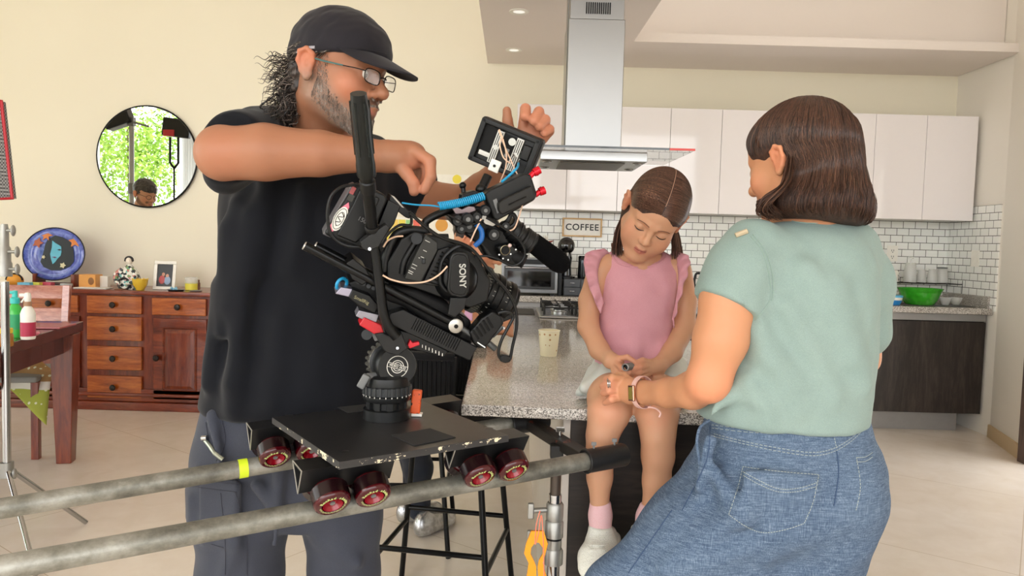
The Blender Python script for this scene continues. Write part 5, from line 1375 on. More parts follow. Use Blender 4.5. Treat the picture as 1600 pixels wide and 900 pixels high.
dv_ = prism('dovetail_plate', [(610, 490), (630, 484), (746, 543), (734, 564), (690, 544), (640, 522), (606, 504)], .05, .10, M_CB2, root, .002)
mb = MB()
for i in range(20):
    t = i / 19; x = 652 + 68 * t; y = 497 + 34 * t
    mb.tube([F(x, y, .051), F(x - 9, y + 17, .051)], .0007, 4)
mb.build('dovetail_ridge', M_CB, dv_, world=True)
# hand grip with the maker's name
gp = MB().sphere(F(712, 436, .035), 1, 32, 20, (.042, .03, .042), Matrix((fw_, ss, us)).transposed()).build('hand_grip', M_CB, root, smooth=True, world=True)
sh = [(703, 404), (707, 396), (714, 393), (727, 394), (733, 398), (735, 408), (733, 455), (729, 464), (720, 466), (706, 463), (700, 457), (699, 448)]
stp = prism('hand_strap', sh, .078, .012, M_CB2, root, .004)
c = (717, 430); prism('strap_pad', [(c[0] + (x - c[0]) * .8, c[1] + (y - c[1]) * .88) for x, y in sh], .081, .004, M_CB, stp, .002)
text('maker_name', 'SONY', F(722.5, 431, .0816), (F(723, 450, .08) - F(722, 412, .08)), (F(730, 430, .08) - F(715, 431, .08)), .0165, plain('silver_print', 'B0B0AA', .4), stp, bold=.0003)
ptube('strap_loop', [(698, 455), (688, 440), (690, 410), (704, 392), (722, 384), (738, 392)], .06, 3.2, M_CB2, root)
prism('strap_tail', [(704, 465), (730, 465), (726, 482), (712, 496), (700, 492)], .07, .008, M_CB2, root, .002)
# lens
la = F(738, 447, -.02); lb = F(798, 476, -.02); lx = (lb - la).normalized(); ll = (lb - la).length
lens = MB().lathe([(.040, 0), (.046, .006), (.047, .022), (.043, .026), (.043, .036), (.045, .038), (.045, .05), (.040, .054), (.040, .066), (.042, .068), (.042, .078), (.037, .082), (.036, ll), (.033, ll), (.030, ll - .006), (.0001, ll - .008)], la, lx, 56, caps=False).build('lens', M_CB, root, smooth=True, world=True)
mb = MB(); u = lx.orthogonal().normalized(); v = lx.cross(u)
for i in range(48):
    a = 2 * pi * i / 48; d_ = u * math.cos(a) + v * math.sin(a); mb.box(la + lx * .014 + d_ * .0472, (.012, .0022, .003), Matrix((lx, lx.cross(d_), d_)).transposed())
o = mb.build('focus_ring_ribs', plain('ring_grey', '55534B', .5), lens, world=True)
mb = MB()
for i in range(30):
    a = 2 * pi * i / 30; d_ = u * math.cos(a) + v * math.sin(a)
    for t_ in (.030, .060): 
        if (i * 7) % 3: mb.box(la + lx * (t_ + .003) + d_ * (.0433 if t_ < .05 else .0403), (.0035, .0008, .0006), Matrix((lx, lx.cross(d_), d_)).transposed())
mb.build('lens_scale', plain('mark_grey2', 'A9A79C', .5), lens, world=True)
MB().lathe([(.033, ll - .004), (.025, ll + .001), (.0001, ll + .004)], la, lx, 40, caps=False).build('front_glass', M_GLOSSBLK, lens, smooth=True, world=True)
prism('lens_support', [(762, 470), (800, 455), (806, 470), (802, 498), (785, 505), (768, 490)], .012, .05, M_CB2, root, .004)
# lower hand control on an arm
MB().lathe([(.012, 0), (.0135, .002), (.0135, .008), (.010, .010), (.0001, .010)], F(711, 508, .05), ss, 32).build('rosette', M_SIL, root, smooth=True, world=True)
MB().lathe([(.004, .0105), (.004, .0108), (.0001, .0108)], F(711, 508, .05), ss, 16).build('rosette_bore', M_RUB, root, world=True)
mb = MB().cyl(F(716, 510, .045), F(742, 526, .045), .0055); mb.build('control_arm', plain('arm_grey', '55585A', .35, .6), root, smooth=True, world=True)
rg = prism('remote_grip', [(734, 520), (752, 498), (770, 486), (784, 494), (788, 506), (774, 524), (764, 538), (752, 546), (740, 536)], .06, .03, M_CB, root, .004)
mb = MB()
for i in range(5): t = i / 4; mb.tube([F(739 + 22 * t, 516 - 20 * t, .062), F(748 + 22 * t, 530 - 18 * t, .062)], .002, 6)
mb.build('grip_finger_ridge', M_RUB, rg, world=True, smooth=True)
MB().tube([F(746, 535, .062), F(758, 543, .062)], .0012, 6).build('status_strip', plain('white_strip', 'F0F2F4', .3), rg, world=True)
MB().cyl(F(762, 535, .05), F(774, 545, .05), .006).cyl(F(768, 525, .05), F(784, 510, .05), .0055).build('arm_stub', plain('arm_grey', '55585A', .35, .6), root, smooth=True, world=True)
MB().sphere(F(779, 505, .05), .008, 14, 10).box(F(783, 511, .05), (.016, .006, .006), Matrix((fw_, ss, us)).transposed()).build('arm_joint', M_CHROME, root, world=True, bevel=.001)
# monitor
DM = 1.47
mc = P(789, 234, DM); me_x = (P(857, 224, DM - .02) - P(759, 184, DM + .0)).normalized(); me_z = (P(759, 184, DM) - P(721, 244, DM + .02)); me_z = (me_z - me_x * me_z.dot(me_x)).normalized(); me_n = me_z.cross(me_x).normalized()
if me_n.y > 0: me_n = -me_n
MR = Matrix((me_x, -me_n, me_z)).transposed(); mw = .132; mh = .092; mt = .03
MQ = lambda x, n_, z: mc + me_x * x + me_n * n_ + me_z * z
mon = MB().box(MQ(0, -mt / 2, 0), (mw, mt, mh), MR).build('monitor', M_CB2, root, world=True, bevel=.006, seg=3)
mb = MB()
for (x0, x1, z0, z1) in ((-mw / 2 + .004, mw / 2 - .004, mh / 2 - .012, mh / 2 - .002), (-mw / 2 + .004, mw / 2 - .004, -mh / 2 + .002, -mh / 2 + .012), (-mw / 2 + .003, -mw / 2 + .014, -mh / 2 + .003, mh / 2 - .003), (mw / 2 - .014, mw / 2 - .003, -mh / 2 + .003, mh / 2 - .003)):
    mb.box(MQ((x0 + x1) / 2, .004, (z0 + z1) / 2), (x1 - x0, .012, z1 - z0), MR)
mb.build('monitor_rim', M_CB2, mon, world=True, bevel=.002)
MB().box(MQ(-.034, .001, .004), (.04, .002, .06), MR).build('battery_bay', M_RUB, mon, world=True)
MB().box(MQ(.002, .0012, .012), (.028, .002, .035), MR).build('port_bay', M_RUB, mon, world=True)
for x in (-.018, .024):
    r = MB().box(MQ(x, .003, -.002), (.015, .006, .068), MR).build('mounting_rail', M_SIL, mon, world=True, bevel=.001)
    mb = MB()
    for dx in (-.004, 0, .004): mb.box(MQ(x + dx, .0062, -.002), (.0016, .001, .062), MR)
    mb.build('rail_groove', M_CB, r, world=True)
    MB().cyl(MQ(x, .006, -.002), MQ(x, .0068, -.002), .005, seg=16).build('rail_screw', M_CHROME, r, world=True, smooth=True)
for (x, z) in ((-mw / 2 + .009, mh / 2 - .007), (mw / 2 - .009, mh / 2 - .007), (-mw / 2 + .009, -mh / 2 + .007), (mw / 2 - .009, -mh / 2 + .007)):
    MB().cyl(MQ(x, .0098, z), MQ(x, .0105, z), .0028, seg=14).build('corner_screw', M_RUB, mon, world=True, smooth=True)
MB().cyl(MQ(.010, .002, .02), MQ(.010, .010, .02), .0075, seg=20).build('coax_socket', M_CHROME, mon, smooth=True, world=True)
MB().box(MQ(-.036, .003, -.022), (.024, .004, .010), MR).build('silver_contact', M_SIL, mon, world=True, bevel=.001)
MB().box(MQ(.006, .004, .001), (.008, .002, .006), MR).box(MQ(.007, .004, -.010), (.008, .002, .006), MR).build('hdmi_port', M_GREY, mon, world=True, bevel=.0005)
MB().box(MQ(.043, .005, .010), (.018, .012, .03), MR).build('side_hump', M_CB, mon, world=True, bevel=.003)
text('lettering', 'Crosshair', MQ(.034, .0022, -.002), -me_z, me_x, .0065, plain('mark_grey', 'B9B8B2', .5), mon)
MB().box(MQ(-.006, .008, -.036), (.022, .006, .024), MR).build('mount_foot', M_WHITE, mon, world=True, bevel=.002)
MB().cyl(MQ(-.006, .0112, -.036), MQ(-.006, .012, -.036), .003, seg=14).build('foot_screw', M_CB, mon, world=True)
# arm under the monitor
j0 = P(762, 275, 1.43); j1 = P(752, 296, 1.42); j2 = P(738, 318, 1.41)
MB().cyl(j0, j1, .009).cyl(j1, j2, .007).sphere(j1, .0115, 16, 12).build('monitor_arm', M_CB, root, smooth=True, world=True)
MB().cyl(P(723, 287, 1.42), P(725, 308, 1.42), .0045).sphere(P(723, 290, 1.42), .007, 12, 8).build('arm_lever', M_CB, root, smooth=True, world=True)
prism('arm_clamp', [(722, 304), (740, 298), (752, 300), (760, 312), (742, 322), (720, 316)], .0, .03, M_CB2, root, .003)
# wireless box with red antennas
tr = prism('transmitter', [(757, 304), (764, 298), (820, 271), (830, 273), (840, 304), (836, 313), (778, 345), (772, 342)], .03, .035, M_CB2, root, .004)
prism('transmitter_battery', [(779, 318), (786, 312), (832, 290), (838, 308), (834, 313), (785, 336), (780, 330)], .046, .016, plain('dark_olive', '1C1B19', .45), tr, .003)
prism('logo_plate', [(770, 313), (776, 310), (783, 330), (777, 334)], .033, .003, M_GREY, tr, .0005)
MB().tube([F(795, 320, .047), F(822, 307, .047)], .0016, 6).build('battery_groove', M_CB, tr, smooth=True, world=True)
for (a, b, c_) in (((826, 278), (834, 270), (843, 265)), ((836, 305), (843, 300), (851, 297))):
    r = MB().cyl(F(*a, .02), F(*b, .02), .0052).cyl(F(*b, .02), F(*c_, .02), .0078).build('red_connector', M_RED, tr, smooth=True, world=True)
    MB().cyl(F(b[0] + 3, b[1] - 1.5, .02), F(b[0] + 4.5, b[1] - 2.2, .02), .0085).build('connector_ring', M_RED, r, smooth=True, world=True)
# coiled blue cable
q = [F(a, b, .03) for a, b in ((628, 317), (650, 320), (672, 321), (686, 323))]
MB().tube(bez(q), .0016, 6).build('blue_lead', M_BLUE, root, smooth=True, world=True)
A = F(686, 322, .03); Bp = F(757, 306, .03); ax = (Bp - A); L = ax.length; ax.normalize(); u = ax.orthogonal().normalized(); v = ax.cross(u)
pts = []
for i in range(24 * 15 + 1):
    t = i / (24 * 15); a = 2 * pi * 24 * t; sag = -.003 * math.sin(pi * t)
    pts.append(A + ax * (L * t) + (u * math.cos(a) + v * math.sin(a)) * .0065 + us * sag)
MB().tube(pts, .0018, 5).build('coiled_cable', M_BLUE, root, smooth=True, world=True)
MB().tube(bez([MQ(.036, .006, -.014), P(808, 262, 1.40), P(796, 274, 1.39), P(784, 284, 1.38)]), .0024, 8).build('blue_lead', M_BLUE, root, smooth=True, world=True)
for pts in ([(780, 202, .01), (786, 218, .01), (791, 240, .02), (790, 262, .02), (781, 285, .01)], [(779, 203, .01), (787, 225, .01), (798, 250, .02), (808, 272, .02)], [(786, 214, .01), (781, 224, .015), (786, 245, .02), (797, 255, .02)]):
    MB().tube(bez([P(a, b, 1.455 - c_) for a, b, c_ in pts]), .0014, 6).build('tan_lead', M_TAN, root, smooth=True, world=True)
# clamps and knobs cluster on the top handle
def knob_(px, py, off, r, ln, m=M_CB2, tip=None, axd=None):
    a = F(px, py, off); d_ = (axd or ss).normalized(); k_ = MB().lathe([(r * .9, 0), (r, ln * .15), (r, ln * .85), (r * .85, ln), (.0001, ln)], a, d_, 20).build('knob', m, root, smooth=True, world=True)
    if tip: MB().lathe([(r * .35, ln), (r * .35, ln + .0008), (.0001, ln + .0008)], a, d_, 12).build('knob_tip', tip, k_, smooth=True, world=True)
prism('bracket_plate', [(707, 327), (714, 323), (722, 327), (732, 322), (742, 323), (744, 329), (734, 333), (722, 334), (712, 335)], .03, .006, plain('dusty_pink_alloy', '7C6E72', .3, .7), root, .0015)
for a in ((712, 343, .02, .011, .02), (727, 341, .02, .012, .025), (742, 338, .015, .010, .02), (730, 352, .0, .014, .02), (756, 328, .03, .010, .015), (718, 356, .0, .010, .02), (768, 365, .02, .012, .02), (786, 352, .01, .009, .02)): knob_(*a, tip=M_GREY)
prism('handle_block', [(700, 336), (748, 322), (770, 330), (780, 350), (760, 372), (730, 358), (706, 348)], -.0, .05, M_CB, root, .004)
prism('handle_front', [(742, 352), (770, 348), (792, 362), (800, 388), (782, 410), (762, 404), (748, 380)], .01, .05, M_CB2, root, .006)
MB().tube(bez([F(744, 350, .035), F(752, 360, .035), F(752, 374, .035), F(742, 384, .03)]), .005).build('blue_clamp', plain('deep_blue', '1B5FA8', .35), root, smooth=True, world=True)
prism('cable_clip', [(756, 331), (764, 344), (776, 350), (770, 354), (758, 350), (752, 342)], .03, .01, M_SIL, root, .001)
ptube('wing_clamp', [(786, 350), (794, 344), (800, 334), (806, 342), (802, 352), (790, 358)], .02, 3.5, M_CB2, root)
# viewfinder controls
vf = prism('viewfinder', [(776, 384), (800, 380), (816, 396), (820, 412), (806, 418), (784, 410)], .03, .05, M_CB, root, .006)
MB().ring(F(789.5, 391, .032), ss, .0088, .0009, 28, 6).build('dial_ring', plain('gold_ring', 'A79A7C', .3, .8), vf, smooth=True, world=True)
MB().lathe([(.0075, 0), (.0075, .003), (.0001, .003)], F(789.5, 391, .031), ss, 20).build('dial', M_RUB, vf, smooth=True, world=True)
MB().sphere(F(796.5, 383.5, .034), .0038, 12, 8).build('record_button', plain('pale_pink', 'D9BFB8', .3), vf, smooth=True, world=True)
MB().cyl(F(802, 400, .02), F(820, 409, .03), .012, .014).build('eyecup', M_RUB, vf, smooth=True, world=True)
mb = MB()
for (x, y) in ((780, 398), (786, 404), (794, 406), (798, 397), (806, 390)): mb.cyl(F(x, y, .032), F(x, y, .0335), .0016, seg=8)
mb.build('viewfinder_buttons', M_SIL, vf, world=True)
# shotgun microphone in its mount
M0 = F(796, 356, .0); M1 = F(833, 379, .0); M2 = F(884, 418, -.0)
ax = (M2 - M1).normalized()
mt_ = MB().lathe([(.013, -.012), (.020, -.010), (.0225, 0), (.0225, .018), (.019, .02), (.019, .026), (.0235, .028), (.0235, .05), (.020, .054)], M0 + ax * .004, ax, 32).build('microphone_mount', M_CB2, root, smooth=True, world=True)
mb = MB()
for t_ in (.0, .012, .032, .044): mb.ring(M0 + ax * (t_ + .004), ax, .0225, .0018, 28, 6)
mb.build('mount_band', M_CB, mt_, smooth=True, world=True)
foam = N('black_foam'); foam.col('060607'); foam.set(rough=.95, spec=.1); foam.bump(foam.noise(foam.coords(), 500, 2), .4, .002)
Lm = (M2 - M1).length
MB().lathe([(.014, 0), (.0195, .004), (.021, Lm * .5), (.0215, Lm * .85), (.019, Lm * .98), (.012, Lm + .008), (.0001, Lm + .011)], M1 - ax * .006, ax, 40).build('foam_windshield', foam.m, root, smooth=True, world=True)
prism('microphone_bracket', [(800, 372), (822, 372), (820, 392), (800, 396)], -.0, .02, M_CB2, root, .003)
# cables
ptube('cable', [(560, 288), (535, 292), (518, 306), (512, 330), (514, 356), (524, 374), (542, 384), (562, 386)], .05, 2.4, M_CBL, root)
ptube('cable', [(642, 334), (662, 352), (690, 371), (722, 381), (742, 394), (770, 430), (794, 458), (806, 484), (807, 512), (801, 540), (796, 562), (786, 563), (779, 553), (783, 533), (796, 508), (802, 494), (792, 487), (778, 489)], .07, 2.6, M_CBL, root)
prism('cable_toggle', [(782, 558), (786, 555), (797, 557), (798, 565), (790, 568), (782, 565)], .075, .012, M_CBL, root, .002)
ptube('cable', [(596, 380), (606, 366), (624, 352), (640, 352), (643, 344), (640, 330)], .04, 2.2, M_CBL, root)
ptube('cable', [(556, 384), (580, 392), (600, 388), (620, 360)], .03, 2, M_CBL, root)
ptube('tan_lead', [(599, 386), (606, 376), (618, 370), (630, 369)], .045, 1.3, M_TAN, root)
ptube('tan_lead', [(598, 430), (612, 437), (636, 442), (665, 440), (685, 430), (699, 416)], .075, 1.3, M_TAN, root)
ptube('tan_lead', [(735, 378), (742, 362), (752, 342)], .05, 1.2, M_TAN, root)
ptube('tan_lead', [(792, 362), (804, 356), (812, 335), (818, 314)], .03, 1.2, M_TAN, root)
ptube('cable', [(760, 340), (780, 352), (808, 372), (820, 392), (815, 408), (800, 415), (780, 406), (760, 400), (742, 402)], .05, 2, M_CBL, root)
ptube('cable', [(700, 336), (716, 344), (738, 350), (756, 344)], .05, 1.6, M_CBL, root)

for k_, m_ in MATS.items():
    if k_.startswith(('camera_', 'battery_', 'cable_black', 'charcoal_head', 'grey_head', 'rubber_', 'dark_olive')): m_.node_tree.nodes['Principled BSDF'].inputs['Specular IOR Level'].default_value = .3
# ================================================================ people: shared pieces
import os
HQ = 1.0
M_SKIN = vcol('skin', .48, .12, 260, .06)
M_EYEW = plain('eye_white', 'E9E4DC', .15, coat=.5, noise=.01); M_IRIS = plain('iris_brown', '2E1B12', .1, coat=.5)
def PP(t): return P(*t)
def rows_px(rows, d0):
    out = []
    for r in rows:
        y, xl, xr, ry = r[:4]; d = r[4] if len(r) > 4 else d0
        a, b = P(xl, y, d), P(xr, y, d); out.append(((a.z + b.z) / 2, (a.x + b.x) / 2, d, (b.x - a.x) / 2, ry))
    return out
def head_ops(S, H, back=.097, wide=1.0, child=0, k=.012):
    s = H.s; R = H.R; q = lambda x, y, z: H(x * wide, y, z)
    sc = lambda *r: tuple(v * s for v in r)
    S.ball(q(0, -.015 + (.097 - back) * .5, .035), sc(.076 * wide, back, .083), .02, R=R)
    S.ball(q(0, .028, -.03), sc(.06 * wide, .062, .078), .03 * s, R=R)
    S.ball(q(0, .036, .045), sc(.064 * wide, .054, .052), .03 * s, R=R)
    for e in (-1, 1):
        S.cone(q(.052 * e, .0, -.055), q(.018 * e, .068, -.098), .018 * s, .014 * s, .03 * s)
        S.ball(q(.040 * e, .058, -.026), (.022 * s,) * 3, .025 * s)          # cheeks
        if child: S.ball(q(.036 * e, .056, -.052), (.024 * s,) * 3, .025 * s)
        S.cone(q(.012 * e, .088, .017), q(.042 * e, .072, .019), .0085 * s, .007 * s, .014 * s)  # brow
    lbn = .004 if child else 0
    S.ball(q(0, .074, -.098), (.016 * s,) * 3, .02 * s)
    S.ball(q(0, .076 if not child else .070, -.062), sc(.026, .018, .02), .02 * s, R=R)           # muzzle
    for e in (-1, 1): S.ball(q(.031 * e, .097, .001), sc(.019, .013, .012), .012 * s, True, R=R)
    for e in (-1, 1): S.ball(q(.031 * e, .0735, -.001), (.0145 * s,) * 3, .004 * s)   # closed lids / ball
    S.cone(q(0, .088, .008), q(0, .108 if not child else .100, -.026), (.0065 if not child else .006) * s, (.0105 if not child else .009) * s, .010 * s)
    S.ball(q(0, .110 if not child else .101, -.029), ((.0115 if not child else .0095) * s,) * 3, .008 * s)
    for e in (-1, 1): S.ball(q((.0125 if not child else .0105) * e, .098 - lbn, -.034), ((.0085 if not child else .0068) * s,) * 3, .007 * s)
    for e in (-1, 1): S.ball(q(.006 * e, .104, -.041), (.0035 * s,) * 3, .003 * s, True)
    mw = .021 if not child else .018; lb = 0 if not child else .005
    S.chain([q(-mw, .084 - lb, -.062), q(-.006, .0945 - lb, -.0575), q(0, .094 - lb, -.059), q(.006, .0945 - lb, -.0575), q(mw, .084 - lb, -.062)], [.002 * s, .005 * s, .0045 * s, .005 * s, .002 * s], .008 * s)
    S.chain([q(-mw, .084 - lb, -.064), q(0, .092 - lb, -.0695), q(mw, .084 - lb, -.064)], [.002 * s, .0058 * s, .002 * s], .008 * s)
    S.cone(q(-mw, .088 - lb, -.0625), q(0, .0995 - lb, -.0635), .0009 * s, .0012 * s, .002 * s, sub=True); S.cone(q(0, .0995 - lb, -.0635), q(mw, .088 - lb, -.0625), .0012 * s, .0009 * s, .002 * s, sub=True)
    for e in (-1, 1):      # ears
        c = lambda dx, dy, dz: q((.077 + dx) * e / 1, -.012 + dy, -.002 + dz)
        S.ball(c(.001, -.003, .0), sc(.009, .015, .024), .008 * s, R=R)
        S.chain([c(.003, .012, .004), c(.006, .010, .018), c(.010, -.002, .026), c(.012, -.015, .019), c(.011, -.017, .002), c(.006, -.010, -.015), c(.002, .001, -.026), c(.0, .007, -.019)],
                [.003 * s, .0036 * s, .0038 * s, .0038 * s, .0036 * s, .0036 * s, .0055 * s, .004 * s], .006 * s)
        S.ball(c(.0115, .003, .001), sc(.006, .0068, .0095), .003 * s, True, R=R)
    S.paint += [(q(-mw * .8, .094, -.0605), q(mw * .8, .094, -.0605), .0032 * s, .0022 * s, 'B5675A' if not child else 'B0605A', .7),
                (q(-mw * .7, .094, -.0685), q(mw * .7, .094, -.0685), .0045 * s, .004 * s, 'BC6E62' if not child else 'B8685F', .7)]
    for e in (-1, 1):
        S.paint.append((q(.045 * e, .06, -.03), q(.045 * e, .06, -.03), .012 * s, .03 * s, 'D9866A', .35))
        S.paint.append((q(.085 * e, -.012, -.0), q(.085 * e, -.012, -.0), .018 * s, .015 * s, 'CF7A5C', .5))
def brows(H, par, m, lift=.0, r=.0022, th=1):
    s = H.s
    for e in (-1, 1):
        mb = MB()
        for i in range(26):
            t = i / 25; x = .012 + .036 * t; z = .0235 + .006 * math.sin(t * 2.4) - .004 * t + lift; y = .0955 - .017 * t ** 1.6
            a = H(x * e, y, z - .0015); b = H((x + .005) * e, y + .0012, z + .003 * th); mb.tube([a, b], [r * .55 * s, r * .2 * s], 4)
        mb.build('eyebrow', m, par, smooth=True, world=True)
def hand_chain(S, pts, r0, r1, k=.004):
    n = len(pts); S.chain([PP(p) if len(p) == 3 and p[0] > 5 else p for p in pts], [r0 + (r1 - r0) * i / (n - 1) for i in range(n)], k)
def mesh_tube_strands(name, strands, r, mat, par, seg=3, pal=None):
    V = []; Fq = []; n0 = 0; CC = []; rg_ = random.Random(len(strands)); pl = [lin(c)[:3] for c in pal] if pal else None
    for pts in strands:
        pts = [Vector(p) for p in pts]; n = len(pts)
        for i, p in enumerate(pts):
            t = (pts[min(i + 1, n - 1)] - pts[max(i - 1, 0)]).normalized(); u = t.orthogonal() if i == 0 else u - t * u.dot(t)
            if u.length < 1e-6: u = t.orthogonal()
            u.normalize(); v = t.cross(u); rr = r * (1 - .75 * (i / (n - 1)) ** 3)
            for k in range(seg):
                a = 2 * pi * k / seg; V.append(p + (u * math.cos(a) + v * math.sin(a)) * rr)
        for i in range(n - 1):
            for k in range(seg):
                k2 = (k + 1) % seg; Fq.append((n0 + i * seg + k, n0 + i * seg + k2, n0 + (i + 1) * seg + k2, n0 + (i + 1) * seg + k))
        n0 += n * seg
        if pal:
            t = rg_.random() ** 1.3 * (len(pl) - 1.001); i0 = int(t); fr_ = t - i0; CC += [tuple(a * (1 - fr_) + b * fr_ for a, b in zip(pl[i0], pl[i0 + 1])) + (1,)] * (n * seg)
    o = fast_mesh(name, np.array([tuple(v) for v in V]), np.array(Fq), vcol('hair_fibre', .38, spec=.45) if pal else mat, par)
    if pal: ca = o.data.color_attributes.new('Col', 'FLOAT_COLOR', 'POINT'); ca.data.foreach_set('color', np.array(CC, dtype=np.float32).ravel())
    return o
def hairmat(name, c1, c2, c3, rough=.32):
    if name in MATS: return MATS[name]
    n = N(name); f = n.noise(n.coords(scale=(1, 1, .12)), 160, 3, .6); n.col(n.ramp(f, [(.3, c1), (.5, c2), (.75, c3)])); n.set(rough=rough, spec=.55)
    n.bump(f, .4, .003); MATS[name] = n.m; return n.m

# ================================================================ camera operator
root = empty('person', (-.5, 1.72, 0), 0, 'man in black cap, dark t-shirt and grey cargo trousers adjusting the camera', 'person')
man = root
Hm = Frame(P(527, 113, 1.53), (.93, -.34, -.17), (0, 0, 1), 1.03)
S = Solid(); head_ops(S, Hm, back=.088)
S.cone(Hm(0, -.025, -.05), P(505, 222, 1.64), .056, .062, .03); S.cone(P(505, 222, 1.64), P(500, 262, 1.70), .062, .09, .03)
# near arm
S.cone(P(410, 222, 1.60), P(352, 240, 1.42), .055, .046, .02)
S.chain([P(350, 240, 1.405), P(415, 238, 1.40), P(500, 240, 1.41), P(575, 243, 1.425), P(618, 246, 1.435)], [.050, .052, .042, .031, .0265], .012)
S.ball(P(342, 238, 1.41), (.04, .04, .046), .02)
S.cone(P(606, 244, 1.435), P(640, 243, 1.445), .024, .022, .012, flat=(0, 0, 1), ratio=1.25); S.cone(P(632, 246, 1.445), P(652, 243, 1.45), .022, .018, .012, flat=(0, 0, 1), ratio=1.2)
for pts, r0 in (([(648, 236, 1.43), (672, 252, 1.425), (673, 276, 1.42), (663, 297, 1.42)], .0125), ([(645, 240, 1.45), (667, 256, 1.45), (667, 278, 1.45), (655, 294, 1.45)], .0118), ([(642, 246, 1.47), (661, 262, 1.47), (658, 280, 1.475), (648, 292, 1.475)], .0112), ([(638, 250, 1.485), (655, 268, 1.49), (650, 284, 1.495)], .010)):
    hand_chain(S, pts, r0, r0 * .78)
hand_chain(S, [(622, 256, 1.43), (636, 272, 1.425), (646, 286, 1.42), (647, 299, 1.42)], .0135, .010)
# far arm
S.chain([P(585, 262, 1.84), P(668, 312, 1.84), P(725, 318, 1.78)], [.055, .047, .043], .015)
S.chain([P(722, 318, 1.78), P(752, 296, 1.72), P(790, 262, 1.63), P(806, 246, 1.60)], [.043, .037, .029, .025], .012)
S.cone(P(806, 246, 1.60), P(828, 214, 1.575), .024, .022, .012, flat=(1, 0, 0), ratio=1.55)
S.cone(P(824, 222, 1.575), P(835, 208, 1.57), .021, .018, .01, flat=(1, 0, -.2), ratio=1.5)
for pts, r0 in (([(817, 202, 1.565), (821, 174, 1.56), (821, 170, 1.545), (820, 182, 1.525)], .0118), ([(830, 205, 1.565), (841, 178, 1.56), (842, 175, 1.545), (834, 189, 1.52)], .0118), ([(841, 211, 1.57), (852, 189, 1.56), (852, 187, 1.545), (842, 197, 1.525)], .0112), ([(848, 218, 1.575), (859, 205, 1.565), (859, 202, 1.55), (850, 208, 1.535)], .0100)):
    hand_chain(S, pts, r0, r0 * .9, .003)
hand_chain(S, [(806, 232, 1.58), (797, 208, 1.565), (793, 188, 1.56), (792, 173, 1.56)], .0135, .0092)
SK = 'A06D52'
sb = [(Hm(.07, -.01, -.035), Hm(.035, .06, -.095)), (Hm(-.07, -.01, -.035), Hm(-.035, .06, -.095)), (Hm(.03, .06, -.1), Hm(-.03, .06, -.1))]
for a, b in sb: S.paint.append((a, b, .012, .036, '8F7A6C', .6))
S.paint.append((Hm(0, .075, -.10), Hm(0, .08, -.085), .018, .016, '5E4B41', .8))
S.paint.append((Hm(-.028, .085, -.066), Hm(.028, .085, -.066), .004, .006, '6A5348', .0))
S.paint.append((Hm(-.024, .092, -.05), Hm(.024, .092, -.05), .006, .007, '4E3E37', .75))
S.paint.append((P(352, 240, 1.38), P(352, 240, 1.38), .02, .05, 'B07055', .4)); S.paint.append((P(655, 265, 1.42), P(655, 300, 1.43), .012, .03, 'C98468', .6))
S.paint.append((P(825, 175, 1.53), P(850, 205, 1.53), .02, .03, 'CB8468', .6))
fb = [(tuple(min(a, b) for a, b in zip(Hm.o - Vector((.15, .15, .145)), Hm.o)), tuple(Hm.o + Vector((.15, .14, .06))), .0027),
      (tuple(P(640, 305, 1.40) - Vector((.06, 0, .02))), tuple(P(640, 222, 1.52) + Vector((.08, .02, .03))), .003),
      (tuple(P(778, 250, 1.50)), tuple(P(872, 156, 1.62)), .003)]
fb = [(tuple(min(x, y) for x, y in zip(a, b)), tuple(max(x, y) for x, y in zip(a, b)), h) for a, b, h in fb]
body = S.build('skin', M_SKIN, root, .007, fb, SK)
# eyes
for e in (-1, 1):
    MB().sphere(Hm(.031 * e, .0764, -.001), .0125 * Hm.s, 16, 12).build('eye', M_EYEW, root, smooth=True, world=True)
    MB().sphere(Hm(.031 * e + .001, .0848, -.003), .0052 * Hm.s, 12, 8, (1, 1, 1)).build('iris', M_IRIS, root, smooth=True, world=True)
M_HRM = hairmat('greying_curly_hair', '14100E', '332A26', '8A7F77', .45)
brows(Hm, root, M_HRM, r=.003)
# curls
rg = random.Random(3); st_ = []
for i in range(800):
    a = rg.uniform(0, 1); b = rg.uniform(0, 1)
    c0 = Hm(rg.uniform(-.05, .068), -.055 - .05 * a, .015 - .115 * b); side = c0 - Hm(0, -.02, -.03)
    out = side.normalized(); start = c0 - out * .01; rr = rg.uniform(.004, .009); tw = rg.uniform(5, 11) * rg.choice((-1, 1)); ph = rg.uniform(0, 6)
    ln = rg.uniform(.02, .05); dirv = (out * rg.uniform(.5, 1.1) + Vector((-.3, rg.uniform(-.3, .1), -.5 - .5 * b))).normalized(); u = dirv.orthogonal().normalized(); v = dirv.cross(u)
    st_.append([start + dirv * (ln * t / 22) + (u * math.cos(ph + tw * t / 22) + v * math.sin(ph + tw * t / 22)) * rr * (t / 22) ** .5 for t in range(23)])
for i in range(160):   # over the temple and around the ear
    t = rg.uniform(0, 1); c0 = Hm(.0775, .03 - .075 * t, .036 - .012 * t + rg.uniform(-.012, .012)); d1 = (Hm(0, -1, -.9 * rg.uniform(.2, 1)) - Hm(0, 0, 0)).normalized()
    st_.append([c0 + d1 * (.03 * k / 6) + (Hm(1, 0, 0) - Hm(0, 0, 0)) * (.003 * math.sin(k)) for k in range(7)])
hr = mesh_tube_strands('hair', st_, .0010, M_HRM, root, pal=('120E0C', '2A221E', '4A403A', '8A7F78'))
S2 = Solid(); S2.ball(Hm(.0, -.060, -.02), tuple(Hm.s * v for v in (.062, .035, .06)), .01, R=Hm.R); S2.ball(Hm(.01, -.075, -.06), (.04, .03, .035), .02); S2.noise(.004, 160, 4)
S2.build('hair_mass', M_HRM, root, .005)
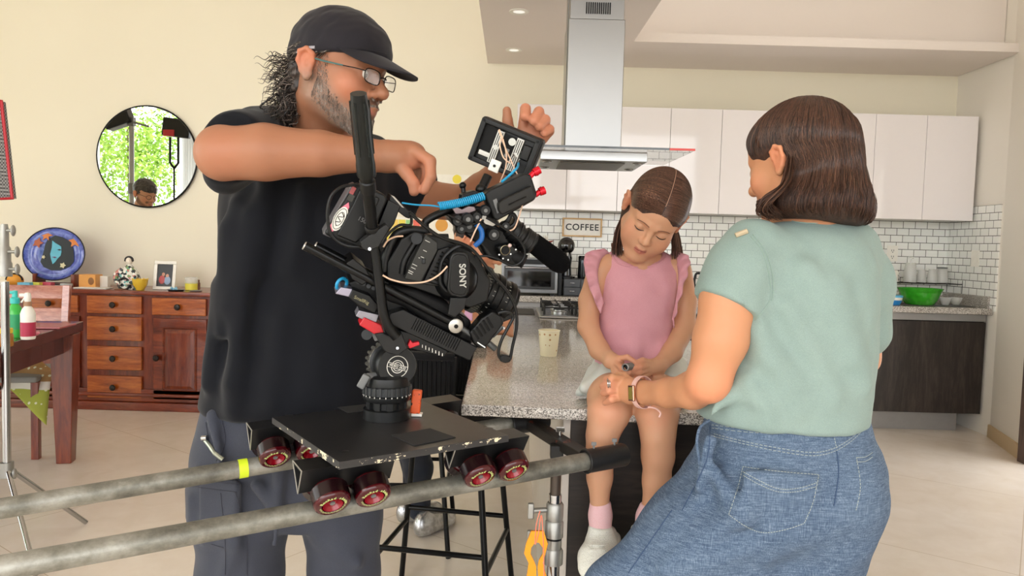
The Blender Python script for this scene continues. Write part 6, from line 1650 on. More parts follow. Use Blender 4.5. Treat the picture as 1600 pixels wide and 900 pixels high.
# stubble
st_ = []
bv = bvh_of(body)
for i in range(4200):
    t = rg.uniform(0, 1); e = rg.choice((-1, 1, 1))
    jw = Vector((.073 - .048 * t, .0 + .078 * t, -.038 - .058 * min(1, t * 1.25)))
    p = Hm(e * jw.x, jw.y, jw.z + rg.gauss(.004, .014))
    q_ = rg.random()
    if q_ < .16: p = Hm(rg.uniform(-.03, .03), .1, rg.uniform(-.055, -.045))
    elif q_ < .34: p = Hm(rg.uniform(-.028, .028), .09, rg.uniform(-.112, -.078))
    elif q_ < .46: p = Hm(e * .072, rg.uniform(.0, .025), rg.uniform(-.04, .03))
    h_ = bv.find_nearest(p)
    if h_[0] is None: continue
    n_ = h_[1]; q = h_[0]; dn = (n_ * .35 + (Hm(0, .3, -1) - Hm(0, 0, 0))).normalized(); st_.append([q - n_ * .0005, q + dn * .0025, q + dn * .005 - n_ * .0004])
mesh_tube_strands('beard', st_, .00035, hairmat('beard_hair', '3A2F29', '75675D', 'C4BBB2', .5), root)
# cap
M_CAP = fabric('cap_fabric', '18161D', '1E1B22', 700, .75, .1, spec=.25)
S3 = Solid(); s = Hm.s
S3.ball(Hm(0, -.004, .040), (.085 * s, .100 * s, .086 * s), .01, R=Hm.R)
S3.ball(Hm(0, -.035, .012), (.080 * s, .062 * s, .045 * s), .015, R=Hm.R)
S3.ball(Hm(0, .036, .048), (.074 * s, .066 * s, .058 * s), .02, R=Hm.R)
S3.cut(Hm(0, .02, .023), (Hm(0, .18, -1) - Hm(0, 0, 0)), .003)
S3.noise(.0012, 90, 2)
cap = S3.build('cap', M_CAP, root, .0035)
def brim():
    W, L_n = 24, 10; top = []; bot = []
    for j in range(L_n + 1):
        for i in range(W + 1):
            a = math.radians(-74 + 148 * i / W); t = j / L_n
            x0 = .0815 * math.sin(a); y0 = .004 + .090 * math.cos(a)
            ext = .080 * max(0, math.cos(a * 90 / 74)) ** .55
            x = x0 * (1 + .02 * t); y = y0 + ext * t; e_ = ext / .08; z = .0435 - .030 * t * e_ - .022 * t * e_ * math.sin(a) ** 2
            top.append(Hm(x, y, z)); bot.append(Hm(x, y, z - .0028))
    n1 = len(top); f = []
    for j in range(L_n):
        for i in range(W):
            a = j * (W + 1) + i; f.append((a, a + 1, a + W + 2, a + W + 1)); f.append((n1 + a, n1 + a + W + 1, n1 + a + W + 2, n1 + a + 1))
    for i in range(W): a = L_n * (W + 1) + i; f.append((a, a + 1, n1 + a + 1, n1 + a))
    for j in range(L_n):
        for i in (0, W): a = j * (W + 1) + i; f.append((a, a + W + 1, n1 + a + W + 1, n1 + a))
    o = link_mesh('cap_brim', top + bot, f, M_CAP, root, smooth=True, world=True)
    return o
brim()
bc = bvh_of(cap)
seam('cap_trim', [bc], [(464, 83), (472, 78), (481, 75), (492, 74)], .0034, plain('reflective_grey', '9C9AA2', .4), root, 6)
seam('cap_seam', [bc], [(545, 78), (560, 76), (580, 79), (603, 84)], .0007, plain('cap_thread', '151318', .8), root, 6)
# glasses
M_FRM = plain('glasses_frame', '22201F', .25, .4)
gl = MB()
lens_ = []
for e in (-1, 1):
    c = Hm(.033 * e, .104, -.004); pts = [c + (Hm.x * math.copysign(abs(math.cos(t)) ** .6, math.cos(t)) * .024 + Hm.z * math.copysign(abs(math.sin(t)) ** .6, math.sin(t)) * .0135 - Hm.y * (abs(math.cos(t)) * .004 * (1 if math.cos(t) * e > 0 else 0))) * s for t in [2 * pi * k / 28 for k in range(28)]]
    gl.tube(pts, .0011, 6, closed=True); lens_.append(pts)
    gl.tube([Hm(.056 * e, .101, .002), Hm(.066 * e, .085, .003), Hm(.074 * e, .045, .004)], .0012, 6)
gl.tube(bez([Hm(-.0105, .106, -.001), Hm(0, .110, .001), Hm(.0105, .106, -.001)]), .0012, 6)
g = gl.build('glasses', M_FRM, root, smooth=True, world=True)
for pts in lens_: link_mesh('spectacle_lens', pts, [tuple(range(len(pts)))], N('spectacle_glass_sheen').set(rough=.05, alpha=.30).m, root, world=True)  # pale see-through fill imitates reflections on the lens
for e in (-1, 1): MB().tube([Hm(.072 * e, .06, .004), Hm(.078 * e, .02, .006), Hm(.080 * e, -.012, .010)], [.0016, .0018, .002], 6).build('temple', plain('temple_teal', '4E7373', .3, .4) if e == 1 else M_FRM, root, smooth=True, world=True)
# headset wire behind the neck
MB().tube(bez([P(434, 146, 1.53), P(418, 157, 1.53), P(407, 166, 1.55), P(412, 173, 1.56), P(418, 181, 1.57)]), .0022, 8).build('neckband', plain('neckband_black', '17181A', .4), root, smooth=True, world=True)
MB().tube(bez([P(452, 168, 1.50), P(444, 182, 1.50), P(447, 196, 1.53)]), .0018, 8).build('neck_strap', plain('neckband_black', '17181A', .4), root, smooth=True, world=True)

# t-shirt
M_TEE = fabric('dark_tshirt', '0D0F15', '13151C', 800, .85, .12, spec=.2)
S = Solid()
S.cone(P(418, 222, 1.62), P(372, 226, 1.46), .073, .064, .03); S.cone(P(360, 238, 1.46), P(352, 270, 1.50), .05, .04, .03)
S.cutlocal(P(362, 240, 1.445), (P(345, 242, 1.38) - P(395, 232, 1.54)), .12)
S.cone(P(575, 262, 1.80), P(652, 300, 1.84), .082, .062, .03); S.cone(P(652, 300, 1.84), P(685, 320, 1.84), .062, .058, .01)
S.cutlocal(P(668, 309, 1.84), (P(700, 326, 1.84) - P(652, 300, 1.84)), .12)
S.stack(rows_px([(196, 455, 560, .05, 1.68), (206, 420, 585, .075, 1.70), (225, 385, 604, .10, 1.72), (260, 362, 606, .125, 1.74), (310, 350, 606, .135, 1.75), (380, 347, 602, .135, 1.75), (460, 347, 598, .135, 1.75), (540, 336, 596, .14, 1.75), (600, 326, 594, .145, 1.75), (640, 318, 592, .145, 1.75)], 1.75), .03, 2.3, cap=.012)
S.cone(P(400, 205, 1.66), P(470, 200, 1.70), .05, .05, .03)
for a, b, r in (((356, 360, 1.60), (345, 520, 1.60), .016), ((374, 320, 1.605), (356, 480, 1.59), .014), ((396, 340, 1.592), (362, 600, 1.585), .017), ((345, 450, 1.63), (325, 600, 1.62), .014), ((420, 290, 1.60), (400, 420, 1.60), .010), ((480, 300, 1.60), (455, 420, 1.605), .010), ((560, 280, 1.64), (520, 350, 1.62), .012), ((440, 500, 1.61), (425, 630, 1.60), .012), ((380, 560, 1.61), (365, 640, 1.6), .012)):
    S.cone(P(a[0], a[1], a[2] + .012), P(b[0], b[1], b[2] + .012), r, r * .4, .045)
S.noise(.0026, 13, 5, aniso=(1, 1, .45)); S.noise(.0022, 30, 6, aniso=(1.2, 1, .35))
# openings: neck, sleeves
S.ball(P(506, 200, 1.645), (.066, .064, .05), .006, True)
tee = S.build('t_shirt', M_TEE, root, .006)
# trousers
M_TRO = fabric('cargo_fabric', '393C47', '454852', 600, .9, .15, spec=.2)
S = Solid()
S.stack(rows_px([(618, 324, 590, .125, 1.75), (660, 316, 592, .13, 1.75), (720, 312, 592, .13, 1.75), (780, 314, 592, .125, 1.75), (810, 330, 585, .11, 1.75)], 1.75), .04, 2.4, cap=.01)
kn1, kn2 = P(376, 900, 1.70), P(538, 890, 1.75)
S.chain([P(385, 730, 1.73), P(378, 820, 1.71), kn1, Vector((kn1.x - .01, 1.76, .30)), Vector((kn1.x - .015, 1.80, .07))], [.115, .102, .097, .085, .08], .03)
S.chain([P(530, 740, 1.75), P(536, 820, 1.75), kn2, Vector((kn2.x + .01, 1.80, .30)), Vector((kn2.x + .015, 1.84, .07))], [.10, .088, .082, .075, .072], .03)
Rz = Matrix.Rotation(.5, 3, 'Z')
S.slab(P(311, 792, 1.69), (.026, .05, .045), Rz, .010, .015); S.slab(P(345, 800, 1.605), (.05, .012, .075), Matrix.Rotation(-.25, 3, 'Z'), .01, .012); S.slab(P(333, 745, 1.62), (.05, .014, .014), Matrix.Rotation(-.25, 3, 'Z'), .008, .008)
for a, b, r in (((330, 650, 1.63), (345, 730, 1.60), .012), ((440, 700, 1.61), (430, 850, 1.60), .010), ((365, 860, 1.605), (350, 905, 1.6), .010), ((500, 840, 1.67), (560, 880, 1.67), .01), ((400, 760, 1.60), (430, 800, 1.61), .01)): S.cone(P(*a), P(*b), r, r * .6, .03)
S.noise(.0026, 16, 8, aniso=(1, 1, .6))
tro = S.build('cargo_trousers', M_TRO, root, .0065)
bt = bvh_of(tro)
M_STI = plain('dark_stitch', '33343F', .9)
for pts in ([(322, 660), (330, 700), (352, 725)], [(345, 650), (352, 690), (338, 720)], [(300, 748), (330, 752), (372, 757)], [(300, 760), (330, 764), (370, 769)], [(345, 770), (352, 850), (352, 898)], [(368, 770), (384, 830), (386, 898)], [(330, 850), (350, 856)]):
    seam('seam', [bt], pts, .0009, M_STI, root, 8)
# carabiner strap on the pocket
def on(bv, x, y, l=.004): 
    r = hit(bv, x, y); return (r[0] + r[1] * l) if r else P(x, y, 1.6)
cb_ = [on([bt, ], 322, 687), on([bt], 330, 697), on([bt], 338, 708), on([bt], 346, 718)]
MB().tube(cb_, .0048, 8).build('belt_clip', plain('clip_metal', 'A9AE9E', .3, .7), root, smooth=True, world=True)
MB().tube([cb_[0] + Vector((-.004, -.004, .004)), cb_[0] + Vector((.008, -.006, .006))], .006, 10).build('clip_button', M_CHROME, root, smooth=True, world=True)
# shoes
def shoe(c, ang, m, par, L=.28, W=.1, H=.1, name='shoe'):
    R = Matrix.Rotation(ang, 3, 'Z'); S = Solid(); c = Vector(c)
    S.ball(c + R @ Vector((0, L * .28, H * .33)), (W * .5, L * .24, H * .36), .02, R=R); S.ball(c + R @ Vector((0, -L * .08, H * .42)), (W * .44, L * .3, H * .48), .03, R=R)
    S.ball(c + R @ Vector((0, -L * .25, H * .5)), (W * .4, L * .2, H * .6), .03, R=R); S.cut(c + Vector((0, 0, .006)), (0, 0, -1)); return S.build(name, m, par, .006)
shoe((kn1.x - .02, 1.72, 0), pi + .3, M_BLACK, root); shoe((kn2.x + .02, 1.76, 0), pi - .2, M_BLACK, root)

# ================================================================ girl
root = empty('child', (.33, 1.9, .9), 0, 'little girl in pink ruffled top sitting on the island looking down', 'person')
girl = root
Hg = Frame(P(1022, 334, 1.81), (-.22, -.78, -.58), (.30, -.62, .72), .90)
S = Solid(); head_ops(S, Hg, child=1)
S.cone(Hg(0, -.03, -.05), P(1000, 412, 1.875), .036, .038, .025); S.cone(P(1000, 410, 1.88), P(1000, 450, 1.89), .04, .075, .03)
S.cone(P(950, 416, 1.885), P(1048, 418, 1.885), .032, .032, .02)
S.chain([P(938, 424, 1.88), P(922, 470, 1.87), P(919, 510, 1.845), P(936, 546, 1.80), P(953, 562, 1.755)], [.034, .028, .0255, .0235, .0185], .012)
S.chain([P(1060, 424, 1.88), P(1070, 470, 1.87), P(1070, 512, 1.845), P(1050, 550, 1.80), P(1031, 570, 1.76)], [.034, .029, .0265, .024, .019], .012)
# hands
S.cone(P(954, 563, 1.75), P(966, 568, 1.735), .0165, .015, .008, flat=(0, 0, 1), ratio=1.25)
for pts, r0 in (([(966, 560, 1.73), (980, 558, 1.715), (990, 564, 1.71)], .0072), ([(964, 568, 1.725), (972, 576, 1.70), (982, 582, 1.695), (988, 583, 1.705)], .0076), ([(962, 573, 1.73), (966, 583, 1.71), (976, 588, 1.70), (984, 588, 1.71)], .0074), ([(958, 575, 1.735), (960, 586, 1.72), (969, 592, 1.71), (976, 592, 1.72)], .0068)):
    hand_chain(S, pts, r0, r0 * .85, .0025)
S.cone(P(1030, 571, 1.755), P(1014, 574, 1.74), .0165, .0155, .008, flat=(0, 0, 1), ratio=1.25)
for pts, r0 in (([(1016, 566, 1.735), (1004, 563, 1.72), (993, 567, 1.712)], .0075), ([(1012, 572, 1.73), (1001, 574, 1.71), (991, 576, 1.705)], .0076), ([(1012, 578, 1.73), (1000, 582, 1.71), (988, 584, 1.71)], .0074), ([(1014, 584, 1.735), (1003, 588, 1.72), (993, 589, 1.715)], .0068)):
    hand_chain(S, pts, r0, r0 * .85, .0025)
# legs
S.chain([P(968, 590, 1.95), P(956, 624, 1.76), P(951, 645, 1.705), P(941, 680, 1.695), P(938, 712, 1.70), P(937, 745, 1.705), P(937, 800, 1.71)], [.062, .056, .046, .034, .0315, .027, .0215], .02)
S.chain([P(1030, 590, 1.95), P(1028, 624, 1.77), P(1027, 648, 1.715), P(1028, 680, 1.705), P(1028, 712, 1.71), P(1026, 750, 1.715), P(1016, 800, 1.72)], [.062, .055, .046, .037, .0355, .030, .0215], .02)
S.chain([P(937, 800, 1.71), P(938, 835, 1.70), P(930, 880, 1.65)], [.0215, .022, .02], .01); S.chain([P(1016, 800, 1.72), P(1010, 835, 1.715), P(995, 870, 1.68)], [.0215, .022, .02], .01)
SKG = 'CE9B7B'
a, b = Hg(-.03, .09, -.001), Hg(.03, .09, -.001)
S.paint.append((P(951, 640, 1.66), P(951, 640, 1.66), .02, .04, 'DA9677', .5)); S.paint.append((P(1027, 645, 1.66), P(1027, 645, 1.66), .02, .04, 'DA9677', .5))
S.paint.append((P(985, 575, 1.71), P(985, 590, 1.71), .02, .03, 'D98F72', .5))
hf = [(tuple(Hg.o - Vector((.105, .125, .125))), tuple(Hg.o + Vector((.105, .07, .05))), .0021), (tuple(P(945, 600, 1.68)), tuple(P(1036, 548, 1.77)), .0025)]
hf = [(tuple(min(x, y) for x, y in zip(a, b)), tuple(max(x, y) for x, y in zip(a, b)), h) for a, b, h in hf]
gb = S.build('skin', M_SKIN, root, .005, hf, SKG)
M_HRG = hairmat('brown_hair', '2A1A14', '3F2A22', '5E4438', .6)
bg = bvh_of(gb)
MB().tube([h_[0] + h_[1] * .00005 for h_ in (bg.ray_cast(Hg(.0175 * (k / 7 - 1), .14, -.0632 - .0012 * abs(k / 7 - 1)), -Hg.y) for k in range(15)) if h_[0]], .0006, 5).build('mouth_line', plain('mouth_shadow_red', '7A3A36', .6), root, smooth=True, world=True)
# lash lines on the lowered lids, brows
for e in (-1, 1):
    pts = []
    for t in [k / 8 for k in range(9)]:
        x = (.017 + .028 * t) * e; z = -.0065 - .0035 * math.sin(pi * t) + .001 * t
        h_ = bg.ray_cast(Hg(x, .14, z), -Hg.y)
        if h_[0]: pts.append(h_[0] + h_[1] * .0003)
    if len(pts) > 2: MB().tube(pts, [.0006 + .0009 * math.sin(pi * k / (len(pts) - 1)) for k in range(len(pts))], 5).build('eyelashes', plain('lash_black', '1C1310', .6), root, smooth=True, world=True)
    pts = []
    for k in range(14):
        t = k / 13; x = (.012 + .034 * t) * e; z = .0175 + .004 * math.sin(t * 2.3) - .006 * t * t
        h_ = bg.ray_cast(Hg(x, .14, z), -Hg.y)
        if h_[0]: pts.append(h_[0] + h_[1] * .0001)
    if len(pts) > 3: MB().tube(pts, [.0016 * (1 - .6 * abs(k / (len(pts) - 1) - .35)) for k in range(len(pts))], 6).build('eyebrow', plain('soft_brow', '7E5844', .8), root, smooth=True, world=True)
# hair: sleek cap with middle part
S = Solid(); s = Hg.s
S.ball(Hg(0, -.018, .037), (.080 * s, .099 * s, .0865 * s), .01, R=Hg.R); S.ball(Hg(0, .034, .046), (.0685 * s, .060 * s, .0575 * s), .02, R=Hg.R)
S.ball(Hg(0, -.045, -.02), (.074 * s, .065 * s, .07 * s), .03, R=Hg.R)
S.cone(Hg(.055, -.05, -.03), Hg(.045, -.075, -.10), .028 * s, .02 * s, .02); S.cone(Hg(-.055, -.05, -.03), Hg(-.045, -.07, -.10), .028 * s, .02 * s, .02)
# face opening
S.ball(Hg(0, .120, -.036), (.072 * s, .066 * s, .106 * s), .006, True, R=Hg.R)
S.ball(Hg(.088, .008, -.010), (.022 * s, .030 * s, .034 * s), .005, True, R=Hg.R); S.ball(Hg(-.088, .008, -.01), (.022 * s, .03 * s, .034 * s), .005, True, R=Hg.R)
ghair = S.build('hair', M_HRG, root, .0032)
bh = bvh_of(ghair); st_ = []; rg = random.Random(11)
def ghit(p):   # project outside-in on the hair
    c = Hg(0, -.02, .02); d = (p - c).normalized(); r = bh.ray_cast(c + d * .2, -d); return (r[0], r[1]) if r[0] else (None, None)
cg = Hg(0, -.02, .02)
for i in range(4600):
    e = rg.choice((-1, 1)); y0 = rg.uniform(-1.3, 2.9); t0 = rg.choice((0, 0, rg.uniform(0, .8)))
    dA = Vector((.03 * e, y0, 1)).normalized(); dB = Vector((e, -.55 + .12 * y0 + rg.uniform(-.12, .12), -.35 + rg.uniform(-.45, .15))).normalized()
    dM = Vector((.75 * e, .62 * y0 - .12, .75)).normalized(); pts = []
    for k in range(16):
        t = t0 + (1 - t0) * k / 15; dl = (dA * (1 - t) ** 2 + dM * 2 * t * (1 - t) + dB * t * t).normalized()
        dw = Hg.x * dl.x + Hg.y * dl.y + Hg.z * dl.z
        h_ = bh.ray_cast(cg + dw * .2, -dw)
        if h_[0] is None: break
        q = h_[0]; lp = Vector(((q - Hg.o).dot(Hg.x), (q - Hg.o).dot(Hg.y), (q - Hg.o).dot(Hg.z))) / s
        if (lp.x / .0735) ** 2 + ((lp.y - .12) / .0675) ** 2 + ((lp.z + .036) / .1075) ** 2 < 1: break
        if (lp - Vector((math.copysign(.086, lp.x), .006, -.012))).length < .026: break
        pts.append(q + dw * .0004)
    if len(pts) > 3: st_.append(pts)
for e, (px0, py0) in ((1, (968, 345)), (-1, (1054, 350))):
    for i in range(220):
        jx = rg.uniform(-7, 7); d0 = rg.uniform(1.84, 1.90); st_.append(bez([P(px0 + 6 * e + jx * .6, py0 - 5, d0), P(px0 + jx, py0 + 15, d0 + .01), P(px0 - 3 * e + jx * 1.1, py0 + 34, d0 + .015), P(px0 - 4 * e + jx * 1.3, py0 + rg.uniform(36, 64), d0 + .02), P(px0 - 1 * e + jx * .9, py0 + rg.uniform(66, 70), d0 + .02)], 4))
mesh_tube_strands('hair_strands', st_, .0008, M_HRG, root, pal=('2A1A14', '4A3026', '6B4A3A', '8E6A55'))
pts = []
for k in range(16):
    ang = -1.12 + 1.5 * k / 15; p = Hg(0, -.018 - math.sin(ang) * .12, .037 + math.cos(ang) * .12); q, n_ = ghit(p)
    if q is not None: pts.append(q + n_ * .0001)
MB().tube(pts, .0008, 5).build('parting', plain('scalp', 'B98E74', .6), root, smooth=True, world=True)
# top
M_PINK = fabric('pink_jersey', 'D299A4', 'DAA4AF', 900, .9, .12, spec=.15)
S = Solid()
S.stack(rows_px([(392, 958, 1042, .035, 1.90), (400, 942, 1056, .048, 1.895), (418, 934, 1062, .062, 1.89), (450, 936, 1058, .072, 1.885), (490, 936, 1055, .075, 1.885), (530, 932, 1053, .08, 1.885), (565, 930, 1047, .085, 1.885), (590, 934, 1040, .085, 1.885)], 1.885), .03, 2.3, cap=.008)
S.ball(P(1000, 386, 1.865), (.064, .066, .052), .006, True)
for a, b, r in (((985, 540, 1.812), (998, 580, 1.80), .006), ((1035, 545, 1.812), (1012, 580, 1.80), .006), ((950, 560, 1.82), (985, 576, 1.805), .006)): S.cone(P(*a), P(*b), r, r * .5, .03)
S.noise(.0022, 38, 3, aniso=(1.2, 1, .7)); S.noise(.0011, 80, 9)
top = S.build('ruffled_top', M_PINK, root, .0045)
tb = bvh_of(top)
seam('neck_binding', [tb], [(957, 398), (962, 408), (975, 415), (1000, 418), (1022, 415), (1036, 407), (1042, 398)], .0022, M_PINK, root, 6)
def ruffle(px, dpt, out, nm):
    V = []; n = 60; base = bez([P(a, b, d) for (a, b), d in zip(px, dpt)], 12); m = len(base)
    tip = bez([P(a, b, d) for (a, b), d in zip(out, [x - .012 for x in dpt])], 12)
    R_ = 5
    for i in range(m):
        t = i / (m - 1); b, o = base[i], tip[i]; dv = o - b
        for j in range(R_ + 1):
            s_ = j / R_; w_ = math.sin(t * 40 + 1) * .0085 * s_ ** 1.5
            V.append(b + dv * s_ + Vector((0, -1, 0)) * w_ + Vector((0, 0, 1)) * (.006 * math.sin(pi * s_)))
    Fq = [(i * (R_ + 1) + j, i * (R_ + 1) + j + 1, (i + 1) * (R_ + 1) + j + 1, (i + 1) * (R_ + 1) + j) for i in range(m - 1) for j in range(R_)]
    o = link_mesh('ruffle', V, Fq, M_PINK, root, smooth=True, world=True); sd_ = o.modifiers.new('s', 'SOLIDIFY'); sd_.thickness = .0022; sd_.offset = 0
ruffle([(944, 474), (937, 450), (934, 425), (940, 404), (952, 396)], [1.83, 1.82, 1.83, 1.86, 1.89], [(938, 490), (922, 452), (913, 418), (916, 396), (938, 390)], 'l')
ruffle([(1050, 500), (1056, 470), (1060, 440), (1058, 415), (1046, 400)], [1.82, 1.82, 1.82, 1.85, 1.89], [(1052, 512), (1060, 474), (1074, 428), (1077, 402), (1058, 394)], 'r')
# shorts
M_SHO = fabric('pale_grey_shorts', 'CDD3CE', 'DADDD8', 700, .9, .15)
S = Solid()
S.chain([P(968, 585, 1.97), P(960, 604, 1.83)], [.078, .064], .03); S.chain([P(1030, 585, 1.97), P(1030, 604, 1.83)], [.078, .064], .03)
S.cone(P(950, 600, 1.88), P(912, 606, 1.80), .035, .012, .03); S.cone(P(935, 590, 1.88), P(905, 614, 1.85), .03, .010, .03)
S.cut(P(950, 604, 1.785), (0, -1, -.1)); S.cut((0, 0, .903), (0, 0, -1)); S.noise(.0015, 50, 5)
S.build('shorts', M_SHO, root, .0045)
# socks and knit shoes
M_SOCK = fabric('pink_sock', 'E9BEC2', 'EFC9CC', 500, .9, .3)
S = Solid(); S.chain([P(938, 790, 1.71), P(938, 805, 1.71), P(938, 840, 1.70)], [.0255, .0265, .027], .01); S.cut(P(938, 781, 1.71), (0, 0, 1))
for k_ in range(4): S.ops.append(S.ops[0]) if False else None
S.build('sock', M_SOCK, root, .003)
S = Solid(); S.chain([P(1016, 792, 1.72), P(1012, 808, 1.72), P(1008, 835, 1.715)], [.0255, .0265, .027], .01); S.cut(P(1014, 786, 1.72), (-.1, 0, 1)); sk2 = S.build('sock', M_SOCK, root, .003)
M_KNIT = N('white_knit'); v = M_KNIT.node('ShaderNodeTexVoronoi'); v.inputs['Scale'].default_value = 350; M_KNIT.link(M_KNIT.coords(), v.inputs['Vector'])
M_KNIT.col(M_KNIT.ramp(v.outputs['Distance'], [(.0, 'B9B9AE'), (.35, 'E9E9E0')])); M_KNIT.set(rough=.8); M_KNIT.bump(v.outputs['Distance'], .4, .002); M_KNIT = M_KNIT.m
def kshoe(sh):
    o = lambda x, y, d: P(x + sh[0], y + sh[1], d + sh[2])
    S = Solid()
    S.chain([o(938, 826, 1.70), o(940, 845, 1.70)], [.028, .03], .01); S.cone(o(950, 835, 1.73), o(948, 850, 1.73), .022, .024, .02)
    S.chain([o(938, 850, 1.69), o(931, 872, 1.66), o(926, 888, 1.64)], [.031, .033, .028], .015, flat=(1, 0, 0), ratio=1.18)
    S.cut(o(938, 821, 1.70), (0, 0, 1))
    for k_ in range(4): S.cone(o(922, 838 + 7 * k_, 1.655 - .006 * k_), o(948, 838 + 7 * k_, 1.655 - .006 * k_), .002, .002, .004)
    u = S.build('knit_shoe', M_KNIT, root, .003)
    S = Solid(); S.chain([o(958, 842, 1.74), o(955, 862, 1.735)], [.019, .019], .01); S.chain([o(950, 868, 1.715), o(938, 892, 1.675), o(930, 903, 1.655)], [.017, .018, .016], .02, flat=(1, 0, .3), ratio=1.9)
    S.build('sole', M_WHITE, root, .0035)
kshoe((0, 0, 0)); kshoe((66, 2, .02))
# marker in her hands
a = P(977, 574, 1.685); b = P(997, 571, 1.745)
root2 = empty('marker_pen', a.to_tuple(), 0, 'thick grey marker cap held in the girl\'s fingers', 'marker')
MB().lathe([(.0062, .002), (.0085, 0), (.0092, .003), (.0092, (b - a).length)], a, (b - a), 28, caps=False).build('barrel', M_GREY, root2, smooth=True, world=True)
MB().lathe([(.0001, .008), (.0064, .008), (.0064, .001)], a, (b - a), 20, caps=False).build('hollow_end', M_BLACK, root2, smooth=True, world=True)
MB().ring(a, (b - a), .0075, .0016, 24, 6).build('rim', M_ALU, root2, smooth=True, world=True)

# ================================================================ woman
root = empty('person', (.6, 1.47, 0), 0, 'woman with brown bob, sage green shirt and blue denim trousers seen from behind', 'person')
wom = root
Hw = Frame(P(1245, 256, 1.49), (-.56, .81, -.22), (0, 0, 1), .98)
S = Solid(); head_ops(S, Hw)
S.cone(Hw(0, -.03, -.05), P(1262, 345, 1.50), .05, .056, .025); S.cone(P(1262, 340, 1.5), P(1262, 375, 1.49), .056, .08, .03)
S.chain([P(1172, 408, 1.43), P(1139, 470, 1.378), P(1126, 530, 1.37), P(1108, 592, 1.375)], [.055, .052, .049, .040], .015)
S.chain([P(1107, 596, 1.375), P(1082, 610, 1.43), P(1045, 614, 1.50), P(1012, 614, 1.565)], [.040, .035, .029, .0245], .015)
S.cone(P(1010, 614, 1.57), P(985, 611, 1.60), .022, .022, .01, flat=(0, 0, 1), ratio=1.2); S.cone(P(985, 611, 1.60), P(968, 608, 1.615), .0205, .018, .01, flat=(0, 0, 1), ratio=1.35)
for pts, r0 in (([(972, 593, 1.61), (957, 590, 1.60), (948, 592, 1.615)], .0098), ([(970, 602, 1.61), (952, 599, 1.60), (942, 603, 1.62)], .0098), ([(970, 611, 1.61), (952, 610, 1.60), (943, 614, 1.62)], .0095), ([(972, 620, 1.61), (956, 624, 1.60), (946, 629, 1.62)], .0092)):
    hand_chain(S, pts, r0, r0 * .85, .003)
hand_chain(S, [(990, 602, 1.60), (975, 588, 1.62), (966, 586, 1.635)], .0105, .009)
S.chain([P(1335, 405, 1.52), P(1353, 495, 1.56), P(1346, 560, 1.60), P(1300, 610, 1.68)], [.05, .042, .036, .028], .015)
S.cone(P(1300, 610, 1.68), P(1270, 615, 1.72), .024, .02, .01)
for k_ in range(4): S.cone(P(1275, 606 + 7 * k_, 1.71), P(1252, 606 + 7 * k_, 1.74), .009, .008, .003)
SKW = 'C98F6B'
S.paint.append((P(1112, 612, 1.34), P(1112, 612, 1.34), .03, .05, 'E0926F', .5)); S.paint.append((P(945, 605, 1.6), P(945, 630, 1.6), .012, .025, 'DD947A', .5))
hf = [(tuple(P(930, 645, 1.56)), tuple(P(1000, 575, 1.66)), .0028), (tuple(Hw.o + Vector((-.15, -.10, -.13))), tuple(Hw.o + Vector((.02, .13, .06))), .003)]
hf = [(tuple(min(x, y) for x, y in zip(a, b)), tuple(max(x, y) for x, y in zip(a, b)), h) for a, b, h in hf]
wb = S.build('skin', M_SKIN, root, .006, hf, SKW)
for e in (-1, 1): MB().sphere(Hw(.031 * e, .0775, -.001), .0122, 14, 10).build('eye', M_EYEW, root, smooth=True, world=True)
# bob hair
M_HRW = hairmat('chestnut_hair', '2A1912', '3D261B', '543729', .6)
hrows = [(168, 1252, 1288, 1.50), (174, 1228, 1304, 1.50), (184, 1208, 1318, 1.50), (200, 1194, 1328, 1.50), (222, 1188, 1335, 1.50), (238, 1204, 1338, 1.505), (258, 1212, 1341, 1.505), (278, 1206, 1344, 1.505), (298, 1193, 1349, 1.50), (318, 1182, 1353, 1.50), (334, 1184, 1354, 1.495), (346, 1205, 1350, 1.49), (356, 1290, 1345, 1.49)]
hz = []
for y, xl, xr, d in hrows:
    a, b = P(xl, y, d), P(xr, y, d); rx = (b.x - a.x) / 2; hz.append((a.z / 2 + b.z / 2, (a.x + b.x) / 2, d, rx, rx * float(np.interp(y, [168, 184, 222, 260, 300, 345], [1.0, 1.1, 1.27, 1.33, 1.27, 1.12]))))
hz_a = np.array(sorted(hz))
def hsec(z): return [float(np.interp(z, hz_a[:, 0], hz_a[:, i])) for i in range(1, 5)]
S = Solid(); S.stack(hz[3:], .01, 2.05, cap=.012); S.ball(P(1266, 212, 1.49), (.078, .09, .0575), .03); S.noise(.0022, 70, 3, aniso=(1, 1, .12))
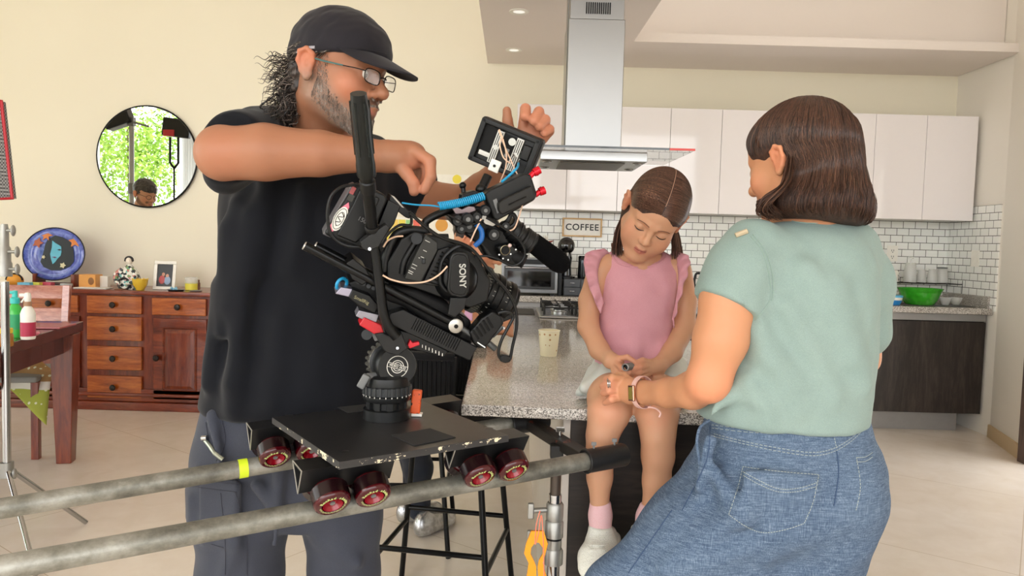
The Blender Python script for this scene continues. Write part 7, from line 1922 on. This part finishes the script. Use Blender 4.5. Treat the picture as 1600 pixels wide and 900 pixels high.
# face side opening
S.ball(Hw(0, -.016, .038), (.084, .103, .089), .02, R=Hw.R); S.ball(Hw(0, .034, .046), (.069, .060, .058), .02, R=Hw.R); S.ball(Hw(0, .124, -.022), (.092, .090, .115), .008, True, R=Hw.R); S.ball(Hw(-.092, .012, -.016), (.03, .034, .036), .006, True, R=Hw.R); S.ball(Hw(-.080, .060, -.024), (.034, .046, .046), .006, True, R=Hw.R)
S.ball(P(1258, 372, 1.48), (.06, .07, .055), .01, True)
whair = S.build('hair', M_HRW, root, .0045)
rg = random.Random(5); st_ = []; top = P(1268, 166, 1.50); zt_ = top.z
zb = P(1250, 340, 1.5).z
bw_ = bvh_of(whair); crown = Hw(0, -.016, .038)
for i in range(5000):
    ph = rg.uniform(0, 2 * pi); wob = rg.uniform(-.16, .16); p0 = rg.uniform(0, 6); lift = rg.uniform(-.0012, .0018)
    zend = zb + rg.uniform(-.008, .028) - .014 * max(0, math.cos(ph)); pts = []; t00 = rg.choice((0, 0, .06, .15, .3, .45)) 
    for k in range(24):
        t = t00 + (1 - t00) * k / 23; a = ph + wob * t + .03 * math.sin(p0 + 9 * t); zm = crown.z - .005
        if t < .42:
            th = .03 + t / .42 * (pi / 2 - .03); cx, cy, rx, ry = hsec(zm); p = Vector((cx + (1266 - 1266) + math.cos(a) * rx * math.sin(th), cy + math.sin(a) * ry * math.sin(th), zm + (zt_ - zm) * math.cos(th)))
        else:
            z = zm + (zend - zm) * (t - .42) / .58; cx, cy, rx, ry = hsec(z); p = Vector((cx + math.cos(a) * rx, cy + math.sin(a) * ry, z))
        h_ = bw_.find_nearest(p)
        if h_[0] is None: break
        dr = h_[1] if h_[1].dot(p - crown) > 0 or t > .42 else -h_[1]
        q = h_[0]; lp = Vector(((q - Hw.o).dot(Hw.x), (q - Hw.o).dot(Hw.y), (q - Hw.o).dot(Hw.z)))
        if ((lp.x / .091) ** 2 + ((lp.y - .124) / .089) ** 2 + ((lp.z + .022) / .114) ** 2) < 1: break
        if lp.x < -.05 and ((lp.y - .008) / .036) ** 2 + ((lp.z + .014) / .037) ** 2 < 1: break
        if lp.x < -.03 and ((lp.y - .060) / .045) ** 2 + ((lp.z + .024) / .045) ** 2 < 1: break
        cu = max(0, t - .8) / .2
        pts.append(q + dr * (lift + .004 * math.sin(cu * 2.6 + p0 * .3) * cu) + Vector((0, 0, .010 * cu * cu * (i % 3 == 0))))
    if len(pts) > 4: st_.append(pts)
for i in range(2200):
    ph = rg.uniform(0, 2 * pi); pts = []; ta = rg.uniform(0, 1.15)
    for k in range(12):
        th = ta + .75 * k / 11; a = ph + .1 * math.sin(3 * th); dr = Vector((math.sin(th) * math.cos(a), math.sin(th) * math.sin(a), math.cos(th)))
        h_ = bw_.ray_cast(crown + dr * .25, -dr)
        if h_[0] is None: break
        q = h_[0]; lp = Vector(((q - Hw.o).dot(Hw.x), (q - Hw.o).dot(Hw.y), (q - Hw.o).dot(Hw.z)))
        if ((lp.x / .091) ** 2 + ((lp.y - .124) / .089) ** 2 + ((lp.z + .022) / .114) ** 2) < 1: break
        if lp.x < -.05 and ((lp.y - .008) / .036) ** 2 + ((lp.z + .014) / .037) ** 2 < 1: break
        if lp.x < -.03 and ((lp.y - .060) / .045) ** 2 + ((lp.z + .024) / .045) ** 2 < 1: break
        pts.append(q + dr * .0008)
    if len(pts) > 5: st_.append(pts)
for i in range(260):    # forward lock below the ear
    t0 = rg.uniform(0, 1); d0 = rg.uniform(1.38, 1.44)
    st_.append(bez([P(1229 + 12 * t0, 256 + rg.uniform(-15, 10), d0 + .03), P(1219 + 14 * t0, 288, d0 + .005), P(1190 + 18 * t0, 312 + rg.uniform(-4, 4), d0), P(1181 + 25 * t0, 322 + rg.uniform(-8, 14), d0 + .01), P(1200 + 25 * t0, 338 + rg.uniform(-8, 8), d0 + .02)], 5))
mesh_tube_strands('hair_strands', st_, .0009, M_HRW, root, pal=('24150F', '3C251A', '523528', '6E4C3A'))
# shirt
M_SAGE = fabric('sage_cotton', '879C98', '93A7A2', 700, .92, .12, spec=.15)
S = Solid()
S.chain([P(1178, 396, 1.43), P(1156, 430, 1.405), P(1144, 462, 1.385), P(1136, 500, 1.362)], [.068, .066, .061, .0585], .025)
S.cutlocal(P(1139, 481, 1.37), (P(1130, 520, 1.36) - P(1155, 472, 1.375)), .12)
S.stack(rows_px([(343, 1225, 1300, .055, 1.50), (352, 1190, 1322, .075, 1.49), (366, 1158, 1342, .095, 1.485), (390, 1135, 1358, .115, 1.48), (430, 1112, 1366, .128, 1.475), (480, 1100, 1366, .132, 1.47), (530, 1098, 1362, .13, 1.47), (590, 1094, 1354, .132, 1.47), (630, 1090, 1350, .135, 1.47), (656, 1092, 1348, .135, 1.47)], 1.47), .03, 2.3, cap=.010)
S.chain([P(1325, 392, 1.50), P(1345, 440, 1.52), P(1353, 520, 1.55)], [.064, .058, .048], .03)
for a, b, r in (((1260, 420, 1.345), (1330, 560, 1.345), .010), ((1300, 450, 1.35), (1345, 600, 1.36), .012), ((1185, 520, 1.345), (1240, 640, 1.34), .012), ((1200, 560, 1.34), (1290, 630, 1.345), .010), ((1230, 480, 1.34), (1300, 610, 1.34), .009), ((1170, 600, 1.345), (1200, 650, 1.34), .012), ((1130, 620, 1.36), (1110, 650, 1.36), .01)):
    S.cone(P(a[0], a[1], a[2] + .006), P(b[0], b[1], b[2] + .006), r, r * .4, .04)
S.noise(.0026, 17, 7, aniso=(1, 1, .6)); S.noise(.0013, 42, 8)
S.cut(P(1135, 490, 1.36), (P(1134, 492, 1.36) - P(1146, 452, 1.388)), .004) if False else None
S.ball(P(1262, 335, 1.50), (.058, .055, .03), .005, True)
sage = S.build('shirt', M_SAGE, root, .006)
bs = bvh_of(sage)
M_SST = plain('sage_stitch', '8FA59D', .9)
for pts in ([(1172, 368), (1192, 395), (1203, 440), (1202, 470), (1180, 500)], [(1176, 366), (1197, 395), (1208, 440), (1206, 470)], [(1222, 341), (1250, 348), (1290, 349), (1308, 345)]): seam('seam', [bs], pts, .0009, M_SST, root, 8)
e_ = [on([bs], 1150, 370, .003), on([bs], 1168, 363, .003)]
MB().tube(e_, .005, 8).build('shoulder_tab', plain('tan_tab', 'B9A88C', .7), root, smooth=True, world=True)
# denim trousers
n = N('blue_denim'); co = n.coords()
f1 = n.noise(n.coords(scale=(1, 1, .05)), 800, 3, .7); f2 = n.noise(n.coords(scale=(.06, .06, 1)), 800, 3, .7)
mm = n.node('ShaderNodeMath', operation='ADD'); n.link(f1, mm.inputs[0]); n.link(f2, mm.inputs[1])
c = n.ramp(mm.outputs[0], [(.38, '2E3C54'), (.5, '53657F'), (.64, '8F9FB2')]); mm.use_clamp = False
hm = n.node('ShaderNodeMath', operation='MULTIPLY'); hm.inputs[1].default_value = .5; n.link(mm.outputs[0], hm.inputs[0]); n.n.active = None if False else n.n.active
r_ = [x for x in n.n if x.type == 'VALTORGB'][0]; n.l.new(hm.outputs[0], r_.inputs[0])
n.col(n.mix(.3, c, n.ramp(n.noise(co, 6, 4), [(.35, '465870'), (.65, '66798F')]))); n.set(rough=.9, spec=.15); n.bump(hm.outputs[0], .15, .001); M_DEN = n.m
S = Solid()
S.stack(rows_px([(634, 1110, 1346, .12, 1.475), (660, 1106, 1350, .125, 1.475), (700, 1098, 1362, .14, 1.47), (740, 1096, 1365, .15, 1.465), (790, 1100, 1360, .145, 1.465), (830, 1130, 1345, .13, 1.465)], 1.47), .04, 2.35, cap=.012)
kw = P(985, 935, 1.46)
S.chain([P(1180, 765, 1.46), P(1085, 850, 1.455), kw], [.128, .108, .088], .05)
S.chain([P(1180, 800, 1.46), P(1130, 900, 1.46), P(1080, 960, 1.46)], [.11, .10, .09], .05)
S.chain([kw, Vector((kw.x + .02, kw.y + .02, .35)), Vector((kw.x + .06, kw.y + .06, .06))], [.088, .075, .07], .03)
kr = P(1245, 930, 1.47)
S.chain([P(1272, 770, 1.465), P(1258, 850, 1.465), kr, Vector((kr.x + .01, 1.50, .35)), Vector((kr.x + .01, 1.52, .06))], [.13, .112, .10, .085, .08], .04)
S.slab(P(1215, 782, 1.322), (.068, .008, .052), Matrix.Rotation(.06, 3, 'Y'), .006, .012)
for a, b, r in (((1160, 800, 1.33), (1040, 890, 1.36), .012), ((1240, 830, 1.325), (1090, 880, 1.345), .014), ((1300, 800, 1.335), (1200, 870, 1.335), .012), ((1320, 780, 1.35), (1270, 835, 1.335), .012), ((1120, 740, 1.35), (1150, 800, 1.335), .01), ((1340, 850, 1.37), (1270, 900, 1.36), .01), ((1110, 690, 1.36), (1090, 760, 1.37), .012)): S.cone(P(a[0], a[1], a[2] + .003), P(b[0], b[1], b[2] + .003), r * 1.25, r * .5, .035)
S.noise(.0026, 18, 9); S.noise(.0014, 48, 2)
jn = S.build('denim_trousers', M_DEN, root, .006)
bj = bvh_of(jn); M_PST = plain('pale_stitch', 'A9B2AC', .8)
def dash(pts, r=.0006):
    q = bez([Vector((a, b, 0)) for a, b in pts], 24); mb = MB(); k_ = 0
    seg_ = []
    for p in q:
        h_ = hit([bj], p.x, p.y)
        if h_: seg_.append(h_[0] - h_[1] * (1 if h_[1].y > 0 else -1) * .0007)
    for i in range(0, len(seg_) - 3, 3): mb.tube([seg_[i], seg_[i + 1], seg_[i + 2]], r, 4)
    o = mb.build('stitching', M_PST, root, world=True, fix=False); o['kind'] = 'stuff'
for pts in ([(1113, 669), (1180, 676), (1243, 675), (1298, 664), (1345, 645)], [(1113, 664), (1180, 671), (1243, 670), (1298, 659), (1345, 640)], [(1115, 682), (1160, 693), (1215, 705), (1270, 712), (1306, 704), (1335, 685), (1354, 664)], [(1116, 678), (1160, 689), (1215, 700), (1270, 707), (1306, 699), (1335, 680), (1353, 659)],
            [(1161, 729), (1200, 735), (1240, 739), (1279, 742)], [(1161, 737), (1185, 750), (1215, 763), (1245, 763), (1277, 754)], [(1162, 743), (1185, 756), (1215, 768), (1245, 768), (1276, 760)], [(1161, 729), (1152, 765), (1139, 804)], [(1279, 742), (1270, 785), (1256, 818)], [(1139, 804), (1165, 822), (1192, 832), (1225, 828), (1256, 818)],
            [(1338, 715), (1352, 714), (1363, 707)], [(1338, 722), (1352, 721), (1363, 714)], [(1338, 715), (1344, 760), (1337, 798)], [(1300, 668), (1307, 701)]): dash(pts)
for pts in ([(1110, 665), (1103, 722), (1066, 797)], [(1050, 797), (1020, 840), (982, 895)], [(1307, 704), (1310, 740), (1303, 790)]): seam('seam', [bj], pts, .0011, plain('denim_seam', '3B5070', .9), root, 8)
# loose waist strap at the side
MB().tube(bez([P(1108, 657, 1.40), P(1094, 668, 1.38), P(1089, 690, 1.37), P(1092, 715, 1.37), P(1095, 742, 1.37)]), .0028, 8).build('waist_strap', M_DEN, root, smooth=True, world=True)
# watch
wc = P(1004, 613, 1.578); wx = (P(985, 611, 1.60) - P(1030, 614, 1.53)).normalized()
root2 = empty('wrist_watch', wc.to_tuple(), 0, 'rose gold wrist watch with pink band on the woman\'s wrist', 'watch')
u = Vector((0, 0, 1)); u = (u - wx * u.dot(wx)).normalized(); v = wx.cross(u)
ring_ = [wc + u * math.cos(t) * .0335 + v * math.sin(t) * .0285 for t in [2 * pi * k / 40 for k in range(40)]]
mb = MB()
for i in range(40):
    a, b = ring_[i], ring_[(i + 1) % 40]; oa = (a - wc).normalized() * .002; ob = (b - wc).normalized() * .002
    mb.hexa([a - wx * .006, b - wx * .006, b + wx * .006, a + wx * .006], [a - wx * .006 + oa, b - wx * .006 + ob, b + wx * .006 + ob, a + wx * .006 + oa])
mb.build('band', plain('pink_band', 'E5B9B0', .5), root2, world=True)
fdv = (Vector((-.35, -.9, .1))); fdv = (fdv - wx * fdv.dot(wx)).normalized(); fc = wc + fdv * .032; RW = Matrix((wx, fdv, wx.cross(fdv))).transposed()
MB().box(fc, (.017, .007, .034), RW).build('case', plain('rose_gold', 'C99C84', .2, .9), root2, world=True, bevel=.002)
MB().box(fc + fdv * .0037, (.011, .001, .026), RW).build('display', plain('olive_display', '7C6F3A', .1, coat=.5), root2, world=True)
MB().tube(bez([P(1012, 636, 1.55), P(1024, 638, 1.55), P(1032, 645, 1.55), P(1030, 652, 1.55)]), .002, 6).build('band_tail', plain('pink_band', 'E5B9B0', .5), root2, smooth=True, world=True)
rc = P(950, 599, 1.60); o = MB().ring(rc, Vector((-1, .1, -.1)), .0102, .0017, 28, 6).ring(rc + Vector((.004, 0, 0)), Vector((-1, .1, -.1)), .0102, .0013, 28, 6).build('finger_ring', M_CHROME, smooth=True)
props(o, 'silver ring on the woman\'s finger at the girl\'s knee', 'ring')
shoe((kw.x + .07, kw.y + .02, 0), .6, M_WHITE, root, .25, .09, .09); shoe((kr.x + .01, 1.50, 0), .1, M_WHITE, root, .25, .09, .09)

# ================================================================ person seated behind the camera
M_BSH = fabric('black_shirt', '101114', '17181C', 700, .9)
root = empty('person', (-.42, 3.0, 0), 0, 'person with short dark hair leaning over the island, mostly hidden by the camera', 'person')
Hs = Frame(P(746, 380, 2.85), (.88, -.25, -.40), (0, 0, 1), 1.0)
S = Solid(); head_ops(S, Hs); S.cone(Hs(0, -.03, -.05), P(700, 428, 2.95), .055, .06, .03)
S.chain([P(668, 470, 2.90), P(690, 520, 2.78), P(712, 520, 2.66)], [.045, .038, .028], .015); S.chain([P(700, 470, 3.05), P(760, 510, 2.95), P(790, 512, 2.82)], [.045, .038, .028], .015)
for (x0, y0, d0) in ((722, 514, 2.62), (778, 505, 2.76)):
    S.ball(P(x0, y0, d0), (.04, .03, .035), .015)
    for k_ in range(4): S.chain([P(x0 + 4, y0 - 8 + 7 * k_, d0 - .02), P(x0 + 16, y0 - 9 + 8 * k_, d0 - .03), P(x0 + 22, y0 - 4 + 8 * k_, d0 - .01)], [.0105, .010, .009], .003)
S.build('skin', M_SKIN, root, .007, [(tuple(Hs.o - Vector((.12, .12, .13))), tuple(Hs.o + Vector((.12, .12, .05))), .0035)], 'C58D6C')
S = Solid(); S.ball(Hs(0, -.02, .045), (.082, .10, .082), .01, R=Hs.R); S.ball(Hs(0, .10, -.035), (.075, .085, .085), .008, True, R=Hs.R); S.ball(Hs(.085, .02, -.02), (.03, .04, .04), .005, True, R=Hs.R); S.cut(Hs(0, 0, -.04), -Hs.z); S.noise(.002, 150, 2)
S.build('hair', hairmat('short_dark_hair', '14100F', '2B2422', '5E5550', .45), root, .004)
S = Solid(); S.chain([P(690, 440, 3.0), Vector((-.40, 3.1, .95)), Vector((-.42, 3.14, .80))], [.11, .13, .14], .06, flat=(0, 1, 0), ratio=1.2); S.cone(P(690, 440, 2.92), P(672, 480, 2.88), .065, .055, .03); S.cone(P(705, 440, 3.05), P(722, 480, 3.02), .065, .055, .03)
S.noise(.003, 18, 4); S.build('shirt', M_BSH, root, .009)
S = Solid(); fx = P(655, 760, 3.2)
S.ball((-.42, 3.14, .78), (.15, .15, .11), .04); S.chain([Vector((-.38, 3.08, .74)), Vector((-.42, 2.98, .60)), Vector((fx.x, 3.16, .30)), Vector((fx.x, 3.22, .10))], [.09, .075, .06, .052], .03)
S.chain([Vector((-.46, 3.2, .74)), Vector((-.50, 3.1, .60)), Vector((fx.x - .03, 3.28, .30)), Vector((fx.x - .03, 3.32, .10))], [.09, .07, .06, .05], .03)
S.noise(.003, 20, 2); S.build('dark_trousers', fabric('navy_trousers', '20242E', '2A2F3B', 600, .9), root, .009)
M_SSH = N('silver_sneaker'); M_SSH.col(M_SSH.ramp(M_SSH.noise(M_SSH.coords(), 40, 4), [(.4, 'B0B1B2'), (.6, 'D6D7D8')])); M_SSH.set(rough=.25, metal=.8); M_SSH = M_SSH.m
for (x, y, a) in ((P(680, 808, 3.28).x, 3.22, -1.0), (P(655, 800, 3.4).x, 3.36, -1.2)):
    sh_ = shoe((x, y, 0), a + pi / 6 - .2, M_SSH, root, .25, .09, .10, 'silver_sneaker')
o = MB().prism([P(723, 500, 2.68), P(729, 476, 2.68), P(738, 488, 2.68), P(738, 505, 2.68)], (0, .02, 0)).build('snack_packet', plain('packet_pink', 'D9A9CF', .4), bevel=.003)
props(o, 'pink snack packet held by the person behind the camera', 'packet')

# ================================================================ woven bar stools
def stool(loc, rz, lb):
    root = empty('bar_stool', loc, rz, lb, 'bar stool', 'woven bar stools by the island')
    SHh = .66
    L4 = {}
    for i, (sx_, sy_) in enumerate(((-1, -1), (1, -1), (1, 1), (-1, 1))):
        top_ = Vector((sx_ * .15, sy_ * .15, SHh)); bot = Vector((sx_ * .215, sy_ * .215, 0)); L4[i] = (top_, bot)
        MB().cyl(bot, top_, .0105, seg=14).build('leg', M_BLACKM, root, smooth=True)
    def at_(i, z): a, b = L4[i]; return b + (a - b) * (z / SHh)
    for i in range(4):
        z = .24 if i % 2 == 0 else .29; MB().cyl(at_(i, z), at_((i + 1) % 4, z), .009, seg=12).build('foot_rail', M_BLACKM, root, smooth=True)
    MB().lathe([(.0001, 0), (.19, 0), (.205, .012), (.205, .035), (.19, .05), (.0001, .055)], (0, 0, SHh), seg=40, caps=False).build('seat', plain('black_seat', '141416', .8), root, smooth=True)
    mr = fabric('black_rope', '0E0F12', '1A1B1F', 300, .8, .3)
    mb = MB()
    for z in (.01, .03, .05): mb.tube([Vector((math.cos(a) * .21, math.sin(a) * .21, SHh + z)) for a in [2 * pi * k / 48 for k in range(48)]], .011, 8, closed=True)
    mb.build('seat_rope', mr, root, smooth=True)
    # curved back wrapped in cords
    n_ = 64; lo, hi = SHh + .07, SHh + .27; rimp = []
    mb = MB()
    for k in range(n_):
        a = math.radians(-20 + 220 * k / (n_ - 1)); x, y = math.cos(a), math.sin(a)
        mb.tube([Vector((x * .215, y * .215, lo)), Vector((x * .235, y * .235, (lo + hi) / 2)), Vector((x * .24, y * .24, hi))], .0088, 6); rimp.append(Vector((x * .24, y * .24, hi)))
    c_ = mb.build('back_cords', mr, root, smooth=True); c_['kind'] = 'stuff'
    MB().tube(rimp, .014, 10).build('back_rim', mr, root, smooth=True)
    MB().tube([Vector((v.x * .9, v.y * .9, lo)) for v in rimp], .010, 8).build('back_lower_rim', mr, root, smooth=True)
    for k in (8, 37): MB().cyl(Vector((rimp[k].x * .85, rimp[k].y * .85, SHh + .01)), rimp[k], .008).build('back_strut', M_BLACKM, root, smooth=True)
    return root
stool((-.215, 2.50, 0), 1.40, 'black woven bar stool with metal legs nearest the camera at the island')
stool((-.45, 3.15, 0), 1.6, 'farther black bar stool under the seated person with silver shoes')

# ================================================================ left edge: chrome stand and red framed softbox
g = P(9, 560, 2.9)
root = empty('light_stand', (g.x, g.y, 0), 0, 'chrome light stand with grey locking collars at the left edge', 'stand')
gz = lambda py: P(9, py, 2.9).z
MB().lathe([(.015, .30), (.015, gz(440))], (0, 0, 0)).build('pole', M_CHROME, root, smooth=True)
MB().lathe([(.026, gz(432)), (.026, gz(412)), (.022, gz(408)), (.022, gz(388)), (.016, gz(384)), (.016, gz(360)), (.012, gz(350))], (0, 0, 0)).build('lock_collar', M_CAST, root, smooth=True)
MB().lathe([(.024, .30), (.024, .36)], (0, 0, 0)).build('lower_collar', M_CAST, root, smooth=True)
for py, dx in ((360, .035), (393, .05), (420, .05), (738, .03)):
    MB().cyl((.015, -.005, gz(py)), (dx, -.01, gz(py)), .006).sphere((dx + .008, -.012, gz(py)), .013, 12, 8, (.6, 1, 1.7)).build('wing_knob', M_CAST, root, smooth=True)
for k_ in range(3):
    a = 2 * pi * k_ / 3 + 1.2; MB().tube([(0, 0, .34), (math.cos(a) * .42, math.sin(a) * .3, .012)], .010).build('leg', M_CHROME, root, smooth=True)
# red framed grid
a = P(-120, 120, 2.3); 
c1, c2, c3, c4 = P(2, 158, 2.3), P(19, 310, 2.3), P(-150, 318, 2.1), P(-150, 130, 2.1)
root = empty('softbox_grid', ((c1 + c3) / 2).to_tuple(), 0, 'dark mesh panel with red border at the left edge', 'light modifier')
n = N('dark_grid'); bk_ = n.node('ShaderNodeTexChecker'); bk_.inputs['Scale'].default_value = 180; bk_.inputs['Color1'].default_value = lin('4A4A4A'); bk_.inputs['Color2'].default_value = lin('9A9A98'); n.link(n.coords(), bk_.inputs['Vector']); n.col(bk_.outputs[0]); n.set(rough=.8)
MB().prism([c1, c2, c3, c4], (0, .02, 0)).build('grid', n.m, root, world=True)
MB().tube([c1, c2, c3, c4], .006, 8, closed=True).build('red_border', plain('border_red', 'B3202C', .5), root, world=True)
MB().tube([c3 + Vector((.2, .03, -.1)), Vector((c3.x + .2, c3.y + .05, 0))], .012).build('support_pole', M_BLACKM, root, smooth=True, world=True)

# ================================================================ what the mirror shows: man, lamp stand, flag, garden
def mir(px, py, path):
    d = ray(px, py); v = CAM + d * (path / d.y); return Vector((v.x, 2 * 5.87 - v.y, v.z))
root = empty('person', mir(228, 305, 7.3).to_tuple(), 0, 'dark-haired man with glasses and black shirt reflected in the round mirror', 'person')
root.location.z = 0
Hr = Frame(mir(226, 304, 7.3), (.80, .45, -.22), (0, 0, 1), 1.16)
S = Solid(); head_ops(S, Hr); S.cone(Hr(0, -.03, -.05), Hr(0, -.06, -.2), .056, .06, .03)
S.paint += [(Hr(.07, 0, -.04), Hr(.03, .07, -.1), .015, .02, '4A3830', .7), (Hr(-.07, 0, -.04), Hr(-.03, .07, -.1), .015, .02, '4A3830', .7), (Hr(-.03, .08, -.05), Hr(.03, .08, -.05), .008, .01, '3A2B25', .7)]
S.build('skin', M_SKIN, root, .006, base='C99678')
S = Solid(); S.ball(Hr(0, -.018, .05), (.098, .118, .10), .01, R=Hr.R); S.ball(Hr(0, .036, .055), (.082, .076, .066), .02, R=Hr.R); S.ball(Hr(0, .115, -.045), (.085, .085, .095), .008, True, R=Hr.R); S.cut(Hr(0, 0, -.02), -Hr.z); S.noise(.003, 90, 2)
S.build('hair', hairmat('short_dark_hair', '14100F', '2B2422', '5E5550', .45), root, .006)
mb = MB()
for e in (-1, 1): mb.tube([Hr(.033 * e + .024 * math.cos(t), .104, -.004 + .017 * math.sin(t)) for t in [2 * pi * k / 20 for k in range(20)]], .002, 6, closed=True).tube([Hr(.057 * e, .1, .0), Hr(.078 * e, 0, .004)], .002, 6)
mb.build('glasses', M_BLACK, root, smooth=True, world=True)
S = Solid(); o_ = Hr.o
S.chain([o_ + Vector((-.02, -.03, -.27)), o_ + Vector((-.03, -.05, -.55)), Vector((o_.x - .03, o_.y - .05, .95))], [.12, .14, .14], .05, flat=(.6, -.8, 0), ratio=1.3)
for e in (-1, 1): S.chain([o_ + Vector((.12 * e * .6, -.8 * .2 * e, -.27)), o_ + Vector((.2 * e * .6, -.2 * e, -.55)), o_ + Vector((.12 * e + .15, .12, -.62))], [.07, .055, .045], .03)
S.build('shirt', M_BSH, root, .012)
S = Solid()
for e in (-1, 1): S.chain([Vector((o_.x - .03 + .08 * e, o_.y - .05, .92)), Vector((o_.x - .02 + .1 * e, o_.y - .02, .5)), Vector((o_.x - .02 + .1 * e, o_.y - .05, .06))], [.11, .08, .065], .03)
S.build('dark_trousers', fabric('navy_trousers', '20242E', '2A2F3B', 600, .9), root, .012)
for e in (-1, 1): shoe((o_.x + .1 * e, o_.y, 0), -.9, M_BLACK, root)
# lamp on stand
p1 = mir(205, 190, 8.6)
root = empty('studio_lamp', (p1.x, p1.y, 0), 0, 'black studio lamp on a steel stand, reflected at the left of the mirror', 'lamp')
MB().cyl((0, 0, .1), (0, 0, p1.z), .028).build('pole', M_ALU, root, smooth=True)
MB().box((-.16, 0, p1.z + .06), (.3, .16, .26), Matrix.Rotation(-.35, 3, 'Y')).build('lamp_housing', M_BLACK, root, bevel=.02)
MB().box((0, 0, p1.z), (.07, .07, .1)).cyl((0, .0, p1.z), (.2, .0, p1.z - .05), .012).build('tilt_bracket', M_GREY, root, bevel=.004)
MB().cyl((0, 0, 1.75), (0, 0, 1.87), .042).build('collar', M_GREY, root, smooth=True)
for k_ in range(3):
    a = 2 * pi * k_ / 3; MB().tube([(0, 0, .5), (math.cos(a) * .5, math.sin(a) * .5, .015)], .014).build('leg', M_ALU, root, smooth=True)
p2 = mir(276, 200, 8.2)
root = empty('equipment_case', (p2.x, p2.y, 0), 0, 'black and red equipment case on a thin forked stand, reflected at the mirror\'s right', 'equipment')
MB().box((0, 0, p2.z), (.30, .08, .20), Matrix.Rotation(.1, 3, 'Y')).build('case', M_BLACK, root, bevel=.015)
MB().box((-.07, .045, p2.z - .06), (.12, .02, .07)).build('red_flap', plain('border_red', 'B3202C', .5), root, bevel=.005)
for e in (-1, 1): MB().tube([(.045 * e - .03, 0, p2.z - .1), (.045 * e - .03, 0, p2.z - .38), (-.03, 0, p2.z - .44)], .013).build('fork', M_BLACKM, root, smooth=True)
MB().cyl((-.03, 0, 0), (-.03, 0, p2.z - .42), .010).build('pole', M_BLACKM, root, smooth=True)
MB().lathe([(.16, 0), (.16, .02), (.02, .03)], (-.03, 0, 0)).build('base', M_BLACKM, root, smooth=True)
# curtain
n = N('sheer_curtain'); n.col('E6EEF2'); n.set(rough=.8); 
V = []; W_ = 60
for j in range(2):
    for i in range(W_ + 1): V.append((-5.98 + .035 * math.sin(i * 1.1), -2.0 - i * .017 + .4, .02 + j * 3.4))
o = link_mesh('curtain', V, [(i, i + 1, W_ + 2 + i, W_ + 1 + i) for i in range(W_)], n.m, smooth=True); o.modifiers.new('s', 'SOLIDIFY').thickness = .004
props(o, 'white sheer curtain gathered at the garden window', 'curtain')
# garden trees
def mat_leaf():
    n = N('garden_leaves'); n.col(n.ramp(n.noise(n.coords(), 2.2, 4, .6), [(.3, '5F8A2E'), (.5, '9CC24A'), (.7, 'C3DB6C')])); n.set(rough=.5, trans=0); return n.m
ML = mat_leaf(); MBk = plain('bark', '6A5A48', .9)
def tree(x, y, h_, r, seed, lb):
    root = empty('garden_tree', (x, y, -.06), 0, lb, 'tree', 'trees outside the window'); rg = np.random.RandomState(seed)
    MB().tube([(0, 0, 0), (.05, 0, h_ * .3), (0, .08, h_ * .7)], [.11, .08, .03], 10).build('trunk', MBk, root, smooth=True)
    n_ = 6500; cl = rg.normal(size=(26, 3)); cl /= np.linalg.norm(cl, axis=1)[:, None]; cl = cl * rg.uniform(.3, 1, (26, 1)) * np.array([r, r, h_ * .42]) + np.array([0, 0, h_ * .55])
    c = cl[rg.randint(0, 26, n_)] + rg.normal(size=(n_, 3)) * r * .24
    a = rg.normal(size=(n_, 3)); a /= np.linalg.norm(a, axis=1)[:, None]; b = np.cross(a, rg.normal(size=(n_, 3))); b /= np.linalg.norm(b, axis=1)[:, None]
    s_ = rg.uniform(.04, .075, (n_, 1)); V = np.stack([c + a * s_, c + b * s_ * .5, c - a * s_, c - b * s_ * .5], 1).reshape(-1, 3)
    V += np.array([x, y, -.06]); V[:, 2] = np.maximum(V[:, 2], 0)
    fast_mesh('foliage', V, np.arange(n_ * 4).reshape(-1, 4), ML, root)
for i, (x, y, h_, r, lb) in enumerate(((-9.0, -2.0, 6.2, 1.5, 'leafy bright green tree seen in the mirror behind the lamp'), (-11.0, 2.4, 6.8, 1.7, 'second leafy garden tree beyond the window'), (-9.4, -6.4, 5.6, 1.4, 'leafy tree by the curtain side of the window'), (-15.5, -4.6, 8.5, 2.4, 'tall tree farthest out in the garden'))): tree(x, y, h_, r, 20 + i, lb)
